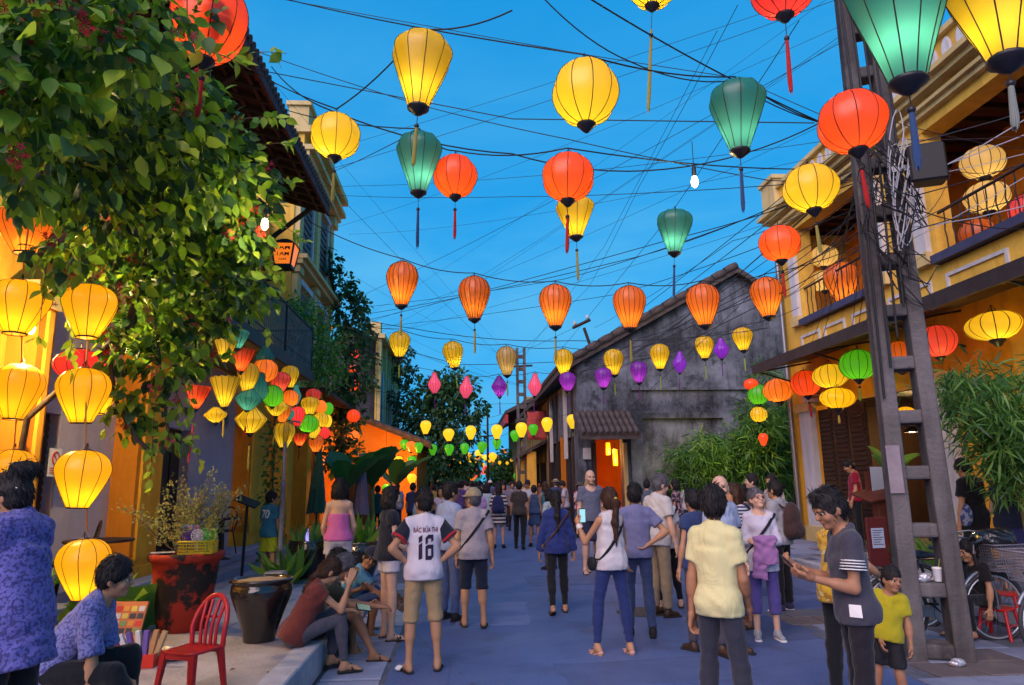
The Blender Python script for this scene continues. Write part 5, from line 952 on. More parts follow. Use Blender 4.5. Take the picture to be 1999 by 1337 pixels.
        for sgn in (-1, 1):
            if 0 < sl < 1: Q += arm_p(sgn, gs+.005*S, sl, 0, .035, flare=.012*S)
            elif sl > 1: Q += arm_p(sgn, gs, 1.0, .28 if sl < 2 else .93, .035, flare=.004)
        cuts = [(tor(0, 0, hem), -U)]
        if sl == -1: cuts.append((tor(0, 0, .30), U))
        if sl == 0:
            for sgn in (-1, 1): cuts.append((tor(sgn*(sw-.012), 0, .40), T @ nrm(V3(sgn, 0, .12))))
        Q.append(dict(ell(tor(0, .035 if not o.get('back') else -.04, .50), V3(neck*.95, neck, neck*(.85 if not o.get('vneck') else 1.4))*S, T, .01), op='s'))
        if bottom and hem < bottom[2].get('waist', .04) if (bottom and len(bottom) > 2) else bottom:
            gb = ((bottom[2].get('g', .012) if len(bottom) > 2 else .012)+.011)*S
            Q += [dict(ell(tor(0, -.005, -.01), V3(.136 if fem else .128, .100, .12)*S*fat+gb, T, .04))]+[ell(tor(s_*.056, -.058, -.03), V3(.068, .063, .075)*S*fat**.5+gb, T, .04) for s_ in (-1, 1)]
            if ph is None:
                for sgn in (-1, 1): Q.append(cap_(hip[sgn], hip[sgn]+(KN[sgn]-hip[sgn])*.6, .084*lw+gb, .072*lw+gb, .04))
        if o.get('collar'): Q.append(cap_(tor(-.035, -.045, .475), tor(.035, -.045, .475), .026*S, .026*S, .02))
        go = piece('shirt' if not o.get('name') else o['name'], Q, tm, wr=o.get('wr', .0032), cuts=cuts, seed=sd_); J['shirt'] = go
        if o.get('sleeve'):
            for sgn in (-1, 1): piece('sleeve', arm_p(sgn, gs+.010*S, sl+.004, 0, .03, flare=.014*S), o['sleeve'], wr=.003, seed=sd_)
        if o.get('cuff'):
            for sgn in (-1, 1):
                e0 = sh[sgn]+(EL[sgn]-sh[sgn])*(sl-.09); e1 = sh[sgn]+(EL[sgn]-sh[sgn])*(sl+.006); up = D_(EL[sgn]-sh[sgn])
                piece('sleeve_cuff', [cap_(e0-up*.02, e1+up*.02, .045*wa+gs+.027*S, .045*wa+gs+.029*S, .01, cut=[(e1, up), (e0, -up)])], o['cuff'])
    if bottom:
        ty, bm2 = bottom[0], bottom[1]; o = bottom[2] if len(bottom) > 2 else {}; g = o.get('g', .012)*S; waist = o.get('waist', .04)
        if ty == 'skirt':
            L_ = o.get('len', .42)*S; piece('skirt', [ecy(tor(0, 0, waist), pel-V3(0, 0, L_), (.11*S*fat+g, .088*S+g), (o.get('flare', .20)*S, o.get('flare', .20)*S*.8), Xa, .03), ell(tor(0, -.005, -.01), V3(.138, .102, .12)*S+g, T, .04, cut=[(tor(0, 0, waist), U)])], bm2, wr=.004, seed=sd_, cuts=[(pel-V3(0, 0, L_), V3(0, 0, -1))])
        else:
            th, sn, fl = {'long': (1, .955, .008), 'skinny': (1, .93, 0), 'capri': (1, .5, .006), 'shorts': (.86, 0, .024), 'short': (.42, 0, .016), 'knee': (1, .06, .03)}[ty]
            fl = o.get('flare', fl)*S; wc = [(tor(0, 0, waist), U)]; Q = [ell(tor(0, -.005, -.01), V3(.136 if fem else .128, .100, .12)*S*fat+g*.8, T, .04, cut=wc), ecy(tor(0, 0, .09), tor(0, 0, -.05), (.106*S*fat+g, .084*S*fat+g), (.132*S*fat+g, .098*S*fat+g), Xa, .04, cut=wc)]+[ell(tor(s_*.056, -.058, -.03), V3(.068, .063, .075)*S*fat**.5+g*.8, T, .04, cut=wc) for s_ in (-1, 1)]
            for sgn in (-1, 1): Q += leg_p(sgn, g, th, sn, .035, flare=fl, gk=g*(.55 if ty == 'skinny' else 1))
            piece('shorts' if ty in ('shorts', 'short', 'knee') else 'trousers', Q, bm2, wr=o.get('wr', .0028), cuts=[(tor(0, 0, waist), U)] if ph is None else [], seed=sd_+3)
    # hair
    if hair and hair[0] != 'bald':
        hy, hm = hair[0], M[hair[1]]; hcl = min(cell*.7, .010); g = .010*S*hs
        capd = 1.0
        base = [ell(HP_(0, -.016, .030), hr+V3(.007, .010, .009)*S*hs*capd, hR, .02)]; zlow = -.055
        cutp = [(HP_(0, .060, .075), hR @ nrm(V3(0, .86, -.52)))]
        fr_ = dict(op='s'); sub = [dict(ell(HP_(0, .115, -.045), V3(.074, .095, .098)*S*hs, hR, .01), op='s')]
        low = [(HP_(0, -.05, zlow), hR @ nrm(V3(0, .55, -.85)))]
        if hy in ('short', 'crop'): Q = base+[ell(HP_(0, -.043, -.012), V3(.067, .056, .068)*S*hs, hR, .03)]+sub; cc = [(HP_(0, -.06, -.075), hR @ nrm(V3(0, .25, -1)))]
        else: Q = base+[ell(HP_(0, -.045, -.02), V3(.076, .066, .085)*S*hs, hR, .03)]+sub; cc = []
        if hy == 'tuft': Q = base+[ell(HP_(0, -.05, -.01), V3(.070, .055, .07)*S*hs, hR, .03), cap_(HP_(-.028, .058, .112), HP_(.03, .054, .118), .022*S, .022*S, .03)]+sub; cc = [(HP_(0, -.06, -.075), hR @ nrm(V3(0, .25, -1)))]
        if hy == 'bob': Q += [ell(HP_(0, -.05, -.055), V3(.098, .075, .105)*S*hs, hR, .04)]+[cap_(HP_(s_*.078, -.01, .03), HP_(s_*.086, .0, -.10), .028*S, .026*S, .04) for s_ in (-1, 1)]
        if hy == 'long': Q += [cap_(HP_(0, -.06, .0), nb-T[:, 1]*.10*S-U*.16*S, .075*S, .05*S, .05), cap_(HP_(0, -.075, -.08), nb-T[:, 1]*.11*S-U*.25*S, .07*S, .03*S, .05)]+[cap_(HP_(s_*.07, -.01, .03), HP_(s_*.08, -.03, -.12), .03*S, .026*S, .04) for s_ in (-1, 1)]
        if hy == 'ponytail': Q += [cap_(HP_(0, -.10, .015), HP_(0, -.135, -.02), .026*S, .036*S, .02), cap_(HP_(0, -.135, -.02), nb-T[:, 1]*.115*S-U*.08*S, .036*S, .036*S, .03), cap_(nb-T[:, 1]*.115*S-U*.08*S, nb-T[:, 1]*.13*S-U*o_len(hair)*S, .036*S, .014*S, .03)]
        if hy == 'lowpony': Q += [cap_(HP_(0, -.09, -.05), HP_(0, -.10, -.14), .024*S, .03*S, .02), cap_(HP_(0, -.10, -.14), nb-T[:, 1]*.10*S-U*.10*S, .03*S, .012*S, .02)]
        if hy == 'bun': Q += [ell(HP_(.0, -.098, .118), V3(.064, .060, .052)*S, hR, .015), cap_(HP_(-.045, -.08, .14), HP_(.05, -.11, .125), .034*S, .034*S, .02)]
        for s_ in (-1, 1): Q.append(cap_(HP_(s_*.070, .012, .03), HP_(s_*.072, .010, -.005), .013*S*hs, .008*S*hs, .012))
        hv, hf = sdf(Q, hcl, cuts=cc, wr=.0034, seed=sd_, pad=.02); tri = np.concatenate([hf[:, [0, 1, 2]], hf[:, [0, 2, 3]]])
        if cell < .0172 and len(hf):      # loose strands break up the outline
            fc = hv[hf].mean(1); fnm = np.cross(hv[hf[:, 1]]-hv[hf[:, 0]], hv[hf[:, 2]]-hv[hf[:, 0]]); fnm /= np.maximum(np.linalg.norm(fnm, axis=1, keepdims=True), 1e-9); pick = rng.integers(0, len(fc), 1500 if cell < .0145 else 800); nn_ = fnm[pick]; dn_ = -hR[:, 2]*.9-hR[:, 1]*.35
            dd_ = dn_-nn_*(nn_ @ dn_)[:, None]+nn_*(.02+.13*rng.random((len(pick), 1)))+rng.normal(size=(len(pick), 3))*.10; sv_, sf_, _q = scatter(fc[pick]-nn_*.003, dd_, (.028+.034*rng.random(len(pick)))*S, STRAND, 1)
            tri = np.concatenate([tri, sf_+len(hv)]); hv = np.concatenate([hv, sv_])
        if len(tri): link('hair', npmesh('hair', hv, tri, hm), root)
    if shoes:
        sy, sm = shoes[0], shoes[1]
        for sgn in (-1, 1):
            fy = (legL if sgn < 0 else legR); Fd = rotm('Z', fy[2]) @ V3(0, 1, 0); pit = fy[3] if len(fy) > 3 else 0; Fd = nrm(Fd*math.cos(R(pit))-V3(0, 0, 1)*math.sin(R(pit))); dn = nrm(V3(0, 0, -1)-Fd*Fd[2]*-1); A = AN[sgn]; lat = np.cross(Fd, dn)
            fcl = max(.009, cell*.7); solep = [cap_(A+dn*.074*S-Fd*.035*S, A+dn*.078*S+Fd*.14*S, .036*S, .042*S, .02, cut=[(A+dn*.085*S, dn), (A+dn*.066*S, -dn)])]
            if sy in ('shoe', 'sneaker'):
                so_ = piece('shoe', [cap_(A+U*0, A+dn*.045*S-Fd*.02*S, .040*S, .038*S, .02), cap_(A+dn*.035*S, A+dn*.055*S+Fd*.125*S, .040*S, .032*S, .03)], sm, fcl, cuts=[(A+dn*.078*S, dn), (A-dn*.03*S, -dn)]); piece('sole', solep, M['paper'] if sy == 'sneaker' else M['sole'], fcl, parent=so_)
            else:
                if sy == 'heel': solep = [cap_(A+dn*.074*S-Fd*.03*S, A+dn*.078*S+Fd*.14*S, .034*S, .038*S, .02, cut=[(A+dn*.088*S, dn), (A+dn*.066*S, -dn)]), cap_(A+dn*.08*S-Fd*.035*S, A+V3(0, 0, -1)*.155*S-Fd*.02*S, .028*S, .022*S, .01)]
                so_ = piece('sole', solep, sm, fcl); st = [cap_(A+dn*.062*S+Fd*.075*S+lat*-.045*S, A+dn*.018*S+Fd*.06*S, .009*S, .010*S, .006), cap_(A+dn*.062*S+Fd*.075*S+lat*.045*S, A+dn*.018*S+Fd*.06*S, .009*S, .010*S, .006), cap_(A+dn*.018*S+Fd*.06*S, A+dn*.05*S+Fd*.125*S, .009*S, .006*S, .006)]
                if sy != 'flip': st += [cap_(A+dn*.01*S+Fd*.03*S+lat*.03*S, A+dn*.015*S-Fd*.035*S, .009*S, .009*S, .01), cap_(A+dn*.01*S+Fd*.03*S-lat*.03*S, A+dn*.015*S-Fd*.035*S, .009*S, .009*S, .01), cap_(A+dn*.045*S+Fd*.10*S-lat*.04*S, A+dn*.03*S+Fd*.10*S+lat*.04*S, .012*S, .012*S, .01)]
                piece('strap', st, sm, .007, parent=so_, pad=.01)
    return J
def o_len(h): return h[2] if len(h) > 2 else .3
def bandtube(J, pts, r, m_, name='strap', parent=None, flat=None):
    mb = MB().tube([Vector(p) for p in pts], r, 6); return mb.build(name, m_, parent or J['root'], False)
def strap_across(J, sgn, m_, bag=None, g=.03, drop=-.02):
    """bag strap from the shoulder over chest and back to the opposite hip, laid on the shirt by ray casting"""
    T, tor = J['T'], J['tor']; me = J['shirt'].data; bvh = BVHTree.FromPolygons([v.co for v in me.vertices], [p.vertices for p in me.polygons]); pts = []
    ax = Vector(tor(0, 0, .2)); n = 40
    for i in range(n+1):
        a = 2*math.pi*i/n; q = tor(0, 0, .21)+T @ nrm(V3(sgn*.62, 0, .78))*math.cos(a)*.6+T @ V3(0, 1, 0)*math.sin(a)*.6
        c = Vector(tor(sgn*-.02, 0, .2)); d = (c-Vector(q)); h = bvh.ray_cast(Vector(q), d.normalized())
        if h[0] is not None: pts.append(h[0]-d.normalized()*.004)
    mb = MB(); w2 = .016*J['S']; vs = []; N_ = len(pts); ctr = Vector(tor(0, 0, .2)); pn = Vector(T @ nrm(V3(sgn*-.78, 0, .62)))
    for p in pts: o = (p-ctr).normalized(); vs += [p+pn*w2, p-pn*w2, p+pn*w2+o*.006, p-pn*w2+o*.006]
    for i in range(N_):
        a, b = i*4, ((i+1) % N_)*4
        mb.f += [[a+2, a+3, b+3, b+2], [a, a+2, b+2, b], [a+3, a+1, b+1, b+3]]; mb.m += [0]*3; mb.sm += [True]*3
    mb.v = [tuple(v) for v in vs]; mb.build('bag_strap', m_, J['root'], False)
# ------------------------------------------------------------------ the people in the photograph
def print_on(J, polys, m_, name, back=True):
    """flat print laid on the shirt: polys in (x, z) of the person's frame"""
    me = J['shirt'].data; bvh = BVHTree.FromPolygons([v.co for v in me.vertices], [p.vertices for p in me.polygons]); bm = bmesh.new()
    for pl_ in polys:
        vs = [bm.verts.new((x, 0, z)) for x, z in pl_]; bm.faces.new(vs)
    bmesh.ops.triangulate(bm, faces=bm.faces)
    for _ in range(4):
        es = [e for e in bm.edges if e.calc_length() > .02]
        if not es: break
        bmesh.ops.subdivide_edges(bm, edges=es, cuts=1); bmesh.ops.triangulate(bm, faces=[f for f in bm.faces if len(f.verts) > 3])
    sgn = 1 if back else -1
    for v in bm.verts:
        h = bvh.ray_cast(Vector((v.co.x, -sgn*.6, v.co.z)), Vector((0, sgn, 0))); v.co.y = (h[0].y if h[0] else -.15*sgn)-sgn*.004
    me2 = bpy.data.meshes.new(name); bm.to_mesh(me2); bm.free(); me2.materials.append(m_); return link(name, me2, J['root'])
def text_polys(body, size, cx, cz, sx=1.0):
    cu = bpy.data.curves.new('t', 'FONT'); cu.body = body; cu.size = size; cu.align_x = 'CENTER'; cu.align_y = 'CENTER'; cu.offset = size*.02; tmp = bpy.data.objects.new('tmp', cu); COL.objects.link(tmp); bpy.context.view_layer.update(); me = bpy.data.meshes.new_from_object(tmp); bpy.data.objects.remove(tmp)
    return [[(cx+me.vertices[i].co.x*sx, cz+me.vertices[i].co.y) for i in p.vertices] for p in me.polygons]
def gp(px, py, z=0.0): v = gnd(px, py, z); return (v.x, v.y, z)
def gy(px, Y, z=0.0): v = at(px, 940, Y); return (v.x, Y, z)
F_ = fabric
HIP_L, HIP_R = ((-.62, -.28, -.78), (.66, .30, -.62)), ((.62, -.28, -.78), (-.66, .30, -.62))
WALK_L, WALK_R = ((-.05, .30, -1), (-.03, .05, -1), 6, 0), ((.05, -.18, -1), (.03, -.42, -1), -6, 22)
def cap_hat(J, m_, brim=True, hat=False):
    HP_, hR, S, hs = J['HP'], J['hR'], J['S'], J['hs']; c = HP_(0, -.012, .030)
    if hat:
        o = J['piece']('hat', [ell(HP_(0, -.012, .065), V3(.094, .110, .085)*S*hs, hR, .01, cut=[(HP_(0, 0, .05), -hR[:, 2])]), ell(HP_(0, -.01, .060), V3(.165, .185, .014)*S*hs, hR, .02)], m_, .010, pad=.02)
        J['piece']('hat_band', [ell(HP_(0, -.012, .065), V3(.098, .114, .085)*S*hs, hR, .01, cut=[(HP_(0, 0, .07), -hR[:, 2]), (HP_(0, 0, .098), hR[:, 2])])], M['black_cloth'], .008, parent=o, pad=.02)
    else: J['piece']('cap', [ell(HP_(0, -.014, .034), V3(.101, .120, .122)*S*hs, hR, .01, cut=[(HP_(0, 0, .035), -hR[:, 2])])]+([ell(HP_(0, .11, .040), V3(.075, .085, .010)*S*hs, hR, .02)] if brim else []), m_, .009, pad=.02)
def glasses(J, m_, up=False, dark=True):
    HP_ = J['HP']; y, z = (.098, .004) if not up else (.070, .105); mb = MB()
    for s_ in (-1, 1):
        c = HP_(s_*.033, y, z); pts = [c+J['hR'] @ (V3(.026*math.cos(a), 0 if not up else -.0, .020*math.sin(a))*J['S']) for a in np.linspace(0, 2*math.pi, 13)]; mb.tube([Vector(p) for p in pts], .0028, 4, cap=False)
        mb.tube([Vector(HP_(s_*.058, y-.004, z+.004)), Vector(HP_(s_*.084, y-.09 if not up else y-.07, z+(.004 if not up else -.03)))], .0028, 4)
        if dark: mb.add([Vector(p)+Vector((0, 0, 0)) for p in pts[:-1]], [tuple(range(12))], 1)
    mb.tube([Vector(HP_(-.008, y+.004, z)), Vector(HP_(.008, y+.004, z))], .003, 4); mb.build('glasses', [m_, M['glass_dark']], J['root'], False)
def phone(J, p, d, up, m2=None):
    d = Vector(nrm(d)); up = Vector(nrm(up)); rt = d.cross(up).normalized(); up = rt.cross(d).normalized(); p = Vector(p); vs = []
    for z in (-1, 1):
        for y in (-1, 1):
            for x in (-1, 1): vs.append(p+rt*.037*x+up*.074*z+d*.0045*y)
    o = MB().add(vs, [(0, 2, 3, 1), (4, 5, 7, 6), (0, 1, 5, 4), (2, 6, 7, 3), (0, 4, 6, 2), (1, 3, 7, 5)]).build('mobile_phone', M['phone_black'], None, False); o.matrix_world = J['root'].matrix_basis.copy() if False else Matrix.Translation(J['root'].location) @ Matrix.Rotation(J['root'].rotation_euler.z, 4, 'Z')
    vs2 = [p+rt*.033*x+up*.066*z-d*.0058 for x, z in ((-1, -1), (1, -1), (1, 1), (-1, 1))]; MB().add(vs2, [(0, 1, 2, 3)]).build('screen', m2 or M['glass_dark'], o, False)
    return o

# --- man with the number on his back
white_l = F_('white_jersey', (.62, .56, .62)); J = person('man in white jersey number 16 and khaki shorts, hands on hips', gp(825, 1311), R(10), 1.605, armL=HIP_L, armR=HIP_R, head=(28, -4), legL=((-.09, .0, -1), (-.04, -.04, -1), 20, 0), legR=((.10, .03, -1), (.05, -.03, -1), -14, 0),
    top=('short', white_l, {'loose': .024, 'hem': -.11, 'sleeve': F_('jersey_black', (.016, .018, .03)), 'cuff': F_('jersey_red', (.42, .02, .03))}), bottom=('knee', F_('khaki', (.36, .25, .13)), {'g': .020}), hair=('short', 'hair_black'), shoes=('flip', M['sole']), cell=.0125, skin='tan')
K_ = J['pel'][2]
ink = mat('print_ink', (.02, .008, .03), .7); red_ink = mat('print_red', (.16, .01, .04), .7)
sl_ = lambda x0, z0, w_, h_: None
def q16(u, v): return (-.062+u*.135, K_+.075+v*.22)
print_on(J, [[q16(0, .0), q16(.24, .06), q16(.24, .70), q16(0, .60)], [q16(0, .66), q16(.24, .76), q16(.24, 1.0), q16(0, .9)]], ink, 'number_print')
print_on(J, [[q16(.45, .0), q16(.62, .0), q16(.62, .61), q16(.45, .54)], [q16(.62, .0), q16(.84, .0), q16(1, .12), q16(.84, .16), q16(.62, .16)], [q16(.84, .16), q16(1, .12), q16(1, .60), q16(.84, .60)], [q16(.62, .44), q16(.84, .44), q16(.84, .60), q16(.62, .60)], [q16(.45, .60), q16(.62, .67), q16(.62, .98), q16(.45, .88)], [q16(.62, .84), q16(.84, .84), q16(1, 1.0), q16(.62, 1.0)], [q16(.84, .70), q16(1, .76), q16(1, 1.0), q16(.84, .86)]], ink, 'number_print')
print_on(J, text_polys('BÁC BỨA THI', .060, .005, K_+.335, .62), red_ink, 'name_print')
# --- grey-haired man in a cap
J = person('older man in beige cap, grey polo and navy shorts walking away', gp(925, 1223), R(4), 1.585, head=(38, 0), armL=((-.20, -.02, -1), (-.02, .30, -1)), armR=((.22, -.10, -1), (.10, .10, -1)), legL=((-.05, .12, -1), (-.03, -.10, -1), 6, 0), legR=((.05, -.05, -1), (.03, -.22, -1), -8, 8), top=('short', F_('polo_grey', (.33, .29, .33)), {'loose': .026, 'hem': -.13, 'collar': 1}), bottom=('knee', F_('navy_short', (.014, .02, .04)), {'g': .022}), hair=('short', 'hair_grey'), shoes=('sandal', M['leather']), cell=.013, fat=1.08, skin='tan')
cap_hat(J, F_('cap_beige', (.30, .25, .17))); strap_across(J, 1, M['black_cloth']); o = J['piece']('shoulder_bag', [ell(J['tor'](-.19, .03, .02), V3(.045, .09, .11), J['T'], .01), ], F_('bag_tan', (.32, .24, .10)), .012)
# --- woman in blue jacket
J = person('woman with long black ponytail in blue jacket walking away', gp(1090, 1197), R(2), 1.535, 'f', armL=((-.30, -.02, -1), (-.14, .12, -1)), armR=((.30, .0, -1), (.14, .14, -1)), legL=((-.04, -.12, -1), (-.03, -.38, -1), 4, 26), legR=((.05, .16, -1), (.03, -.02, -1), -6, 0), top=('long', F_('jacket_blue', (.022, .038, .17)), {'loose': .034, 'hem': -.13, 'name': 'jacket', 'wr': .005}), bottom=('skinny', F_('black_trouser', (.012, .013, .017))), hair=('ponytail', 'hair_black', .30), shoes=('sandal', M['sole']), cell=.013)
strap_across(J, 1, M['leather']); J['piece']('shoulder_bag', [ell(J['tor'](-.21, .02, -.02), V3(.035, .07, .07), J['T'], .01)], F_('bag_brown', (.20, .11, .06)), .012)
# --- bald tall man
J = person('tall bald man in grey-blue tee standing apart in the crowd', gp(1158, 1121), R(186), 1.86, skin='pale', face=True, armL=((-.18, .0, -1), (-.04, .18, -1)), armR=((.18, -.0, -1), (.06, .2, -1)), legL=((-.09, .03, -1), (-.05, -.04, -1), 14, 0), legR=((.06, -.05, -1), (.03, -.1, -1), -8, 0), top=('short', F_('tee_greyblue', (.13, .145, .22)), {'vneck': 1, 'neck': .10, 'loose': .022}), bottom=('shorts', F_('navy_short2', (.03, .035, .08)), {'g': .02}), hair=('bald', 'hair_black'), shoes=('flip', M['sole']), cell=.015, beard=mat('stubble', (.46, .28, .20), .7))
J = person('blond woman half hidden behind the tall bald man', gy(1150, 13.6), R(200), 1.70, 'f', skin='pale', top=('tank', F_('dark_top', (.03, .03, .04))), bottom=('shorts', F_('denim_a', (.04, .06, .13))), hair=('bob', 'hair_blond'), shoes=('sandal', M['leather']), cell=.018)
# --- woman photographing with phone
J = person('woman with brown ponytail in white sleeveless blouse raising a phone', gp(1200, 1276), R(16), 1.585, 'f', head=(14, 4), armL=((-.36, .42, -.75), (.02, .75, .80)), armR=((.30, .40, -.75), (-.62, .75, .45)), legL=((-.16, .12, -1), (-.09, -.06, -1), 10, 18), legR=((.13, -.04, -1), (.05, -.10, -1), -6, 18), curl=(55, 55), top=('tank', F_('blouse_white', (.58, .54, .56)), {'loose': .022, 'hem': -.10, 'collar': 1, 'wr': .005}), bottom=('skinny', F_('jeans_blue', (.018, .032, .125), (.03, .05, .17))), hair=('ponytail', 'hair_brown', .30), shoes=('heel', mat('shoe_pink', (.50, .28, .22), .5)), cell=.0125, skin='tan')
strap_across(J, 1, M['black_cloth']); J['piece']('hair_clip', [ell(J['HP'](.0, -.122, .03), V3(.022, .016, .018), J['hR'], .01)], mat('clip_yellow', (.5, .36, .04), .5), .006, pad=.01); J['piece']('earring', [ell(J['HP'](-.082, .0, -.05), V3(.006, .006, .012), J['hR'], .004)], M['paper'], .004, pad=.008)
J['piece']('bracelet', [cap_(J['WR'][-1]-nrm(J['WR'][-1]-J['EL'][-1])*.035, J['WR'][-1]-nrm(J['WR'][-1]-J['EL'][-1])*.025, .030, .030, .01)], M['paper'], .006, pad=.01)
J['piece']('shoulder_bag', [ell(J['tor'](-.20, .06, -.04), V3(.035, .08, .07), J['T'], .01)], M['black_cloth'], .012)
o = phone(J, (J['WR'][-1]+V3(.075, .06, .085)), (0, 1, 0), (0, 0, 1), screen_m); tag(o, 'mobile phone with bright screen raised by the ponytail woman', 'phone')
# --- man hands on hips
J = person('man in heather blue tee and jeans with hand on hip', gp(1252, 1241), R(-4), 1.62, head=(-18, 0), armL=((-.12, -.05, -1), (.1, -.35, -.9)), armR=((.60, -.22, -.70), (-.80, -.18, -.50)), legL=((-.06, .10, -1), (-.04, -.06, -1), 8, 0), legR=((.05, -.06, -1), (.03, -.22, -1), -10, 10), top=('short', F_('tee_heather', (.15, .16, .31), (.22, .23, .38), 40), {'loose': .018, 'hem': -.09}), bottom=('long', F_('jeans_faded', (.025, .045, .12), (.07, .10, .2), 7), {'g': .010}), hair=('short', 'hair_black'), shoes=('shoe', M['black_cloth']), cell=.013, skin='tan')
# --- sunglasses man
J = person('greying man in sunglasses, pale shirt and beige trousers', gp(1292, 1203), R(-62), 1.73, skin='fair', head=(-16, -12), lean=4, legL=((-.06, .08, -1), (-.03, -.06, -1), 6, 0), top=('short', F_('shirt_pale', (.52, .50, .50)), {'collar': 1, 'loose': .026, 'hem': -.12}), bottom=('long', F_('trouser_beige', (.28, .22, .15)), {'g': .016}), hair=('short', 'hair_grey'), shoes=('shoe', M['leather']), cell=.014, face=True)
glasses(J, M['black_metal'])
# --- woman with bob and shoulder strap
J = person('woman with black bob in white top and black trousers, black strap', gp(1306, 1187), R(6), 1.56, 'f', armL=((-.30, .25, -.9), (.3, .8, .4)), armR=((.26, .02, -1), (.05, .2, -1)), legL=((-.07, .10, -1), (-.03, -.04, -1), 10, 0), legR=((.12, .02, -1), (.10, -.1, -1), -22, 0), top=('short', F_('top_white', (.56, .58, .62)), {'loose': .026, 'hem': -.12, 'wr': .005}), bottom=('skinny', M['black_trouser']), hair=('bob', 'hair_black'), shoes=('sandal', M['leather']), cell=.014, skin='fair')
strap_across(J, 1, M['black_cloth'])
# --- near man in yellow tee
J = person('nearest man in pale yellow tee and dark trousers seen from behind', gy(1388, 4.75), R(-40), 1.62, fat=.80, head=(20, -3), armL=((-.16, -.06, -1), (-.10, .10, -1)), armR=((.16, .05, -1), (-.1, .55, -.8)), legL=((-.10, .10, -1), (-.06, -.08, -1), 12, 0), legR=((.12, -.02, -1), (.14, -.1, -1), -20, 0), top=('short', F_('tee_yellow', (.62, .57, .28)), {'loose': .013, 'hem': -.12, 'wr': .0030}), bottom=('long', F_('trouser_slate', (.028, .030, .045)), {'g': .014}), hair=('short', 'hair_black'), shoes=('shoe', M['black_cloth']), cell=.0115, skin='brown', curl=(40, 40))
bandtube(J, [J['tor'](.055*math.cos(a), .052*math.sin(a)-.008, .462) for a in np.linspace(0, 6.28, 20)], .0022, mat('silver', (.6, .6, .62), .3, metal=1), 'necklace')
# --- old bald man with goatee, behind
J = person('bald old man with white goatee behind the yellow tee man', gy(1403, 7.1), R(-150), 1.70, skin='fair', face=True, head=(-50, 4), top=('short', F_('shirt_sky', (.34, .40, .55)), {'loose': .025}), bottom=('long', F_('trouser_grey', (.06, .06, .08))), hair=('bald', 'hair_black'), shoes=('shoe', M['leather']), cell=.015)
J['piece']('goatee', [ell(J['HP'](0, .072, -.095), V3(.034, .030, .034)*J['S'], J['hR'], .02)], mat('hair_white', (.55, .53, .52), .8), .008, pad=.01)
J = person('woman in navy vest over pale shirt beside the bald old man', gy(1352, 7.3), R(20), 1.55, 'f', top=('cap', F_('vest_navy', (.03, .05, .14)), {'loose': .03}), bottom=('long', F_('trouser_grey2', (.05, .05, .07))), hair=('short', 'hair_black'), shoes=('shoe', M['leather']), cell=.016)
J = person('woman in navy and white striped tee behind the goatee man', gy(1432, 8.3), R(100), 1.60, 'f', top=('short', stripes('stripe_navy', (.55, .54, .58), (.03, .04, .12), 26), {'loose': .03}), bottom=('long', F_('denim_b', (.06, .08, .16))), hair=('bob', 'hair_brown'), shoes=('sandal', M['leather']), cell=.016)
# --- smiling woman with glasses
J = person('smiling older woman in glasses, white top and purple trousers, arms folded', gp(1500, 1248), R(164), 1.555, 'f', skin='fair', face=True, head=(24, 14), armL=((-.20, .12, -.9), (.80, .62, .06)), armR=((.20, .12, -.9), (-.78, .62, .12)), handn=(V3(0, .6, .8), V3(0, .7, .7)), legL=((-.05, .02, -1), (-.02, -.04, -1), 16, 0), legR=((.06, .06, -1), (.02, -.05, -1), -4, 0), top=('elbow', F_('blouse_lilac', (.58, .54, .64)), {'loose': .020, 'hem': -.20, 'neck': .095}), bottom=('capri', F_('trouser_purple', (.09, .07, .26)), {'g': .014}), hair=('crop', 'hair_grey'), shoes=('sneaker', F_('sneaker_grey', (.30, .31, .34))), cell=.0125, curl=(20, 20))
glasses(J, mat('frame_rose', (.35, .12, .12), .4), dark=False); strap_across(J, -1, M['black_cloth'])
J['piece']('folded_jacket', [ecy(J['tor'](-.02, .25, .17), J['tor'](-.02, .235, -.10), (.10, .040), (.13, .030), J['T'][:, 0], .02), ecy(J['tor'](.05, .24, .12), J['tor'](.06, .22, -.27), (.05, .035), (.075, .022), J['T'][:, 0], .03), cap_(J['tor'](-.11, .24, .18), J['tor'](.08, .25, .17), .035, .035, .03)], F_('jacket_mauve', (.34, .16, .36)), .010, wr=.009)
# --- man with backpack
def backpack(J, m_, s=1.0):
    T, tor = J['T'], J['tor']; o = J['piece']('backpack', [ell(tor(0, -.20, .22), V3(.15, .09, .22)*s, T, .03), cap_(tor(-.08, -.22, .08), tor(.08, -.22, .08), .09*s, .09*s, .05)], m_, .014, wr=.003)
    J['piece']('pocket', [ell(tor(0, -.285, .12), V3(.10, .035, .10)*s, T, .02)], m_, .012, parent=o); 
    for s_ in (-1, 1): bandtube(J, [tor(s_*.09, -.15, .38), tor(s_*.11, -.03, .462), tor(s_*.11, .10, .36), tor(s_*.13, .10, .15), tor(s_*.15, -.08, .08)], .014, m_, 'shoulder_strap', o)
J = person('man in grey shirt with dark brown backpack beside the glasses woman', gy(1513, 9.2), R(38), 1.63, armR=((.2, .0, -1), (.06, .1, -1)), top=('short', F_('shirt_grey', (.33, .33, .37)), {'loose': .026, 'collar': 1}), bottom=('long', M['black_trouser'], {'g': .016}), hair=('short', 'hair_black'), shoes=('sneaker', F_('sneaker_navy', (.03, .03, .08))), cell=.015)
backpack(J, F_('pack_brown', (.055, .03, .03)), 1.05)
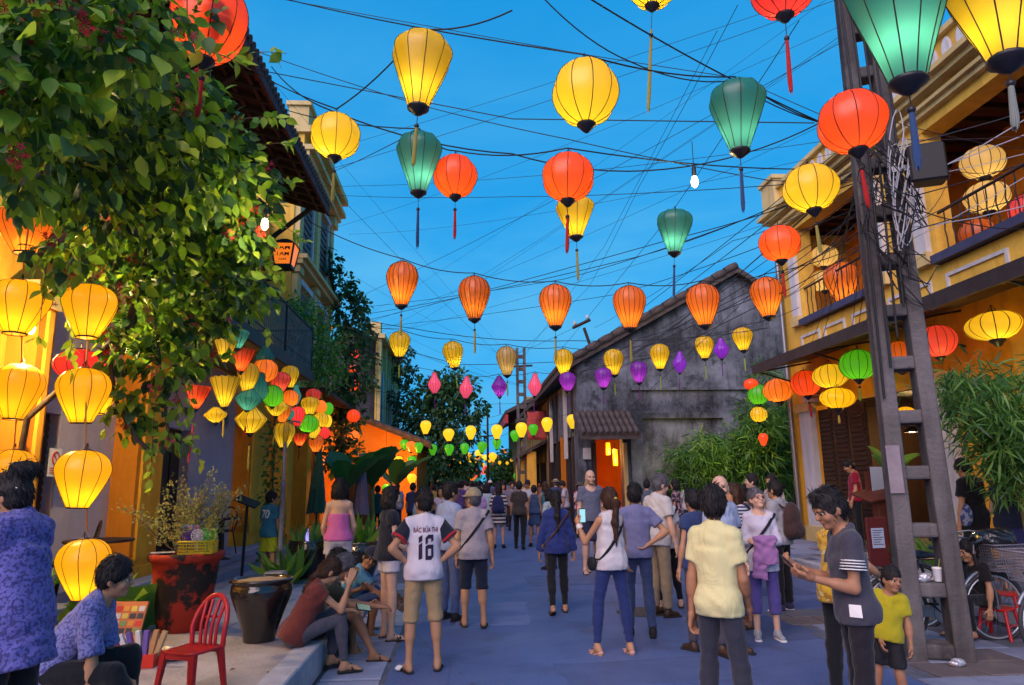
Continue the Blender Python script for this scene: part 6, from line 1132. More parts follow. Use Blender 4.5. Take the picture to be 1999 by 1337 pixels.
J = person('woman in dark floral blouse smiling behind the glasses woman', gy(1447, 10.2), R(70), 1.56, 'f', skin='fair', face=True, head=(10, 0), top=('half', printed('floral_dark', (.02, .02, .05), (.25, .12, .12), 26, (.35, .3, .16)), {'loose': .03, 'hem': -.18}), bottom=('long', F_('denim_c', (.05, .08, .2))), hair=('bob', 'hair_black'), shoes=('sandal', M['leather']), cell=.017)
J = person('man with combed black hair behind the floral blouse woman', gy(1470, 12.2), R(70), 1.74, skin='fair', face=True, top=('short', F_('shirt_white2', (.5, .5, .52))), bottom=('long', F_('trouser_dk', (.03, .03, .04))), hair=('short', 'hair_black'), shoes=('shoe', M['leather']), cell=.018)
J = person('man in white shirt nearest the corner uplight', gy(1508, 12.8), R(110), 1.74, skin='tan', top=('short', F_('shirt_offwhite', (.42, .40, .38))), bottom=('long', F_('trouser_dk2', (.03, .028, .03))), hair=('short', 'hair_black'), shoes=('shoe', M['leather']), cell=.018)
# --- man reading his phone
J = person('man in charcoal polo with striped sleeve reading his phone', gy(1644, 4.35), R(78), 1.605, skin='brown', fat=.92, face=True, head=(16, -20), lean=4, armL=((-.10, .06, -1), (.10, 1.0, .26)), armR=((.10, .22, -1), (-.30, .85, .36)), handn=(V3(-.5, .15, -.85), V3(.2, .2, -1)), curl=(48, 55), legL=((-.06, .04, -1), (-.03, -.04, -1), 12, 0), legR=((.06, -.02, -1), (.03, -.06, -1), -10, 0), top=('short', F_('polo_charcoal', (.050, .048, .068)), {'loose': .012, 'hem': -.10, 'collar': 1}), bottom=('long', F_('trouser_black2', (.014, .013, .018)), {'g': .009, 'wr': .004}), hair=('tuft', 'hair_black'), shoes=('shoe', M['black_cloth']), cell=.0115)
for k in range(4):
    s0, e0 = J['sh'][-1], J['EL'][-1]; t0 = .395+k*.062; a = s0+(e0-s0)*t0; b = s0+(e0-s0)*(t0+.028); up = nrm(e0-s0)
    J['piece']('sleeve_stripe', [cap_(a-up*.03, b+up*.03, .0665+.0035*k, .0685+.0035*k, .01, cut=[(b, up), (a, -up)])], M['paper'], .006, pad=.02)
print_on(J, [], M['paper'], 'hem_label') if False else None
me_ = J['shirt'].data; bv_ = BVHTree.FromPolygons([v.co for v in me_.vertices], [p.vertices for p in me_.polygons]); zz = J['pel'][2]-.045; lab = []
for yy, z_ in ((.015, zz), (.075, zz), (.075, zz+.07), (.015, zz+.07)): h_ = bv_.ray_cast(Vector((-.6, yy, z_)), Vector((1, 0, 0))); lab.append((h_[0] if h_[0] else Vector((-.17, yy, z_)))-Vector((.016, 0, 0)))
MB().add(lab, [(0, 1, 2, 3)]).build('hem_label', M['paper'], J['root'], False)
hd = nrm(J['WR'][-1]-J['EL'][-1]); o = phone(J, J['WR'][-1]+hd*.115+V3(.035, 0, .040), nrm(V3(.05, .75, -.7)), nrm(V3(0, .65, .75))); tag(o, 'dark mobile phone held by the man in charcoal polo', 'phone')
# --- child
J = person('small child in mustard tee peeking from behind the man', gy(1699, 5.25), R(150), .99, 'c', face=True, head=(36, -2), lean=-4, side=-10, hs=1.22, armL=((-.12, .1, -1), (.0, .3, -1)), armR=((.1, .2, -1), (-.1, .4, -.9)), legL=((-.05, .05, -1), (-.1, -.1, -1), 10, 0), legR=((.14, -.1, -1), (.16, -.1, -1), -14, 0), top=('short', F_('tee_mustard', (.40, .34, .015)), {'loose': .018, 'hem': -.10}), bottom=('shorts', M['black_cloth'], {'g': .016}), hair=('crop', 'hair_black'), shoes=('flip', M['sole']), cell=.0115, skin='brown')
# --- person in yellow behind
J = person('person in yellow printed top leaning a hand on the bicycle saddle', gy(1618, 5.45), R(-62), 1.50, 'f', head=(0, -10), lean=6, armL=((-.12, .25, -.95), (.1, .5, -.85)), armR=((.10, .55, -.80), (.02, .85, -.52)), top=('cap', printed('yellow_print', (.55, .34, .03), (.40, .20, .02), 20, (.6, .5, .2)), {'loose': .02, 'hem': -.14}), bottom=('long', M['black_trouser']), hair=('short', 'hair_black'), shoes=('sandal', M['leather']), cell=.014)
J['piece']('bracelet', [cap_(J['WR'][1]-nrm(J['WR'][1]-J['EL'][1])*.03, J['WR'][1]-nrm(J['WR'][1]-J['EL'][1])*.015, .031, .031, .01)], M['paper'], .006, pad=.01)
# --- waiter
J = person('waiter in crimson shirt looking down by the wooden menu stand', gy(1668, 14.0, .34), R(70), 1.68, skin='tan', face=True, head=(0, -28), armL=((-.08, .10, -1), (.05, .35, -.9)), armR=((.08, .1, -1), (-.05, .4, -.9)), top=('short', F_('shirt_crimson', (.26, .008, .035)), {'loose': .016}), bottom=('long', M['black_trouser']), hair=('tuft', 'hair_black'), shoes=('shoe', M['black_cloth']), cell=.016)
# --- pair at the edge, seen through the bamboo
J = person('person in black clothes standing behind the bamboo leaves', gy(1892, 9.1, .21), R(20), 1.68, head=(0, -20), top=('short', F_('black_tee', (.012, .011, .014)), {'loose': .03, 'hem': -.2}), bottom=('long', M['black_trouser'], {'g': .03}), hair=('short', 'hair_black'), shoes=('shoe', M['black_cloth']), cell=.015); J['piece']('shoulder_bag', [ell(J['tor'](-.2, -.02, .0), V3(.05, .1, .15), J['T'], .02)], printed('bag_print', (.05, .07, .2), (.25, .28, .4), 18), .012)
J = person('woman in navy top and blue skirt standing behind the bamboo', gy(1958, 8.9, .21), R(-30), 1.56, 'f', armL=((-.2, .1, -1), (.2, .8, -.4)), armR=((.2, .1, -1), (-.1, .6, -.6)), top=('cap', F_('navy_top', (.03, .035, .07)), {'loose': .02}), bottom=('skirt', F_('skirt_blue', (.04, .045, .16)), {'len': .40, 'flare': .23}), hair=('long', 'hair_black'), shoes=('sandal', M['leather']), cell=.015, skin='fair')
J = person('crouching child with tied hair behind the bicycle basket', gy(1893, 7.35, .0), R(95), 1.30, 'c', face=True, ph=.40, lean=14, hs=1.15, head=(0, 0), legL=((-.15, 1, .05), (0, -.1, -1), 0, 0), legR=((.15, 1, .05), (0, .1, -1), 0, 0), top=('short', M['black_tee']), bottom=('long', M['black_trouser']), hair=('lowpony', 'hair_black'), shoes=('flip', M['sole']), cell=.014, skin='tan')
# --- vendor woman
J = person('vendor woman with hair bun in loose violet printed tunic', gy(58, 3.7, .262), R(74), 1.49, 'f', face=True, head=(12, -6), lean=8, armL=((-.5, .60, -.60), (.35, .55, .80)), armR=((.25, .65, -.6), (-.35, .5, .8)), curl=(60, 60), top=('half', printed('violet_print', (.13, .12, .38), (.06, .055, .19), 62), {'loose': .052, 'hem': -.30, 'name': 'tunic', 'wr': .006, 'neck': .10}), bottom=('long', M['black_trouser'], {'g': .02}), hair=('bun', 'hair_black'), shoes=('sandal', M['sole']), cell=.0115, skin='tan')
J['piece']('hair_pin', [cap_(J['HP'](-.07, -.07, .02), J['HP'](-.066, -.09, .02), .005, .005, .004)], mat('silver', (.6, .6, .62), .3), .003, pad=.008)
# --- seated vendor
J = person('short-haired vendor in blue printed shirt bending on a red stool', gy(140, 4.55, .262), R(-82), 1.56, 'f', face=True, ph=.36, lean=34, head=(6, 24), armR=((.16, .20, -.98), (.0, -.02, -1)), armL=((-.10, .15, -.98), (.2, .55, -.8)), legL=((-.25, 1, .06), (-.05, -.05, -1), 8, 0), legR=((.20, .95, -.02), (.04, .45, -.9), -8, 10), top=('half', printed('blue_print', (.19, .20, .46), (.09, .09, .25), 60), {'loose': .026, 'hem': -.14, 'collar': 1}), bottom=('long', M['black_trouser'], {'g': .016}), hair=('crop', 'hair_black'), shoes=('sandal', M['black_cloth']), cell=.0115, skin='tan', curl=(30, 25))
# --- boy
J = person('boy in teal numbered tee and lime shorts standing by the menu stand', gp(521, 1134, .035), R(-24), 1.50, 'c', head=(-34, 0), hs=1.07, top=('short', F_('tee_teal', (.03, .16, .24)), {'loose': .024, 'hem': -.12}), bottom=('shorts', F_('shorts_lime', (.36, .42, .02)), {'g': .022}), hair=('short', 'hair_black'), shoes=('sandal', M['black_cloth']), cell=.014, armL=((-.12, .1, -1), (.1, .4, -1)))
print_on(J, text_polys('70', .20, -.02, J['pel'][2]+.28, .85), M['paper'], 'number_print')
# --- woman in pink top
J = person('woman in pink strapless top and white shorts seen from behind', gy(664, 9.6, .03), R(6), 1.70, 'f', skin='fair', armL=((-.24, .08, -1), (.15, .55, -.8)), armR=((.24, .08, -1), (-.12, .6, -.8)), legL=((-.06, .02, -1), (-.02, -.02, -1), 8, 0), top=('strapless', F_('top_pink', (.62, .14, .40)), {'loose': .010, 'hem': -.04}), bottom=('short', F_('shorts_white', (.55, .50, .56)), {'g': .018, 'waist': .03}), hair=('bob', 'hair_black'), shoes=('sandal', M['leather']), cell=.014)
# --- seated group on the platform edge
J = person('seated woman in maroon tee and grey leggings shading her face', (-1.47, 6.72, .270), R(-64), 1.58, 'f', face=True, ph=.088, lean=26, head=(0, -14), armR=((.10, .70, -.62), (.02, .28, .96)), armL=((-.20, .55, -.75), (.16, .98, -.10)), handn=(V3(-.2, 0, 1), V3(.9, -.3, .1)), curl=(40, 15), legL=((-.14, 1, .34), (-.02, .0, -1), 6, 0), legR=((.06, 1, .30), (.02, .12, -1), -4, 0), top=('cap', F_('tee_maroon', (.135, .030, .024)), {'loose': .014, 'hem': -.10}), bottom=('skinny', F_('leggings_grey', (.07, .065, .085), (.11, .10, .13), 14), {'g': .008}), hair=('lowpony', 'hair_brown'), shoes=('flip', M['sole']), cell=.012, skin='tan')
hd = nrm(J['WR'][-1]-J['EL'][-1]); o = phone(J, J['WR'][-1]+hd*.12+V3(0, .0, .03), nrm(V3(-.5, -.2, -.6)), nrm(V3(.3, .8, .3)), mat('card_print', (.3, .45, .2), .5, (.7, .7, .6), 40)); tag(o, 'phone held by the seated maroon tee woman', 'phone')
J = person('seated man with black hair holding a hand to his mouth', (-1.56, 7.78, .20), R(-80), 1.66, face=True, ph=.09, lean=22, head=(-6, -4), armR=((.2, .60, -.7), (-.15, .35, .92)), armL=((-.25, .6, -.7), (.4, .7, .3)), legL=((-.2, 1, .40), (0, .05, -1), 0, 0), legR=((.2, 1, .42), (0, .1, -1), 0, 0), top=('short', F_('tee_black', (.02, .02, .025)), {'hem': -.08}), bottom=('long', F_('trouser_char', (.03, .03, .04))), hair=('tuft', 'hair_black'), shoes=('flip', M['sole']), cell=.014, skin='brown', curl=(70, 50))
J = person('seated man with grey headband and black shorts between his friends', (-1.44, 7.36, .20), R(-78), 1.64, face=True, ph=.09, lean=22, head=(0, -12), armR=((.18, .72, -.62), (.10, .95, -.05)), armL=((-.25, .6, -.7), (.2, .9, -.1)), handn=(None, V3(.2, 0, 1)), legL=((-.2, 1, .36), (0, .05, -1), 0, 0), legR=((.24, .98, .34), (.16, .46, -.88), -10, 0), top=('short', F_('tee_olive', (.035, .04, .03)), {'hem': -.08}), bottom=('shorts', M['black_cloth']), hair=('crop', 'hair_grey'), shoes=('flip', M['sole']), cell=.014, skin='brown')
J['piece']('headband', [ell(J['HP'](0, -.014, .036), V3(.094, .113, .118)*J['S'], J['hR'], .01, cut=[(J['HP'](0, 0, .035), -J['hR'][:, 2]), (J['HP'](0, 0, .075), J['hR'][:, 2])])], F_('band_grey', (.08, .08, .10)), .008, pad=.02)
J = person('seated man in light blue polo and navy cap glancing back', (-1.36, 8.55, .18), R(-84), 1.64, face=True, ph=.09, lean=28, head=(-70, -4), armR=((.10, .70, -.70), (.05, .85, -.5)), armL=((-.25, .6, -.7), (.2, .8, -.3)), legL=((-.25, .95, .42), (0, -.15, -1), 0, 0), legR=((.22, 1, .40), (.05, -.1, -1), 0, 0), top=('short', F_('polo_sky', (.09, .28, .44)), {'collar': 1, 'hem': -.08, 'loose': .02}), bottom=('knee', F_('denim_short', (.03, .06, .17), (.06, .1, .24))), hair=('crop', 'hair_black'), shoes=('sandal', M['leather']), cell=.0135, skin='brown')
cap_hat(J, F_('cap_navy', (.015, .018, .045)))
# --- woman in black top
J = person('woman in black sleeveless top with sunglasses pushed up in curly hair', gy(762, 8.2), R(-64), 1.62, 'f', face=True, head=(-6, 0), armR=((.10, .12, -1), (-.05, .75, -.5)), armL=((-.1, .2, -1), (.3, .8, -.3)), top=('cap', F_('top_black', (.014, .016, .028)), {'loose': .02, 'hem': -.08}), bottom=('short', M['shorts_white'], {'g': .02}), hair=('bob', 'hair_black'), shoes=('sandal', M['leather']), cell=.0135, skin='fair')
glasses(J, M['black_metal'], up=True)
J = person('man in light blue shirt and jeans beside the capped man', gy(878, 9.2), R(-50), 1.66, head=(-10, 0), top=('short', F_('shirt_lightblue', (.28, .36, .60)), {'collar': 1, 'loose': .024}), bottom=('long', F_('jeans_light', (.07, .10, .24), (.1, .15, .3)), {'g': .014}), hair=('short', 'hair_black'), shoes=('shoe', M['black_cloth']), cell=.016, armR=((.1, .2, -1), (.0, .9, -.2)))
o = MB().tube([(0, 0, 0), (.03, 0, 1.12)], .012, 6).tube([(.03, 0, 1.12), (.03, 0, 1.24)], .018, 6).build('walking_pole', M['black_metal']); o.location = gp(856, 1192); tag(o, 'black walking pole standing beside the jersey man', 'pole')

# --- the crowd down the street
cr = [  # px, Y, rz, height, sex, top, bottom, hair, label, extra
 (776, 16.0, 30, 1.66, 'm', ('short', F_('c_sky', (.28, .36, .52))), 'd', 'short', 'man in pale blue shirt with phone before the orange house', {}),
 (824, 12.0, -5, 1.58, 'f', ('long', F_('c_aqua', (.30, .42, .48))), 'k', 'long', 'woman with long hair in aqua jacket behind the jersey man', {}),
 (862, 11.2, 165, 1.58, 'f', ('cap', F_('c_lilac', (.45, .40, .55))), 'd', 'bob', 'woman in lilac blouse lifting a camera to her face', {'face': True, 'armL': ((-.2, .5, -.7), (.5, .4, .8)), 'armR': ((.2, .5, -.7), (-.5, .4, .8))}),
 (846, 15.5, 20, 1.62, 'm', ('short', F_('c_mustard', (.45, .28, .05))), 'd', 'short', 'person in mustard tee in the crowd behind the camera woman', {}),
 (872, 14.0, 185, 1.58, 'f', ('short', F_('c_rose', (.5, .34, .40))), 'd', 'long', 'woman in pale pink top facing the camera in the crowd', {'face': True}),
 (897, 15.5, 0, 1.70, 'm', ('short', F_('c_plum', (.12, .06, .2))), 'k', 'short', 'man in plum tee in the crowd', {}),
 (921, 17.5, -10, 1.70, 'm', ('short', F_('c_ink', (.07, .09, .2))), 'k', 'short', 'man in ink blue tee in the crowd', {}),
 (934, 11.5, 0, 1.56, 'f', ('short', F_('c_pinkviolet', (.45, .28, .55))), 'd', 'bob', 'woman in pink violet tee right of the capped man', {}),
 (949, 13.2, 5, 1.60, 'f', ('short', F_('c_ice', (.45, .52, .60))), 'd', 'bob', 'woman in ice white tee and dark trousers', {}),
 (957, 20.0, 0, 1.72, 'm', ('short', F_('c_cobalt', (.08, .12, .40))), 'k', 'short', 'man in cobalt shirt and white cap', {'cap': 'white'}),
 (973, 12.6, -8, 1.60, 'f', ('half', stripes('stripe_brown', (.62, .58, .56), (.05, .025, .03), 11), {'loose': .04, 'hem': -.34, 'name': 'dress'}), None, 'long', 'woman in brown and white striped dress with navy backpack', {'pack': (.025, .03, .10)}),
 (1013, 12.4, -12, 1.68, 'm', ('short', F_('c_camo', (.045, .038, .035), (.10, .08, .07), 14)), 'k', 'short', 'man in dark camouflage tee and black trousers walking away', {'walk': True}),
 (1000, 17.0, 180, 1.66, 'm', ('short', F_('c_black', (.2, .19, .25))), 'k', 'short', 'man in grey tee facing the camera in the crowd', {'face': True}),
 (983, 18.5, 175, 1.60, 'f', ('short', F_('c_greyviolet', (.2, .18, .28))), 'k', 'bob', 'woman in grey violet top facing the camera', {'face': True}),
 (1042, 12.8, 2, 1.56, 'f', ('tank', F_('c_denim', (.05, .08, .17)), {'hem': -.05}), 'skirt', 'short', 'woman in short denim dress with bare arms', {}),
 (1030, 15.5, 160, 1.70, 'm', ('short', F_('c_whitevest', (.5, .5, .54))), 'k', 'short', 'man in white tee and dark vest', {'face': True, 'cap': 'black'}),
 (1064, 13.0, 14, 1.64, 'f', ('tank', F_('c_teal2', (.04, .16, .2))), 'd', 'long', 'woman with long brown hair in teal top', {'brown': True}),
 (1072, 10.8, 40, 1.50, 'f', ('short', F_('c_mint', (.40, .48, .50))), 'd', 'bob', 'woman in mint tee in front of the denim dress woman', {}),
 (1085, 16.5, 10, 1.72, 'm', ('short', F_('c_navy3', (.06, .07, .17))), 'k', 'crop', 'man in straw hat and navy shirt', {'hat': (.42, .33, .22), 'grey': True}),
 (1102, 15.0, 70, 1.68, 'm', ('short', F_('c_palepink', (.50, .42, .50))), 'd', 'short', 'man in pale pink shirt looking down', {'face': True, 'head': (0, -25)}),
 (1114, 18.0, 190, 1.78, 'm', ('long', F_('c_slate', (.10, .11, .16))), 'k', 'short', 'man in slate jacket facing the camera', {'face': True}),
 (1131, 14.6, 182, 1.60, 'f', ('short', printed('c_floral', (.5, .45, .5), (.5, .08, .14), 16)), 'skirt', 'bob', 'woman in brown hat and floral top drinking', {'hat': (.12, .08, .06), 'face': True, 'armR': ((.2, .4, -.8), (-.5, .4, .8))}),
 (1262, 11.6, -10, 1.66, 'm', ('short', F_('c_dark4', (.1, .12, .16))), 'k', 'short', 'man in dark shirt behind the sunglasses man', {}),
 (1318, 11.2, 60, 1.66, 'f', ('short', printed('c_floral2', (.02, .03, .05), (.4, .2, .25), 16)), 'k', 'bob', 'woman in dark floral top near the bamboo', {}),
 (888, 22.0, 0, 1.66, 'm', ('short', F_('c_violet', (.10, .06, .2))), 'k', 'short', 'man in violet tee far down the crowd', {}),
 (936, 24.0, 0, 1.62, 'f', ('short', F_('c_bluegrey', (.16, .18, .30))), 'k', 'long', 'woman in blue grey top far down the crowd', {}),
 (860, 20.0, 0, 1.66, 'f', ('short', F_('c_ochre', (.3, .22, .06))), 'k', 'bob', 'person in ochre top far down the crowd', {}),
 (1012, 22.0, 0, 1.70, 'm', ('short', F_('c_dusk', (.14, .17, .3))), 'k', 'short', 'man in dusk blue shirt far down the crowd', {}),
 (1052, 20.0, 180, 1.66, 'f', ('short', F_('c_blush', (.36, .22, .26))), 'k', 'long', 'woman in blush top far down the crowd', {}),
 (975, 23.5, 0, 1.70, 'm', ('short', F_('c_ash', (.2, .2, .24))), 'k', 'short', 'man in ash tee far down the crowd', {}),
 (1240, 17.0, 20, 1.68, 'm', ('short', F_('c_green', (.06, .12, .08))), 'k', 'short', 'man in green tee by the gable wall', {}),
 (1340, 13.5, -30, 1.62, 'f', ('short', F_('c_white5', (.42, .42, .46))), 'd', 'long', 'woman in white top by the bamboo clump', {}),
 (738, 14.5, 30, 1.6, 'm', ('short', F_('c_dkgreen', (.03, .09, .08))), 'k', 'short', 'man in dark green tee by the banana plants', {}),
 (806, 14.0, -30, 1.66, 'm', ('short', F_('c_navy6', (.04, .05, .13))), 'k', 'short', 'man in navy tee behind the jersey man', {})]
BOT = {'d': ('long', F_('c_jeans', (.04, .05, .11))), 'k': ('long', M['black_trouser']), 'skirt': ('skirt', F_('c_skirt', (.04, .065, .15)), {'len': .36, 'flare': .20}), None: ('short', M['black_cloth'])}
for (px, Y, a, hh, sx_, tp_2, bt, hy, lb, ex) in cr:
    Y = Y*1.48 if 11 <= Y < 19 else Y*1.6 if Y >= 19 else Y*1.3
    cl = .019 if Y < 15 else .024; kw = {}
    for k in ('armL', 'armR', 'head'):
        if k in ex: kw[k] = ex[k]
    if ex.get('walk'): kw['legL'], kw['legR'] = WALK_R[:0] or ((-.05, .25, -1), (-.03, .0, -1), 6, 0), ((.05, -.15, -1), (.03, -.4, -1), -6, 20)
    J = person(lb, gy(px, Y), R(a), hh, sx_, skin=random.choice(('tan', 'fair', 'tan')), top=tp_2, bottom=BOT[bt], hair=(hy, 'hair_grey' if ex.get('grey') else ('hair_brown' if ex.get('brown') else 'hair_black')), shoes=('shoe', M['black_cloth']), cell=cl, face=bool(ex.get('face')) and Y < 19, hands=Y < 15, group='people in the crowd', **kw)
    if ex.get('pack'): backpack(J, F_('pack_navy', ex['pack']))
    if ex.get('cap'): cap_hat(J, F_('cap_'+ex['cap'], (.55, .55, .58) if ex['cap'] == 'white' else (.02, .02, .025)))
    if ex.get('hat'): cap_hat(J, F_('hat_%d' % px, ex['hat']), hat=True)
# the far crowd reads as one mass
pp = MB(); 
def far_person(x, y, h, ci):
    hd = h-.12; pp.lathe([(.07, -.11), (.10, -.02), (.10, .05), (.05, .11)], 7, (x, y, hd), mi=0, capt=True); pp.lathe([(.10, 0), (.22, .02), (.235, .3), (.20, .52), (.07, .62)], 8, (x, y, hd-.72), mi=ci, sy=.6, capt=True)
    for s_ in (-1, 1): pp.tube([(x+s_*.2, y, hd-.15), (x+s_*.26, y, hd-.45), (x+s_*.24, y-.05, hd-.72)], [.06, .05, .04], 5, ci); pp.tube([(x+s_*.08, y, hd-.7), (x+s_*.09, y, .05)], [.09, .06], 5, 1)
for i in range(80): far_person(random.uniform(-1.6, 3.2), random.uniform(31, 70), random.uniform(1.52, 1.78), random.choice((2, 3, 4, 5, 1)))
o = pp.build('far_crowd', [M['hair_black'], M['black_trouser'], F_('fc_a', (.25, .24, .32)), F_('fc_b', (.08, .08, .2)), F_('fc_c', (.3, .2, .12)), F_('fc_d', (.4, .36, .4))]); tag(o, 'distant crowd filling the far end of the street', 'crowd', None, 'stuff')
# ------------------------------------------------------------------ vegetation
LEAF = (np.array([(0, 0, 0), (-.27, .30, .07), (0, .36, 0), (.27, .30, .07), (-.25, .64, .05), (0, .70, -.02), (.25, .64, .05), (0, 1, -.13)]), np.array([(0, 2, 1), (0, 3, 2), (1, 2, 5), (1, 5, 4), (2, 3, 6), (2, 6, 5), (4, 5, 7), (5, 6, 7)]))
_ls = [(0, 0), (.10, .13), (.24, .25), (.40, .30), (.58, .26), (.76, .15), (.90, .05), (1, 0)]
LEAF2 = (np.array([p for t_, w_ in _ls for p in ((-w_, t_, .22*w_-.20*t_*t_), (0, t_, -.20*t_*t_), (w_, t_, .22*w_-.20*t_*t_))]), np.array([q for i in range(7) for b in (i*3,) for q in ((b, b+1, b+4), (b, b+4, b+3), (b+1, b+2, b+5), (b+1, b+5, b+4))]))
BLADE = (np.array([(0, 0, 0), (-.055, .3, .02), (.055, .3, .02), (-.045, .65, -.02), (.045, .65, -.02), (0, 1, -.15)]), np.array([(0, 2, 1), (1, 2, 4), (1, 4, 3), (3, 4, 5)]))
NEED = (np.array([(0, 0, 0), (-.16, .5, .04), (.16, .5, .04), (0, 1, -.08)]), np.array([(0, 2, 1), (1, 2, 3)]))
def blob_points(blobs, dens, shell=.55):
    P, D = [], []
    for c, r in blobs:
        n = max(4, int(dens*r*r)); d = rng.normal(size=(n, 3)); d /= np.linalg.norm(d, axis=1, keepdims=True); rr = r*(shell+(1-shell)*rng.random(n)**.6)*(1+.28*np.sin(d[:, 0]*5+c[0]*9)*np.cos(d[:, 2]*4+c[1]*7)); P.append(np.array(c)+d*rr[:, None]*np.array((1, 1, .9))); D.append(d+np.array((0, 0, -.75))+rng.normal(size=(n, 3))*.55)
    return np.concatenate(P), np.concatenate(D)
G = lambda n, c, c2, tr=.42: mat(n, c, .45, c2, 8, .6, spec=.4, tr=tr)
g1, g2, g3 = G('leaf_green', (.16, .31, .03), (.11, .24, .02)), G('leaf_light', (.32, .46, .05), (.21, .35, .03)), G('leaf_dark', (.06, .15, .03), (.045, .12, .03))
b1, b2, b3 = G('bamboo_leaf', (.09, .23, .05), (.06, .16, .04)), G('bamboo_leaf_light', (.17, .33, .07), (.12, .26, .05)), G('bamboo_leaf_dark', (.045, .13, .04), (.03, .1, .035))
d1, d2, d3 = G('ivy_leaf', (.045, .12, .045), (.03, .085, .03)), G('ivy_leaf_light', (.09, .19, .045), (.06, .14, .03)), G('ivy_leaf_dark', (.022, .06, .03), (.016, .045, .022))
bark = mat('bark', (.09, .065, .05), .9, (.04, .03, .025), 8, .8, .5, 30); mat('twig', (.16, .10, .06), .9); culm = mat('culm', (.20, .19, .05), .6, (.11, .10, .03), 5, .6)
def plant(name, label, cat, base, blobs, dens, size, mats, tmpl=LEAF, stems=(), stem_m=None, shell=.5, sv=.35, extra=None):
    t = thing(name, label, cat, base); b = Vector(base); P, D = blob_points(blobs, dens, shell); sz = size*(1-sv+2*sv*rng.random(len(P)))
    v, f, m_ = scatter(P-np.array(b), D, sz, tmpl, len(mats)); o = link('foliage', npmesh('foliage', v, f, mats, m_, True), t); o['kind'] = 'stuff'
    for pts, r in stems: MB().tube([Vector(p)-b for p in pts], r, 6).build('stem' if name != 'tree' else 'trunk', stem_m or bark, t, False)
    return t
def A(px, py, Y): v = at(px, py, Y); return (v.x, v.y, v.z)
# the big flowering climber over the cafe front
NEAR = [((40, 60, 3.4), .30), ((140, 50, 3.5), .36), ((240, 60, 3.6), .30), ((325, 30, 3.8), .20), ((90, 165, 3.5), .32), ((25, 270, 3.5), .30), ((35, 350, 3.6), .18), ((230, 140, 4.2), .30), ((10, 150, 3.4), .3), ((400, 20, 4.3), .10), ((300, 110, 4.2), .22)]
MID = [((160, 250, 5, ), .55), ((290, 235, 5.5), .55), ((385, 265, 6), .42), ((300, 330, 6), .62), ((430, 330, 6.5), .46), ((487, 385, 7), .30), ((200, 360, 5.5), .48), ((380, 420, 7), .58), ((280, 450, 6.5), .5), ((460, 455, 7), .40), ((190, 455, 6), .28), ((120, 505, 5.5), .22), ((240, 555, 6.5), .30), ((330, 520, 7), .5), ((420, 545, 7.2), .46), ((485, 560, 7.5), .30), ((300, 630, 7), .38), ((370, 630, 7.2), .32), ((430, 620, 7.5), .20), ((250, 690, 6.8), .22), ((325, 710, 7), .32), ((380, 715, 7.3), .14), ((285, 790, 6.9), .20), ((328, 850, 7), .16), ((350, 790, 7.2), .10), ((245, 775, 6.8), .13), ((250, 830, 6.9), .12), ((100, 330, 5), .4), ((60, 215, 4.4), .4), ((150, 150, 4.6), .4), ((250, 240, 6.2), .5), ((520, 340, 7.3), .13), ((540, 400, 7.5), .10), ((330, 160, 5.4), .32), ((400, 205, 5.8), .22), ((448, 270, 6.3), .2), ((210, 640, 6.5), .16), ((150, 570, 6), .12), ((415, 690, 7.4), .08)]
vb = [(A(*p), r) for p, r in MID]; vbase = Vector((-4.6, 8.2, .2))
vine = plant('flowering_vine', 'large flowering climber with red blossoms spilling over the cafe front', 'vine', vbase, vb, 1250, .132, [g1, g2, g3, g1, d1, d3], shell=.3, stems=[([(-4.95, 8.2, .2), (-4.7, 8.0, 2.4), A(250, 640, 6.7), A(300, 450, 6.5), A(330, 300, 6)], .035), ([A(300, 450, 6.5), A(150, 250, 4.6), A(60, 100, 3.6)], .022), ([A(330, 300, 6), A(480, 390, 7)], .018), ([A(300, 600, 7), A(330, 860, 7)], .014), ([A(215, 705, 6.7), A(225, 780, 6.75), A(262, 850, 6.8), A(300, 890, 6.9)], .02)])
P, D = blob_points([(A(*p), r) for p, r in NEAR], 1300, .2); v, f, m_ = scatter(P-np.array(vbase), D, .11*(.7+.6*rng.random(len(P))), LEAF2, 4); o = link('foliage', npmesh('foliage', v, f, [g1, g3, g1, d1], m_, True), vine); o['kind'] = 'stuff'
lms = []
for m in (g1, g2, g2, g3):
    tv, tf = LEAF2; me = npmesh('leaf', tv*np.array((1.15, 1, 1)), tf, [m], None, True); lms.append(me)
P, D = blob_points([(A(*p), r*1.05) for p, r in NEAR], 130, .75)
for i in range(min(len(P), 240)):
    d = Vector(D[i]*np.array((1, 1, .8))+np.array((0, -.5, -.5))).normalized(); q = d.to_track_quat('Y', 'Z').to_euler(); s = random.uniform(.11, .18); o = link('leaf', lms[i % 4], vine, Vector(P[i])-vbase, q, (s, s, s))
    o.rotation_euler.rotate_axis('Y', random.uniform(-.9, .9))
sp, sdv = [], []; spm = MB()
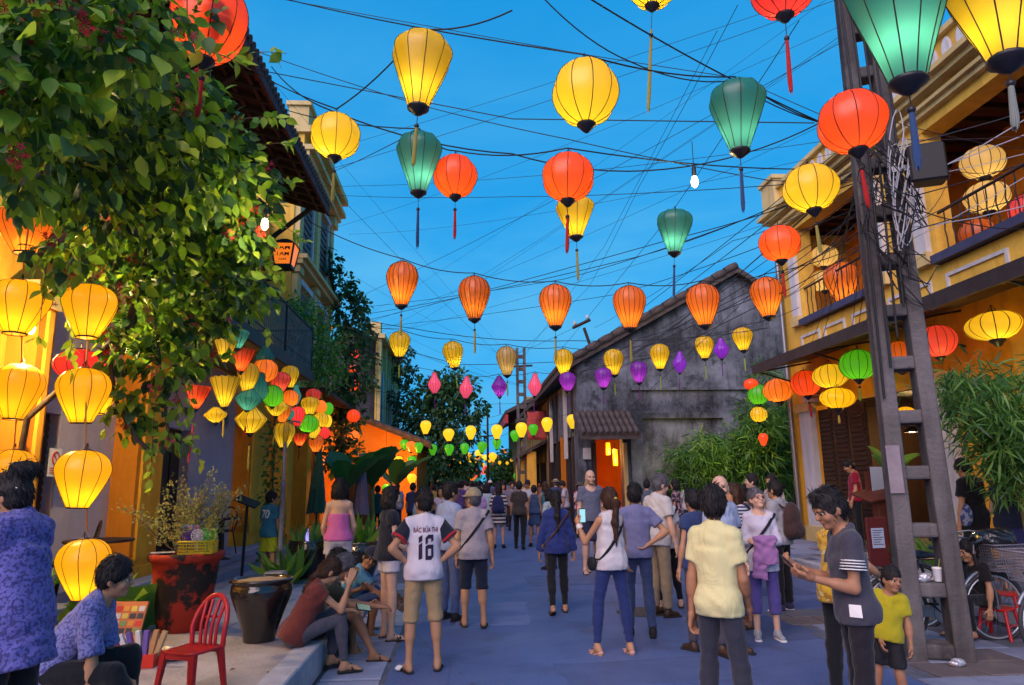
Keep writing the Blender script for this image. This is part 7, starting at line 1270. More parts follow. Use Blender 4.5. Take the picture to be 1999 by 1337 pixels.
for (px, py, Y, dx, dz, n_) in ((440, 240, 6.2, .9, .25, 7), (500, 350, 7.0, .8, .2, 7), (470, 300, 6.6, 1, .5, 6), (520, 430, 7.3, .8, -.2, 6), (505, 500, 7.4, .7, -.5, 8), (490, 590, 7.5, .6, -.7, 7), (430, 600, 7.4, .4, -1, 9), (360, 690, 7.2, .3, -1, 8), (300, 820, 6.9, .1, -1, 7), (350, 780, 7.1, .5, -.9, 7), (240, 720, 6.7, -.2, -1, 7), (170, 560, 6, -.1, -1, 6), (90, 520, 5.6, .1, -1, 6), (420, 120, 5, .9, .3, 6), (350, 90, 4.4, .9, -.1, 6), (140, 600, 6.2, .2, -1, 6)):
    p0 = np.array(A(px, py, Y)); d0 = np.array((dx, -.15, dz)); d0 /= np.linalg.norm(d0); L_ = random.uniform(.35, .6); pts = [p0+d0*L_*t-np.array((0, 0, .16*t*t)) for t in np.linspace(-.2, 1, 6)]; spm.tube([Vector(q)-vbase for q in pts], [.007, .006, .005, .004, .003, .002], 4)
    for k in range(n_*2): t = random.uniform(0, 1.02); sp.append(p0+d0*L_*t-np.array((0, 0, .16*t*t))); sdv.append(d0*.5+rng.normal(size=3)*.6+np.array((0, 0, -.5)))
spm.build('sprig', M['twig'], vine, False)['kind'] = 'stuff'
v, f, m_ = scatter(np.array(sp)-np.array(vbase), np.array(sdv), .11*(.7+.6*rng.random(len(sp))), LEAF2, 3); o = link('foliage', npmesh('foliage', v, f, [g1, g2, g2], m_, True), vine); o['kind'] = 'stuff'
fl = []
for c in ((.46, .012, .025), (.60, .06, .09), (.36, .01, .015)):
    mb = MB()
    for k in range(11):
        o3 = Vector((random.gauss(0, .045), random.gauss(0, .045), random.gauss(0, .035))); ax = Vector((random.gauss(0, 1), random.gauss(0, 1), random.gauss(0, 1))).normalized(); a = ax.orthogonal().normalized(); b = ax.cross(a)
        for j in range(5): an = j*1.2566; u = a*math.cos(an)+b*math.sin(an); w2 = a*-math.sin(an)+b*math.cos(an); mb.add([o3, o3+u*.012+w2*.006, o3+u*.026, o3+u*.012-w2*.006], [(0, 1, 2, 3)])
        mb.tube([o3, o3-ax*.03], .002, 4)
    fl.append(mb.mesh('flower_cluster', mat('petal_%d' % int(c[0]*100), c, .6, tuple(x*.6 for x in c), 20)))
fp_ = [(A(*p), r) for p, r in NEAR+MID]
for i in range(75):
    c, r = random.choice(fp_); d = Vector((random.gauss(.2, .6), random.gauss(-1, .4), random.gauss(0, .6))).normalized(); link('flower_cluster', random.choice(fl), vine, Vector(c)+d*r*.95-vbase, (random.random()*6, random.random()*6, 0), (1.0,)*3)['kind'] = 'stuff'
# shrubs and ivy farther along
plant('balcony_shrub', 'bright green bushy shrub hanging over the balcony end', 'shrub', A(600, 700, 18), [(A(*p), r) for p, r in (((585, 605, 17.5), .5), ((600, 640, 18), .7), ((625, 675, 18.5), .75), ((640, 725, 19), .6), ((615, 720, 18.2), .5), ((560, 600, 17), .35))], 1500, .13, [g1, g2, b1, g3], NEED, shell=.2)
plant('climbing_vine', 'dark climbing vine trailing down the tall yellow house corner', 'vine', (-4.0, 24.2, 0), [(A(*p), r) for p, r in (((630, 490, 23), .35), ((640, 520, 23), .5), ((668, 555, 23.5), .5), ((690, 575, 23.5), .3), ((675, 610, 24), .9), ((702, 590, 24), .3), ((690, 660, 24), .7), ((672, 720, 24), .8), ((690, 760, 24), .6), ((655, 790, 23.5), .7), ((680, 820, 24), .6), ((655, 850, 23), .6), ((648, 900, 22), .4), ((690, 880, 23), .4))], 620, .19, [d1, d2, d3, d3], shell=.3, stems=[([(-4.1, 24.2, 0), A(665, 860, 23.6), A(675, 700, 24), A(640, 500, 23)], .05)])
plant('wall_ivy', 'dark ivy column on the far shuttered house', 'ivy', (-3.9, 45, 0), [(A(*p), r) for p, r in (((782, 690, 44), .8), ((790, 730, 44), .9), ((788, 780, 43), 1.0), ((795, 830, 42), 1.1), ((712, 660, 37.5), .6), ((722, 700, 37.5), .5), ((718, 745, 37.5), .5))], 420, .24, [d1, d3, d3], shell=.3)
# street trees
def tree(label, base, blobs, dens, size, mats, th):
    b = Vector(base); c0 = Vector(blobs[0][0]); t = plant('tree', label, 'tree', base, blobs, dens, size, mats, shell=.35, stems=[([b, b.lerp(c0, .5)+Vector((.15, 0, 0)), c0], [th, th*.75, th*.4])]+[([b.lerp(c0, .6), Vector(c)], [th*.4, th*.12]) for c, r in blobs[1:7]])
    for ch in t.children:
        if ch.name.startswith('foliage'): ch.name = 'crown'
tree('dark feathery tree behind the orange house', (-2.0, 42, 0), [(A(*p), r) for p, r in (((868, 780, 42), 1.5), ((840, 760, 42), 1.0), ((895, 760, 42), 1.2), ((870, 745, 42), .9), ((920, 800, 42), 1.0), ((830, 820, 42), 1.3), ((900, 840, 42), 1.3), ((860, 860, 41), 1.5), ((880, 900, 41), 1.2), ((840, 895, 40), 1.2), ((910, 905, 41), .9))], 380, .27, [d1, d2, d3, d1], .22)
tree('leafy tree low at the far end of the street', (3.4, 52, 0), [(A(*p), r) for p, r in (((985, 915, 52), 1.3), ((972, 925, 52), 1.0), ((1000, 900, 53), 1.1), ((990, 940, 51), 1.0), ((968, 905, 54), .7))], 380, .25, [d2, b1, d1], .18)
tree('round dark tree at the left far end of the street', (-3.2, 60, 0), [(A(*p), r) for p, r in (((850, 925, 56), 1.8), ((880, 930, 58), 1.6), ((905, 925, 60), 1.2), ((825, 915, 54), 1.3), ((920, 935, 60), .9))], 300, .28, [d1, d2, d3], .2)
# banana plants
bl = [G('banana_leaf', (.05, .15, .03), (.035, .11, .025), .3), G('banana_leaf_light', (.12, .26, .04), (.08, .2, .03), .35)]
def banana(label, base, n, L_, mi=0, zs=1.0, spread=1.0):
    t = thing('banana_plant', label, 'plant', base); MB().tube([(0, 0, 0), (.02, 0, .5*zs), (0, .02, .9*zs)], [.10, .08, .05], 8).build('stem', culm, t, False)
    for k in range(n):
        a = k*2.4+random.uniform(-.3, .3); el = random.uniform(.95, 1.4); dx, dy = math.cos(a), math.sin(a); vs = []; fs = []; m = 11; ll = L_*random.uniform(.75, 1.1)
        for i in range(m):
            s = i/(m-1); r = ll*s*math.cos(el)*spread*(1+.5*s); z = .85*zs+ll*(math.sin(el)*s-.26*s*s*spread); w2 = .21*ll*math.sin(math.pi*min(1, max(.0, (s-.12)/.9)))**.7*(1 if s > .12 else 0)+.012; px_, py_ = -dy, dx
            j = 1+.10*math.sin(i*2.7+k)
            vs += [(dx*r+px_*w2*j, dy*r+py_*w2*j, z+w2*.28), (dx*r, dy*r, z), (dx*r-px_*w2/j, dy*r-py_*w2/j, z+w2*.28)]
            if i: b = (i-1)*3; fs += [(b, b+1, b+4, b+3), (b+1, b+2, b+5, b+4)]
        MB().add(vs, fs, 0, True).build('leaf', bl[mi if k % 3 else 1], t, False)
banana('banana plant with broad dark leaves before the orange house', (A(725, 1010, 20)[0], 20, 0), 8, 1.75, 0, 1.7); banana('shorter banana plant beside the closed mauve parasol', (A(770, 1010, 24)[0], 24, 0), 6, 1.7, 0, 1.7); banana('banana plant with drooping leaves under the red lanterns', (A(672, 1010, 18.5)[0], 18.5, 0), 6, 1.6, 0, 1.6)
banana('bright green banana leaves behind the leaning pole', (A(1745, 960, 11.4)[0], 11.4, .21), 6, .8, 1, 1.6, .9)
# bamboo
def bamboo(name, label, base, spots, H, n, size, mats, lean=.3, culms=12, bias=(0, -.1), smin=.18):
    t = thing(name, label, 'bamboo', base); b = np.array(base); P, D = [], []
    for k in range(culms):
        x0, y0, hk = random.choice(spots); p0 = np.array((x0+random.gauss(0, .12), y0+random.gauss(0, .12), base[2])); hk = hk*random.uniform(.75, 1.1); l_ = np.array((random.gauss(bias[0], lean), random.gauss(bias[1], lean), 0)); pts = [p0+np.array((0, 0, hk*s))+l_*s*s*hk*.45-np.array((0, 0, .22*hk*s**4)) for s in np.linspace(0, 1, 7)]
        MB().tube([Vector(q-b) for q in pts], [.016-.002*i for i in range(7)], 5).build('culm', culm, t, False)
        for j in range(n):
            s = random.uniform(smin, 1.0)**.8; i = min(5, int(s*6)); q = pts[i]+(pts[i+1]-pts[i])*(s*6-i); br = np.array((random.gauss(0, 1), random.gauss(0, 1), random.gauss(.1, .4))); br = br/np.linalg.norm(br)*random.uniform(.1, .55)
            for c in range(6): P.append(q+br*(.5+.5*random.random())+rng.normal(size=3)*.04); D.append(br*.8+rng.normal(size=3)*.55+np.array((0, 0, -.45)))
    v, f, m_ = scatter(np.array(P)-b, np.array(D), size*(.6+.7*rng.random(len(P))), BLADE, len(mats)); o = link('foliage', npmesh('foliage', v, f, mats, m_, True), t); o['kind'] = 'stuff'; return t
bamboo('bamboo_clump', 'large bamboo clump growing against the stained gable wall', (7.4, 20.4, 0), [(6.2, 20.6, 2.2), (6.8, 20.3, 3.4), (7.5, 20.4, 3.7), (8.2, 20.2, 4.4), (8.8, 20.4, 4.6), (9.5, 20.6, 6.0)], 4, 60, .32, [b1, b2, b3, b2], .26, 46)
bamboo('bamboo_clump', 'near bamboo clump with fine arching leaves behind the parked bicycles', (6.75, 7.9, .18), [(6.5, 7.7, 3.0), (6.75, 7.9, 3.2), (7.0, 8.1, 3.3)], 3, 62, .20, [b1, b2, b2, b3], .22, 20, bias=(-.34, -.12), smin=.42)
mat('leaf_corner', (.05, .2, .03), .5)
plant('corner_shrub', 'broad-leaved shrub lit green at the corner of the loggia house', 'shrub', (8.3, 20.0, .1), [(A(*p), r) for p, r in (((1490, 890, 19.9), .6), ((1480, 930, 19.9), .5), ((1500, 850, 20), .45))], 420, .30, [b2, b1, g2], BLADE, shell=.2)
for (px, Y, z, s, lb) in ((575, 12.6, .03, .6, 'spiky grass clump beside the menu stand post'), (606, 13.2, .5, .5, 'spiky plant growing in the large dark jar'), (708, 12.6, .5, .6, 'spiky plant growing in the second dark jar'), (1826, 9.3, .45, .45, 'bright grass in a white trough behind the pole'), (1745, 12.2, .25, .5, 'fern at the foot of the wooden menu stand'), (240, 7.6, .3, .5, 'glossy broad leaf plant behind the seated vendor'), (78, 8.2, .6, .35, 'small potted plant near the cafe table')):
    b = A(px, 950, Y); base = (b[0], Y, z); n = 46; P = np.tile(np.array(base), (n, 1))+rng.normal(size=(n, 3))*np.array((.09, .09, .01)); D = rng.normal(size=(n, 3))*.55+np.array((0, 0, 1.1)); tp2 = LEAF if 'broad' in lb else BLADE
    t = thing('potted_plant', lb, 'plant', base); v, f, m_ = scatter(P-np.array(base), D, s*(.7+.6*rng.random(n)), (tp2[0]*np.array((1.4, 1, 1)), tp2[1]), 3, .2); o = link('foliage', npmesh('foliage', v, f, [b1, b2, g1], m_, True), t); o['kind'] = 'stuff'

# ------------------------------------------------------------------ pots and vendor goods
def jar(name, label, loc, prof, m, n=28, soil=None, sr=.0, sz=0.0):
    t = thing(name, label, 'pot', loc); MB().lathe(prof, n).build('body', m, t, False)
    if soil is not None: MB().lathe([(sr, sz), (sr*.6, sz+.015), (.0, sz+.02)], n, capb=False).build('soil', soil, t, False)
    return t
glaze = mat('black_glaze', (.012, .011, .012), .16, (.03, .02, .014), 5, .6, .12, 18, spec=.6, coat=.4); sand = mat('sand', (.32, .22, .13), .95, (.22, .15, .09), 20, .7, .5, 60)
b = gnd(508, 1240, .265)
jar('glazed_jar', 'large black glazed jar filled with sand on the platform edge', (-1.86, 7.02, .264), [(.14, 0), (.145, .02), (.16, .10), (.215, .26), (.262, .38), (.275, .44), (.268, .49), (.25, .505), (.275, .52), (.283, .535), (.278, .55), (.255, .55), (.245, .53), (.24, .50)], glaze, 32, sand, .246, .528)
rust = mat('peeling_red', (.020, .014, .012), .8, (.36, .028, .012), 3.2, .98, .5, 14, lo=.47, hi=.53, detail=9.0)
rp_ = jar('red_planter', 'tall planter with peeling red paint holding a dry shrub', (-2.79, 7.66, .262), [(r_*1.10, z_*1.1) for r_, z_ in ((.20, 0), (.21, .02), (.245, .25), (.275, .48), (.285, .58), (.30, .60), (.325, .62), (.33, .66), (.32, .675), (.28, .675), (.27, .64))], rust, 32, mat('soil', (.03, .022, .016), .95), .3, .70)
rx, ry = -2.79, 7.66
# dry pale shrub in it
tw = thing('dry_shrub', 'sparse pale shrub growing in the peeling red planter', 'shrub', (rx, ry, .97)); mb = MB(); P, D = [], []
for k in range(26):
    a = random.uniform(0, 6.28); el = random.uniform(.5, 1.45); L_ = random.uniform(.45, .85)*(1.15 if el < .9 else 1); d = np.array((math.cos(a)*math.cos(el), math.sin(a)*math.cos(el), math.sin(el))); pts = [d*L_*s+np.array((.04*math.sin(s*5+k), .04*math.cos(s*4+k), .06*s*s)) for s in np.linspace(0, 1, 6)]; mb.tube([Vector(q) for q in pts], [.007, .006, .005, .004, .003, .002], 5)
    for j in range(120):
        s = random.uniform(.25, 1); q = d*L_*s+np.array((.04*math.sin(s*5+k), .04*math.cos(s*4+k), .06*s*s)); P.append(q+rng.normal(size=3)*.035); D.append(rng.normal(size=3)+d)
mb.build('stem', M['twig'], tw, False); v, f, m_ = scatter(np.array(P), np.array(D), .034, LEAF, 2); o = link('foliage', npmesh('foliage', v, f, [G('pale_leaf', (.34, .32, .14), (.25, .24, .1)), G('pale_leaf2', (.22, .24, .09), (.18, .2, .08))], m_, False), tw); o['kind'] = 'stuff'
# toy basket on the planter rim
tb = thing('toy_basket', 'yellow plastic basket on the red planter rim', 'basket', (rx+.16, ry-.16, 1.006)); yb = mat('basket_yellow', (.62, .45, .02), .45)
B(-.15, .15, -.085, .085, 0, .012).build('base', yb, tb, False); mb = MB()
for z in (.0, .03, .06, .09, .115): mb.tube([(-.16, -.095, z), (.16, -.095, z), (.16, .095, z), (-.16, .095, z), (-.16, -.095, z)], .006 if z < .1 else .010, 4)
for i in range(13):
    for y in (-.095, .095): mb.tube([(-.16+i*.0267, y, 0), (-.16+i*.0267, y, .115)], .004, 4)
for i in range(6):
    for x in (-.16, .16): mb.tube([(x, -.095+i*.038, 0), (x, -.095+i*.038, .115)], .004, 4)
mb.build('lattice', yb, tb, False)
for i, (x, y, z, c, lb, er) in enumerate(((-.10, -.02, .15, (.10, .03, .25), 'purple', 0), (-.07, .04, .20, (.60, .22, .45), 'pink', 1), (.0, -.03, .17, (.62, .60, .66), 'white', 0), (.075, -.02, .18, (.12, .55, .12), 'green', 0), (.12, .02, .17, (.35, .60, .06), 'lime', 1), (-.12, .03, .21, (.2, .38, .55), 'pale blue', 1))):
    t = thing('toy_fan', lb+' toy hand fan in the yellow basket', 'toy', (rx+.16+x, ry-.16+y, 1.006+z), random.uniform(-.5, .5), 'toy fans in the yellow basket'); m = mat('toy_'+lb.replace(' ', '_'), c, .35, spec=.5)
    mb = MB(); 
    for q in range(3): mb.tube([(.058*(1-q*.3)*math.cos(a), -.012*(1-q), .058*(1-q*.3)*math.sin(a)) for a in np.linspace(0, 6.283, 17)], .006, 5, cap=False)
    for q in range(10): a = q*.628; mb.tube([(0, -.014, 0), (.056*math.cos(a), -.012, .056*math.sin(a))], .0035, 4)
    mb.build('guard', m, t, False); MB().lathe([(.018, -.02), (.02, 0), (.01, .02)], 10, capt=True).build('hub', m, t, False); MB().tube([(0, 0, -.055), (0, .01, -.15)], .014, 8).build('handle', m, t, False)
    if er:
        for s_ in (-1, 1): MB().lathe([(.016, -.01), (.02, 0), (.012, .012)], 8, (s_*.04, -.0, .055), capt=True).build('ear', m, t, False)
o = B(-.11, .11, -.06, .06, 0, .006).build('paper_sheet', M['paper']); o.location = (rx-.2, ry-.1, 1.01); o.rotation_euler = (0, 0, .3); tag(o, 'sheet of paper lying on the planter rim', 'paper')
# red plastic chair
red = mat('red_plastic', (.50, .012, .016), .32, (.40, .01, .012), 6, .4, spec=.5)
def chair(label, loc, rz, s=1.0):
    t = thing('plastic_chair', label, 'chair', loc, rz); sw, h = .165*s, .33*s
    mb = MB(); vs = []; n = 7
    for i in range(n):
        for j in range(n): x = -1+2*i/(n-1); y = -1+2*j/(n-1); vs.append((x*sw*(1-.06*(y > .5)), y*sw, h-.012*(1-x*x)*(1-y*y)*2))
    mb.add(vs, [(i*n+j, (i+1)*n+j, (i+1)*n+j+1, i*n+j+1) for i in range(n-1) for j in range(n-1)], 0, True); o = mb.build('seat', red, t, False); so_ = o.modifiers.new('s', 'SOLIDIFY'); so_.thickness = .018; so_.offset = -1
    B(-sw*.97, sw*.97, -sw*.98, -sw*.9, h-.05, h-.012).build('apron', red, t, False); B(-sw*.97, sw*.97, sw*.9, sw*.98, h-.05, h-.012).build('apron', red, t, False)
    for sx_ in (-1, 1):
        for sy_ in (-1, 1): tap(MB(), -.017*s, .017*s, -.024*s, .024*s, 0, h-.015, .015*s, .022*s).build('leg', red, t, False).location = (0, 0, 0)
    k = 0
    for ch in [c for c in t.children if c.name.startswith('leg')]:
        sx_, sy_ = ((-1, -1), (-1, 1), (1, -1), (1, 1))[k]; k += 1
        for v in ch.data.vertices: f_ = 1-v.co.z/h; v.co.x += sx_*(sw*.86+.035*s*f_); v.co.y += sy_*(sw*.86+.035*s*f_)
    bk = [(-sw*.96, -sw*.92, h-.02)]+[(-sw*1.02*math.cos(a)*(1 if a < 1.57 else 1), -sw*.95-.09*s*math.sin(a), h+.13*s+.24*s*math.sin(a)) for a in np.linspace(0, math.pi, 13)]+[(sw*.96, -sw*.92, h-.02)]
    MB().tube(bk, .021*s, 8).build('back_frame', red, t, False)
    for x in (-.5, -.18, .18, .5): MB().tube([(x*sw*.9, -sw*.93, h-.02), (x*sw*1.0, -sw*.98, h+.15*s), (x*sw*1.15, -sw*.95-.075*s, h+.335*s)], [.016*s, .014*s, .016*s], 6).build('back_slat', red, t, False)
    MB().tube([(-sw*.5, -sw*1.0-.03*s, h+.2*s), (0, -sw*1.0-.045*s, h+.205*s), (sw*.5, -sw*1.0-.03*s, h+.2*s)], .011*s, 6).build('back_rail', red, t, False)
    return t
chair('small red plastic chair with slatted back on the platform', (-1.88, 5.40, .264), R(156), .87)
def stool(label, loc, h=.27, w_=.13):
    t = thing('plastic_stool', label, 'stool', loc, random.uniform(0, 1)); B(-w_, w_, -w_, w_, h-.03, h, bev=.012).build('seat', red, t, False)
    for sx_ in (-1, 1):
        for sy_ in (-1, 1): MB().tube([(sx_*(w_-.02), sy_*(w_-.02), h-.02), (sx_*(w_+.02), sy_*(w_+.02), 0)], .018, 6).build('leg', red, t, False)
    for s_ in (-1, 1): MB().tube([(-w_, s_*w_*1.02, h*.45), (w_, s_*w_*1.02, h*.45)], .010, 5).build('rail', red, t, False)
stool('red plastic stool under the seated vendor', (gy(140, 4.55)[0], 4.55, .263)); stool('red plastic stool under the crouching child', (gy(1895, 7.35)[0]+.1, 7.35, .019), .30); stool('red plastic stool beside the bicycle wheels', (gy(1925, 8.0)[0], 8.0, .0), .36, .14)
# goods of the vendor
pr = thing('magnet_board', 'leaning display board covered with rows of colourful souvenir magnets', 'board', (gy(252, 6.5)[0], 6.5, .263), R(-8)); bo = MB().add([(-.17, 0, 0), (.17, 0, 0), (.17, .16, .42), (-.17, .16, .42), (-.17, .02, 0), (.17, .02, 0), (.17, .18, .42), (-.17, .18, .42)], [(0, 1, 2, 3), (7, 6, 5, 4), (0, 4, 5, 1), (1, 5, 6, 2), (2, 6, 7, 3), (3, 7, 4, 0)]).build('panel', mat('board_orange', (.6, .18, .05), .6), pr, False)
mcs = [mat('magnet_%d' % i, c, .4) for i, c in enumerate(((.6, .05, .03), (.65, .5, .08), (.6, .55, .5), (.7, .28, .05), (.05, .05, .06), (.2, .3, .1)))]
for j in range(7):
    for i in range(5):
        x = -.135+i*.067; s = .03+j*.056; y = .16/.42*s-.012; MB().add([(x-.026, y, s-.018), (x+.026, y, s-.018), (x+.026, y+.016, s+.022), (x-.026, y+.016, s+.022), (x-.026, y+.012, s-.022), (x+.026, y+.012, s-.022), (x+.026, y+.028, s+.018), (x-.026, y+.028, s+.018)], [(0, 1, 2, 3), (7, 6, 5, 4), (0, 4, 5, 1), (1, 5, 6, 2), (2, 6, 7, 3), (3, 7, 4, 0)]).build('magnet', random.choice(mcs), bo, False)
rb_ = thing('red_basket', 'red plastic basket of folded paper fans on the platform', 'basket', (gy(302, 6.2)[0], 6.2, .263)); mb = MB(); mb.box(-.13, .13, -.08, .08, 0, .01)
for (x0, x1, y0, y1) in ((-.14, -.128, -.09, .09), (.128, .14, -.09, .09), (-.128, .128, -.09, -.078), (-.128, .128, .078, .09)): mb.box(x0, x1, y0, y1, 0.0, .10)
mb.build('tub', mat('basket_red', (.6, .03, .015), .35), rb_, False)
for i, (c, nm) in enumerate((((.6, .06, .03), 'red'), ((.62, .58, .56), 'white'), ((.10, .05, .28), 'violet'), ((.55, .5, .5), 'cream'), ((.12, .06, .3), 'purple'), ((.45, .2, .06), 'brown'), ((.4, .25, .1), 'gold'))):
    o = B(-.02, .02, -.02, .02, 0, .25, bev=.004).build('fan_box', mat('fanbox_'+nm, c, .4)); o.location = (rb_.location.x-.10+i*.034, 6.19+.01*(i % 2), .28); o.rotation_euler = (R(-8), R(-38+i*9), 0); tag(o, nm+' boxed paper fan standing in the red basket', 'fan box', 'boxed fans in the red basket')
mb = MB(); vs = []
for i in range(60): pass
o = link('foil_bag', (lambda vf: npmesh('foil_bag', vf[0], vf[1], [mat('foil', (.62, .6, .64), .3, metal=.6, bump=.6, bsc=60)]))(sdf([ell(V3(0, 0, .06), V3(.11, .08, .06)), ell(V3(.06, .02, .07), V3(.06, .06, .05))], .009, wr=.012, cuts=[(V3(0, 0, .004), V3(0, 0, -1))]))); o.location = (gy(362, 6.35)[0], 6.35, .262); tag(o, 'crumpled silvery plastic bag beside the red chair', 'bag')
o = link('purple_bucket', MB().lathe([(.07, 0), (.09, .16), (.095, .165), (.085, .16), (.066, .01)], 18).mesh('purple_bucket', mat('bucket_purple', (.22, .06, .38), .4))); o.location = (gy(246, 6.2)[0], 6.2, .263); tag(o, 'purple bucket beside the magnet board', 'bucket')

# ------------------------------------------------------------------ cafe furniture and signs
def table(label, loc, r=.36, h=.74):
    t = thing('cafe_table', label, 'table', loc); MB().lathe([(r, 0), (r+.01, .015), (r, .03)], 24, (0, 0, h-.03), capt=True).build('table_top', M['wood_dark'], t, False); MB().tube([(0, 0, .03), (0, 0, h-.03)], .045, 10).build('pedestal', M['black_metal'], t, False); MB().lathe([(.22, 0), (.21, .02), (.05, .05)], 18, capt=True).build('foot', M['black_metal'], t, False)
def bentwood(label, loc, rz):
    t = thing('cafe_chair', label, 'chair', loc, rz); m = M['wood_dark']; MB().lathe([(.20, 0), (.21, .02), (.20, .04)], 20, (0, 0, .43), capt=True).build('seat', m, t, False)
    for sx_ in (-1, 1):
        for sy_ in (-1, 1): MB().tube([(sx_*.14, sy_*.14, .44), (sx_*.2, sy_*.2, 0)], .016, 6).build('leg', m, t, False)
    MB().tube([(-.18, -.12, .45)]+[(-.2*math.cos(a), -.17-.06*math.sin(a), .6+.3*math.sin(a)) for a in np.linspace(0, math.pi, 11)]+[(.18, -.12, .45)], .015, 6).build('back_hoop', m, t, False); MB().tube([(-.12, -.14, .45)]+[(-.11*math.cos(a), -.18-.03*math.sin(a), .58+.18*math.sin(a)) for a in np.linspace(0, math.pi, 9)]+[(.12, -.14, .45)], .011, 6).build('inner_hoop', m, t, False)
x = lambda px, Y: gy(px, Y)[0]
table('dark round cafe table in front of the mauve wall', (x(205, 8.7), 8.7, .335)); bentwood('bentwood cafe chair left of the near cafe table', (x(140, 9.0), 9.0, .335), R(-60)); bentwood('bentwood cafe chair behind the lantern chain', (x(165, 9.6), 9.6, .335), R(120))
table('far cafe table between the two pilasters', (x(437, 13.8), 13.8, .335)); bentwood('bentwood chair beside the far cafe table', (x(405, 13.4), 13.4, .335), R(-80)); bentwood('bentwood chair behind the far cafe table', (x(440, 14.8), 14.8, .335), R(160)); bentwood('bentwood chair nearest the dark cafe door', (x(375, 13.0), 13.0, .335), R(-40))
ms = thing('menu_stand', 'black metal menu stand with tilted top beside the boy', 'stand', (x(482, 13.0), 13.0, .03)); B(-.17, .17, -.13, .13, 0, .02).build('foot', M['black_metal'], ms, False); MB().tube([(0, 0, .02), (.03, 0, 1.3)], .026, 8).build('post', M['black_metal'], ms, False); o = B(-.2, .2, -.14, .14, -.012, .012).build('top', M['black_metal'], ms, False); o.location = (.03, 0, 1.35); o.rotation_euler = (R(18), R(22), 0)
fn = thing('wall_fan', 'round grey electric fan on the wall behind the lantern cluster', 'fan', (-5.0, 15.2, 3.05)); mb = MB()
for q in range(4): mb.tube([(.02, .26*(1-q*.24)*math.cos(a), .26*(1-q*.24)*math.sin(a)) for a in np.linspace(0, 6.283, 21)], .006, 4, cap=False)
for q in range(16): a = q*.3927; mb.tube([(.03, 0, 0), (.02, .26*math.cos(a), .26*math.sin(a))], .003, 4)
mb.build('guard', M['black_metal'], fn, False); mb = MB()
for q in range(3): a = q*2.094; mb.add([(0, .03*math.cos(a), .03*math.sin(a)), (.03, .22*math.cos(a-.35), .22*math.sin(a-.35)), (-.01, .22*math.cos(a+.35), .22*math.sin(a+.35))], [(0, 1, 2)])
mb.build('blade', M['grey_metal'], fn, False); MB().tube([(-.15, 0, 0), (.03, 0, 0)], .05, 8).build('motor', M['black_metal'], fn, False)
ns = thing('no_smoking_notice', 'white notice with red prohibition circle on the dark shutter', 'sign', (-5.03, 9.22, 1.98)); B(-.005, .005, -.13, .13, -.18, .16).build('board', M['paper'], ns, False); rd = mat('sign_red', (.5, .02, .02), .5)
MB().tube([(.009, .075*math.cos(a), .04+.075*math.sin(a)) for a in np.linspace(0, 6.283, 21)], .010, 4, cap=False).tube([(.009, -.053, .093), (.009, .053, -.013)], .008, 4).build('symbol', rd, ns, False)
for k in range(3): B(.006, .008, -.1, .1-.03*k, -.09-k*.028, -.075-k*.028).build('text_line', rd, ns, False)
mb_ = thing('menu_board', 'wooden notice board with rows of small pictures on the yellow wall', 'board', (-5.18, 8.1, 1.9)); B(0, .03, -.22, .22, -.35, .35).build('panel', mat('board_wood', (.35, .16, .05), .7, (.25, .11, .03), 6), mb_, False)
for j in range(5):
    for i in range(4): B(.031, .042, -.19+i*.1, -.12+i*.1, -.29+j*.13, -.21+j*.13).build('picture', random.choice((M['leather'], M['paper'], M['twig'], M['wood_dark'])), mb_, False)
# dark jars, parasols, posts before the yellow house
for (px, Y, r, lb) in ((610, 13.2, .40, 'large dark jar with a small lit fountain'), (706, 12.6, .34, 'second dark jar behind the pink top woman')):
    jar('dark_jar', lb, (x(px, Y), Y, .03), [(r*.55, 0), (r*.62, .03), (r*.9, .3), (r*1.0, .5), (r*.98, .58), (r*.88, .64), (r*.92, .67), (r*.8, .67)], glaze, 28, mat('soil', (.03, .022, .016), .95), r*.8, .62)
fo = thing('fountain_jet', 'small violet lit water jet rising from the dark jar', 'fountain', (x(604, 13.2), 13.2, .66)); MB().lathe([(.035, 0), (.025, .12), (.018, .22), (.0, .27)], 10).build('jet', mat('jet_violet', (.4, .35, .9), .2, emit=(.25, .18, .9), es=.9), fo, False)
def parasol(label, loc, c, h=2.3):
    t = thing('closed_parasol', label, 'parasol', loc); MB().tube([(0, 0, 0), (0, 0, h)], .022, 8).build('pole', M['wood_dark'], t, False); B(-.2, .2, -.2, .2, 0, .06, bev=.01).build('base', M['black_metal'], t, False); n = 24; vs = []; prof = [(.03, h), (.08, h-.2), (.14, h-.7), (.19, h-1.2), (.23, h-1.5)]
    for r, z in prof:
        for k in range(n): a = 6.2832*k/n; q = r*(1 if k % 3 == 0 else .62); vs.append((q*math.cos(a), q*math.sin(a), z-(.05 if k % 3 == 0 and z < h-1.4 else 0)))
    MB().add(vs, [(i*n+k, i*n+(k+1) % n, (i+1)*n+(k+1) % n, (i+1)*n+k) for i in range(4) for k in range(n)], 0, True).build('canopy', c, t, False); MB().lathe([(.16, -.02), (.165, .02)], 12, (0, 0, h-1.0), capb=False).build('tie', c, t, False)
parasol('closed dark green parasol by the yellow columns', (x(620, 16.5), 16.5, .0), F_('parasol_green', (.04, .10, .06)), 2.55); parasol('closed mauve parasol beside the banana plants', (x(706, 19), 19, .0), F_('parasol_mauve', (.28, .18, .26)), 2.4)
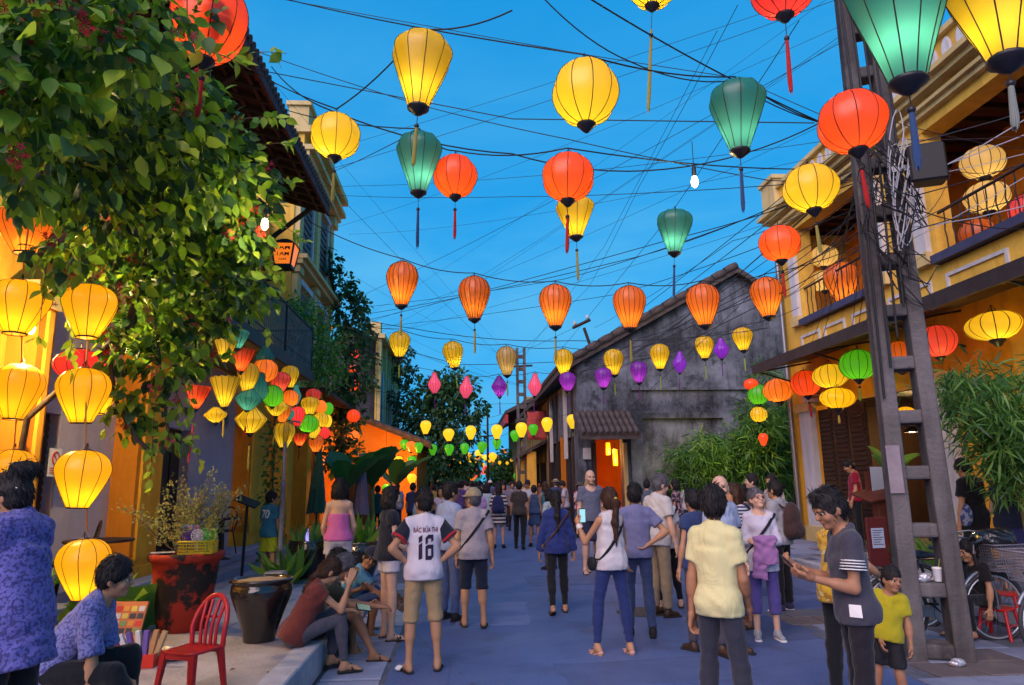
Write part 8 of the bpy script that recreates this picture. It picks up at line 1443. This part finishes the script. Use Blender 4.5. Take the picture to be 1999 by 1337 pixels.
lp = thing('lamp_post', 'slim ornate iron lamp post wound with leaves', 'lamp post', (x(553, 12.9), 12.9, .03)); MB().lathe([(.10, 0), (.10, .1), (.06, .16), (.055, .5), (.07, .54), (.045, .6), (.042, 1.6), (.06, 1.64), (.035, 1.7), (.03, 2.7)], 12, capt=True).build('post', M['rail_metal'], lp, False); MB().tube([(0, 0, 2.6), (.1, 0, 2.75), (.25, 0, 2.72)], .018, 6).build('arm', M['rail_metal'], lp, False)
ht = thing('trailing_creeper', 'creeper trailing down between the pilaster and lamp post', 'vine', (x(530, 15), 15, .05)); P = np.stack([np.full(260, 0)+rng.normal(size=260)*.09, rng.normal(size=260)*.09, rng.random(260)*2.9], 1); D = rng.normal(size=(260, 3))+np.array((0, 0, -.6)); v, f, m_ = scatter(P, D, .12, LEAF, 3); o = link('foliage', npmesh('foliage', v, f, [d1, d2, g3], m_, False), ht); o['kind'] = 'stuff'; MB().tube([(0, 0, 0), (.03, 0, 1.5), (0, 0, 2.95)], .018, 5).build('stem', bark, ht, False)
sb = thing('stone_block', 'rough square stone block beside the boy', 'block', (x(548, 11.8), 11.8, .03)); B(-.16, .14, -.15, .15, 0, .30, bev=.02).build('block', M['concrete'], sb, False)
for (yy, zz_, ll) in ((7.55, .2, 1.1), (8.58, .18, .9)):
    st_ = thing('stone_step', 'worn stone step under the seated men' if yy < 8 else 'worn stone step under the light blue polo man', 'step', (-1.5, yy, 0)); B(-.26, .24, -ll/2, ll/2, .0, zz_, bev=.02).build('block', M['kerb'], st_, False)

# ------------------------------------------------------------------ bicycles
def wheel(t, c, r, tilt=0):
    ty = MB().tube([(c[0]+r*math.cos(a), c[1], c[2]+r*math.sin(a)) for a in np.linspace(0, 6.2832, 33)], .020, 7, cap=False).build('wheel', mat('tyre', (.03, .03, .034), .6), t, False)
    MB().tube([(c[0]+(r-.03)*math.cos(a), c[1], c[2]+(r-.03)*math.sin(a)) for a in np.linspace(0, 6.2832, 33)], .010, 5, cap=False).build('rim', mat('rim_metal', (.6, .62, .68), .35, metal=.6), ty, False); mb = MB()
    for k in range(18): a = k*.349; mb.tube([(c[0]+.025*math.cos(a+.6), c[1]+.02*(-1)**k, c[2]+.025*math.sin(a+.6)), (c[0]+(r-.03)*math.cos(a), c[1], c[2]+(r-.03)*math.sin(a))], .0024, 3)
    mb.tube([(c[0], c[1]-.05, c[2]), (c[0], c[1]+.05, c[2])], .022, 8); mb.build('spokes', M['grey_metal'], ty, False)
def bicycle(label, loc, rz, c, basket=True):
    t = thing('bicycle', label, 'bicycle', loc, rz); r = .335; w1, w2 = (-.52, 0, r), (.56, 0, r); wheel(t, w1, r); wheel(t, w2, r); fm = MB(); bb = (-.06, 0, .30); st = (-.20, 0, .78); hd = (.40, 0, .86); hb = (.44, 0, .66)
    fm.tube([bb, st], .016, 7).tube([hb, (.1, 0, .40), bb], .019, 7).tube([bb, w1], .012, 6).tube([st, w1], .010, 6).tube([hd, hb, (.50, 0, .5)], .018, 7); fm.build('frame', c, t, False)
    MB().tube([(.50, -.05, .62), (.55, -.05, .5), (.56, -.05, r)], .010, 6).tube([(.50, .05, .62), (.55, .05, .5), (.56, .05, r)], .010, 6).tube([(.47, -.05, .62), (.47, .05, .62)], .012, 6).build('fork', M['grey_metal'], t, False)
    MB().tube([(.40, 0, .86), (.42, 0, 1.0)], .012, 6).tube([(.22, -.27, 1.0), (.36, -.2, 1.02), (.43, 0, 1.0), (.36, .2, 1.02), (.22, .27, 1.0)], .011, 7).build('handlebar', M['grey_metal'], t, False)
    for s_ in (-1, 1): MB().tube([(.24, s_*.26, 1.0), (.14, s_*.29, .99)], .016, 7).build('grip', M['lacquer'], t, False)
    MB().lathe([(.02, 0), (.024, .02), (.01, .035)], 10, (.34, -.16, 1.03), capt=True).build('bell', mat('bell_brass', (.5, .3, .05), .3, metal=.8), t, False)
    v, f = sdf([ell(V3(-.24, 0, .86), V3(.10, .085, .035), None, .03), cap_(V3(-.2, 0, .865), V3(-.04, 0, .86), .05, .022, .04)], .010, cuts=[(V3(0, 0, .83), V3(0, 0, -1))]); link('saddle', npmesh('saddle', v, f, [mat('saddle_vinyl', (.02, .022, .04), .3, spec=.6)]), t); MB().tube([st, (-.21, 0, .84)], .013, 6).build('seat_post', M['grey_metal'], t, False)
    for w_, a0, a1 in ((w1, .3, 3.3), (w2, .5, 2.6)): MB().tube([(w_[0]+(r+.035)*math.cos(a), 0, w_[2]+(r+.035)*math.sin(a)) for a in np.linspace(a0, a1, 15)], .020, 5).build('mudguard', M['grey_metal'], t, False)
    MB().box(-.80, -.30, -.07, .07, .73, .745).tube([(-.75, -.06, .73), w1], .006, 4).tube([(-.75, .06, .73), w1], .006, 4).build('rack', M['black_metal'], t, False); MB().box(-.45, .02, -.05, -.035, .27, .38, bev=.0).build('chain_guard', M['grey_metal'], t, False)
    o = MB().lathe([(.09, -.006), (.09, .006)], 18, (0, 0, 0), capt=True).build('chainring', M['grey_metal'], t, False); o.location = (-.06, -.05, .30); o.rotation_euler = (R(90), 0, 0)
    for s_ in (-1, 1): MB().tube([(-.06, s_*.05, .30), (-.06+s_*.12, s_*.08, .30-s_*.1)], .008, 5).box(-.06+s_*.12-.04, -.06+s_*.12+.04, s_*.1-.03, s_*.1+.03, .29-s_*.1, .31-s_*.1).build('pedal', M['black_metal'], t, False)
    if basket:
        mb = MB(); bx0, bx1, hw_, z0, z1 = .50, .78, .17, .70, .96
        for q in range(10):
            z = z0+(z1-z0)*q/9; e = .022*q/9*2; mb.tube([(bx0-e, -hw_-e, z), (bx1+e, -hw_-e, z), (bx1+e, hw_+e, z), (bx0-e, hw_+e, z), (bx0-e, -hw_-e, z)], .0035 if q < 9 else .008, 4)
        for q in range(12):
            u = -hw_+2*hw_*q/11; mb.tube([(bx1, u, z0), (bx1+.044, u*1.15, z1)], .003, 3); mb.tube([(bx0, u, z0), (bx0-.044, u*1.15, z1)], .003, 3); u2 = bx0+(bx1-bx0)*q/11
            for s_ in (-1, 1): mb.tube([(u2, s_*hw_, z0), (u2, s_*(hw_+.03), z1)], .003, 3)
        mb.box(bx0, bx1, -hw_, hw_, z0-.005, z0); mb.build('basket', M['rail_metal'], t, False)
    return t
bicycle('black bicycle with wire front basket parked behind the pole', (x(1812, 7.25), 7.25, .0), R(2), mat('bike_black', (.018, .02, .026), .3, spec=.6)); bicycle('second bicycle with large wheel farther behind the pole', (x(1850, 8.0), 8.0, .0), R(4), mat('bike_green', (.02, .05, .05), .3, spec=.6), False); bicycle('bicycle at the right edge with brass bell and wire basket', (5.78, 6.35, .019), R(186), M['bike_black'])
v, f = sdf([ell(V3(0, 0, .05), V3(.20, .17, .10)), ell(V3(-.12, 0, .06), V3(.13, .12, .07)), ell(V3(.12, .04, .10), V3(.10, .1, .06))], .011, wr=.010); o = link('plastic_sheet', npmesh('plastic_sheet', v, f, [mat('black_bag', (.012, .013, .018), .18, spec=.7, bump=.8, bsc=30)])); o.location = (x(1812, 7.25)+.64, 7.25, .96); tag(o, 'crumpled black plastic bag filling the bicycle basket', 'bag')
# small things on and by the pole
cp = thing('plastic_cup', 'clear plastic drink cup with straw standing on a pole rung', 'cup', (0, 0, 0)); mz = pole.rotation_euler.to_matrix()
cp.location = PB+mz @ Vector((.07, -.06, .695)); MB().lathe([(.032, 0), (.043, .11), (.045, .115), (.04, .11), (.03, .005)], 16).build('cup', mat('cup_plastic', (.55, .56, .6), .15, spec=.6), cp, False); MB().tube([(0, 0, .04), (.03, -.01, .2)], .004, 5).build('straw', M['tassel_green'], cp, False); MB().lathe([(.046, .115), (.04, .125), (.01, .13)], 16, capt=True).build('lid', M['paper'], cp, False)
def crumple(name, label, cat, loc, s, m, seed):
    v, f = sdf([ell(V3(0, 0, .03)*s, V3(.08, .06, .04)*s), ell(V3(.05, .01, .04)*s, V3(.05, .04, .03)*s)], .007*s, wr=.010*s, seed=seed); o = link(name, npmesh(name, v, f, [m])); o.location = loc; tag(o, label, cat)
crumple('crumpled_bag', 'crumpled plastic bag stuffed on a pole rung', 'bag', PB+mz @ Vector((-.06, -.04, .69)), 1.0, M['foil'], 3); crumple('litter', 'crumpled silver wrapper at the foot of the pole', 'litter', PB+Vector((-.05, -.32, .02)), .8, M['foil'], 5); crumple('litter', 'white paper litter by the jersey man foot', 'litter', gp(778, 1308, .012), .45, M['paper'], 7)
wt = thing('planter_trough', 'white planter trough behind the pole opening', 'planter', (x(1826, 9.3), 9.3, .21)); B(-.22, .22, -.1, .1, 0, .26, bev=.02).build('trough', M['white_paint'], wt, False)
# wooden menu lectern of the restaurant
ml = thing('menu_lectern', 'dark red wooden menu lectern with open menu before the restaurant', 'lectern', (x(1712, 12.2), 12.2, .21), R(12)); B(-.10, .10, -.08, .08, 0, 1.05, bev=.01).build('post', M['wood_red'], ml, False); B(-.25, .25, -.2, .2, 0, .05, bev=.01).build('foot', M['wood_red'], ml, False); o = B(-.34, .34, -.24, .24, -.02, .02, bev=.006).build('desk', M['wood_red'], ml, False); o.location = (-.05, 0, 1.14); o.rotation_euler = (R(16), R(-8), 0)
o = B(-.26, .26, -.012, .012, 0, .42).build('back_board', M['wood_red'], ml, False); o.location = (.16, .16, 1.12); o = B(-.13, .13, -.004, .004, 0, .42).build('menu_sheet', mat('menu_paper', srgb('#9fb0c8'), .6), ml, False); o.location = (.12, .12, 1.2)
pbn = thing('notice_panel', 'low red notice panel with printed white sheet', 'sign', (x(1700, 11.0), 11.0, .21), R(8)); B(-.18, .18, -.02, .02, .08, .82, bev=.01).build('panel', mat('panel_maroon', (.10, .018, .022), .5), pbn, False)
for s_ in (-1, 1): B(s_*.15-.02, s_*.15+.02, -.14, .14, 0, .08).build('foot', M['wood_dark'], pbn, False)
B(-.11, .11, -.026, -.021, .36, .66).build('sheet', mat('sheet_blue', srgb('#a9bddc'), .7), pbn, False)
for k in range(7): B(-.09, .09-.03*(k % 3), -.028, -.0265, .62-k*.035, .63-k*.035).build('text_line', M['lacquer'], pbn, False)
# patched asphalt and manhole
mh = structure('manhole_frame', MB().lathe([(.34, .0), (.34, .006), (.30, .007), (.0, .006)], 28, (2.3, 9.4, 0)), M['drain_iron'])
P = np.stack([rng.random(90)*6.5-4.2, rng.random(90)*8+4.5, np.full(90, .012)], 1); P[:, 2] = np.where(P[:, 0] < -1.3, np.where(P[:, 1] < 6.8, .275, .045), .014); D = rng.normal(size=(90, 3))*np.array((1, 1, .08)); v, f, m_ = scatter(P, D, .045*(.6+.8*rng.random(90)), LEAF, 3, 6.0)
o = link('fallen_leaves', npmesh('fallen_leaves', v, f, [G('dry_leaf', (.22, .14, .05), (.12, .07, .03)), g3, G('dry_leaf2', (.30, .22, .08), (.2, .12, .05))], m_, False)); tag(o, 'scattered small fallen leaves on road and paving', 'leaves', None, 'stuff')
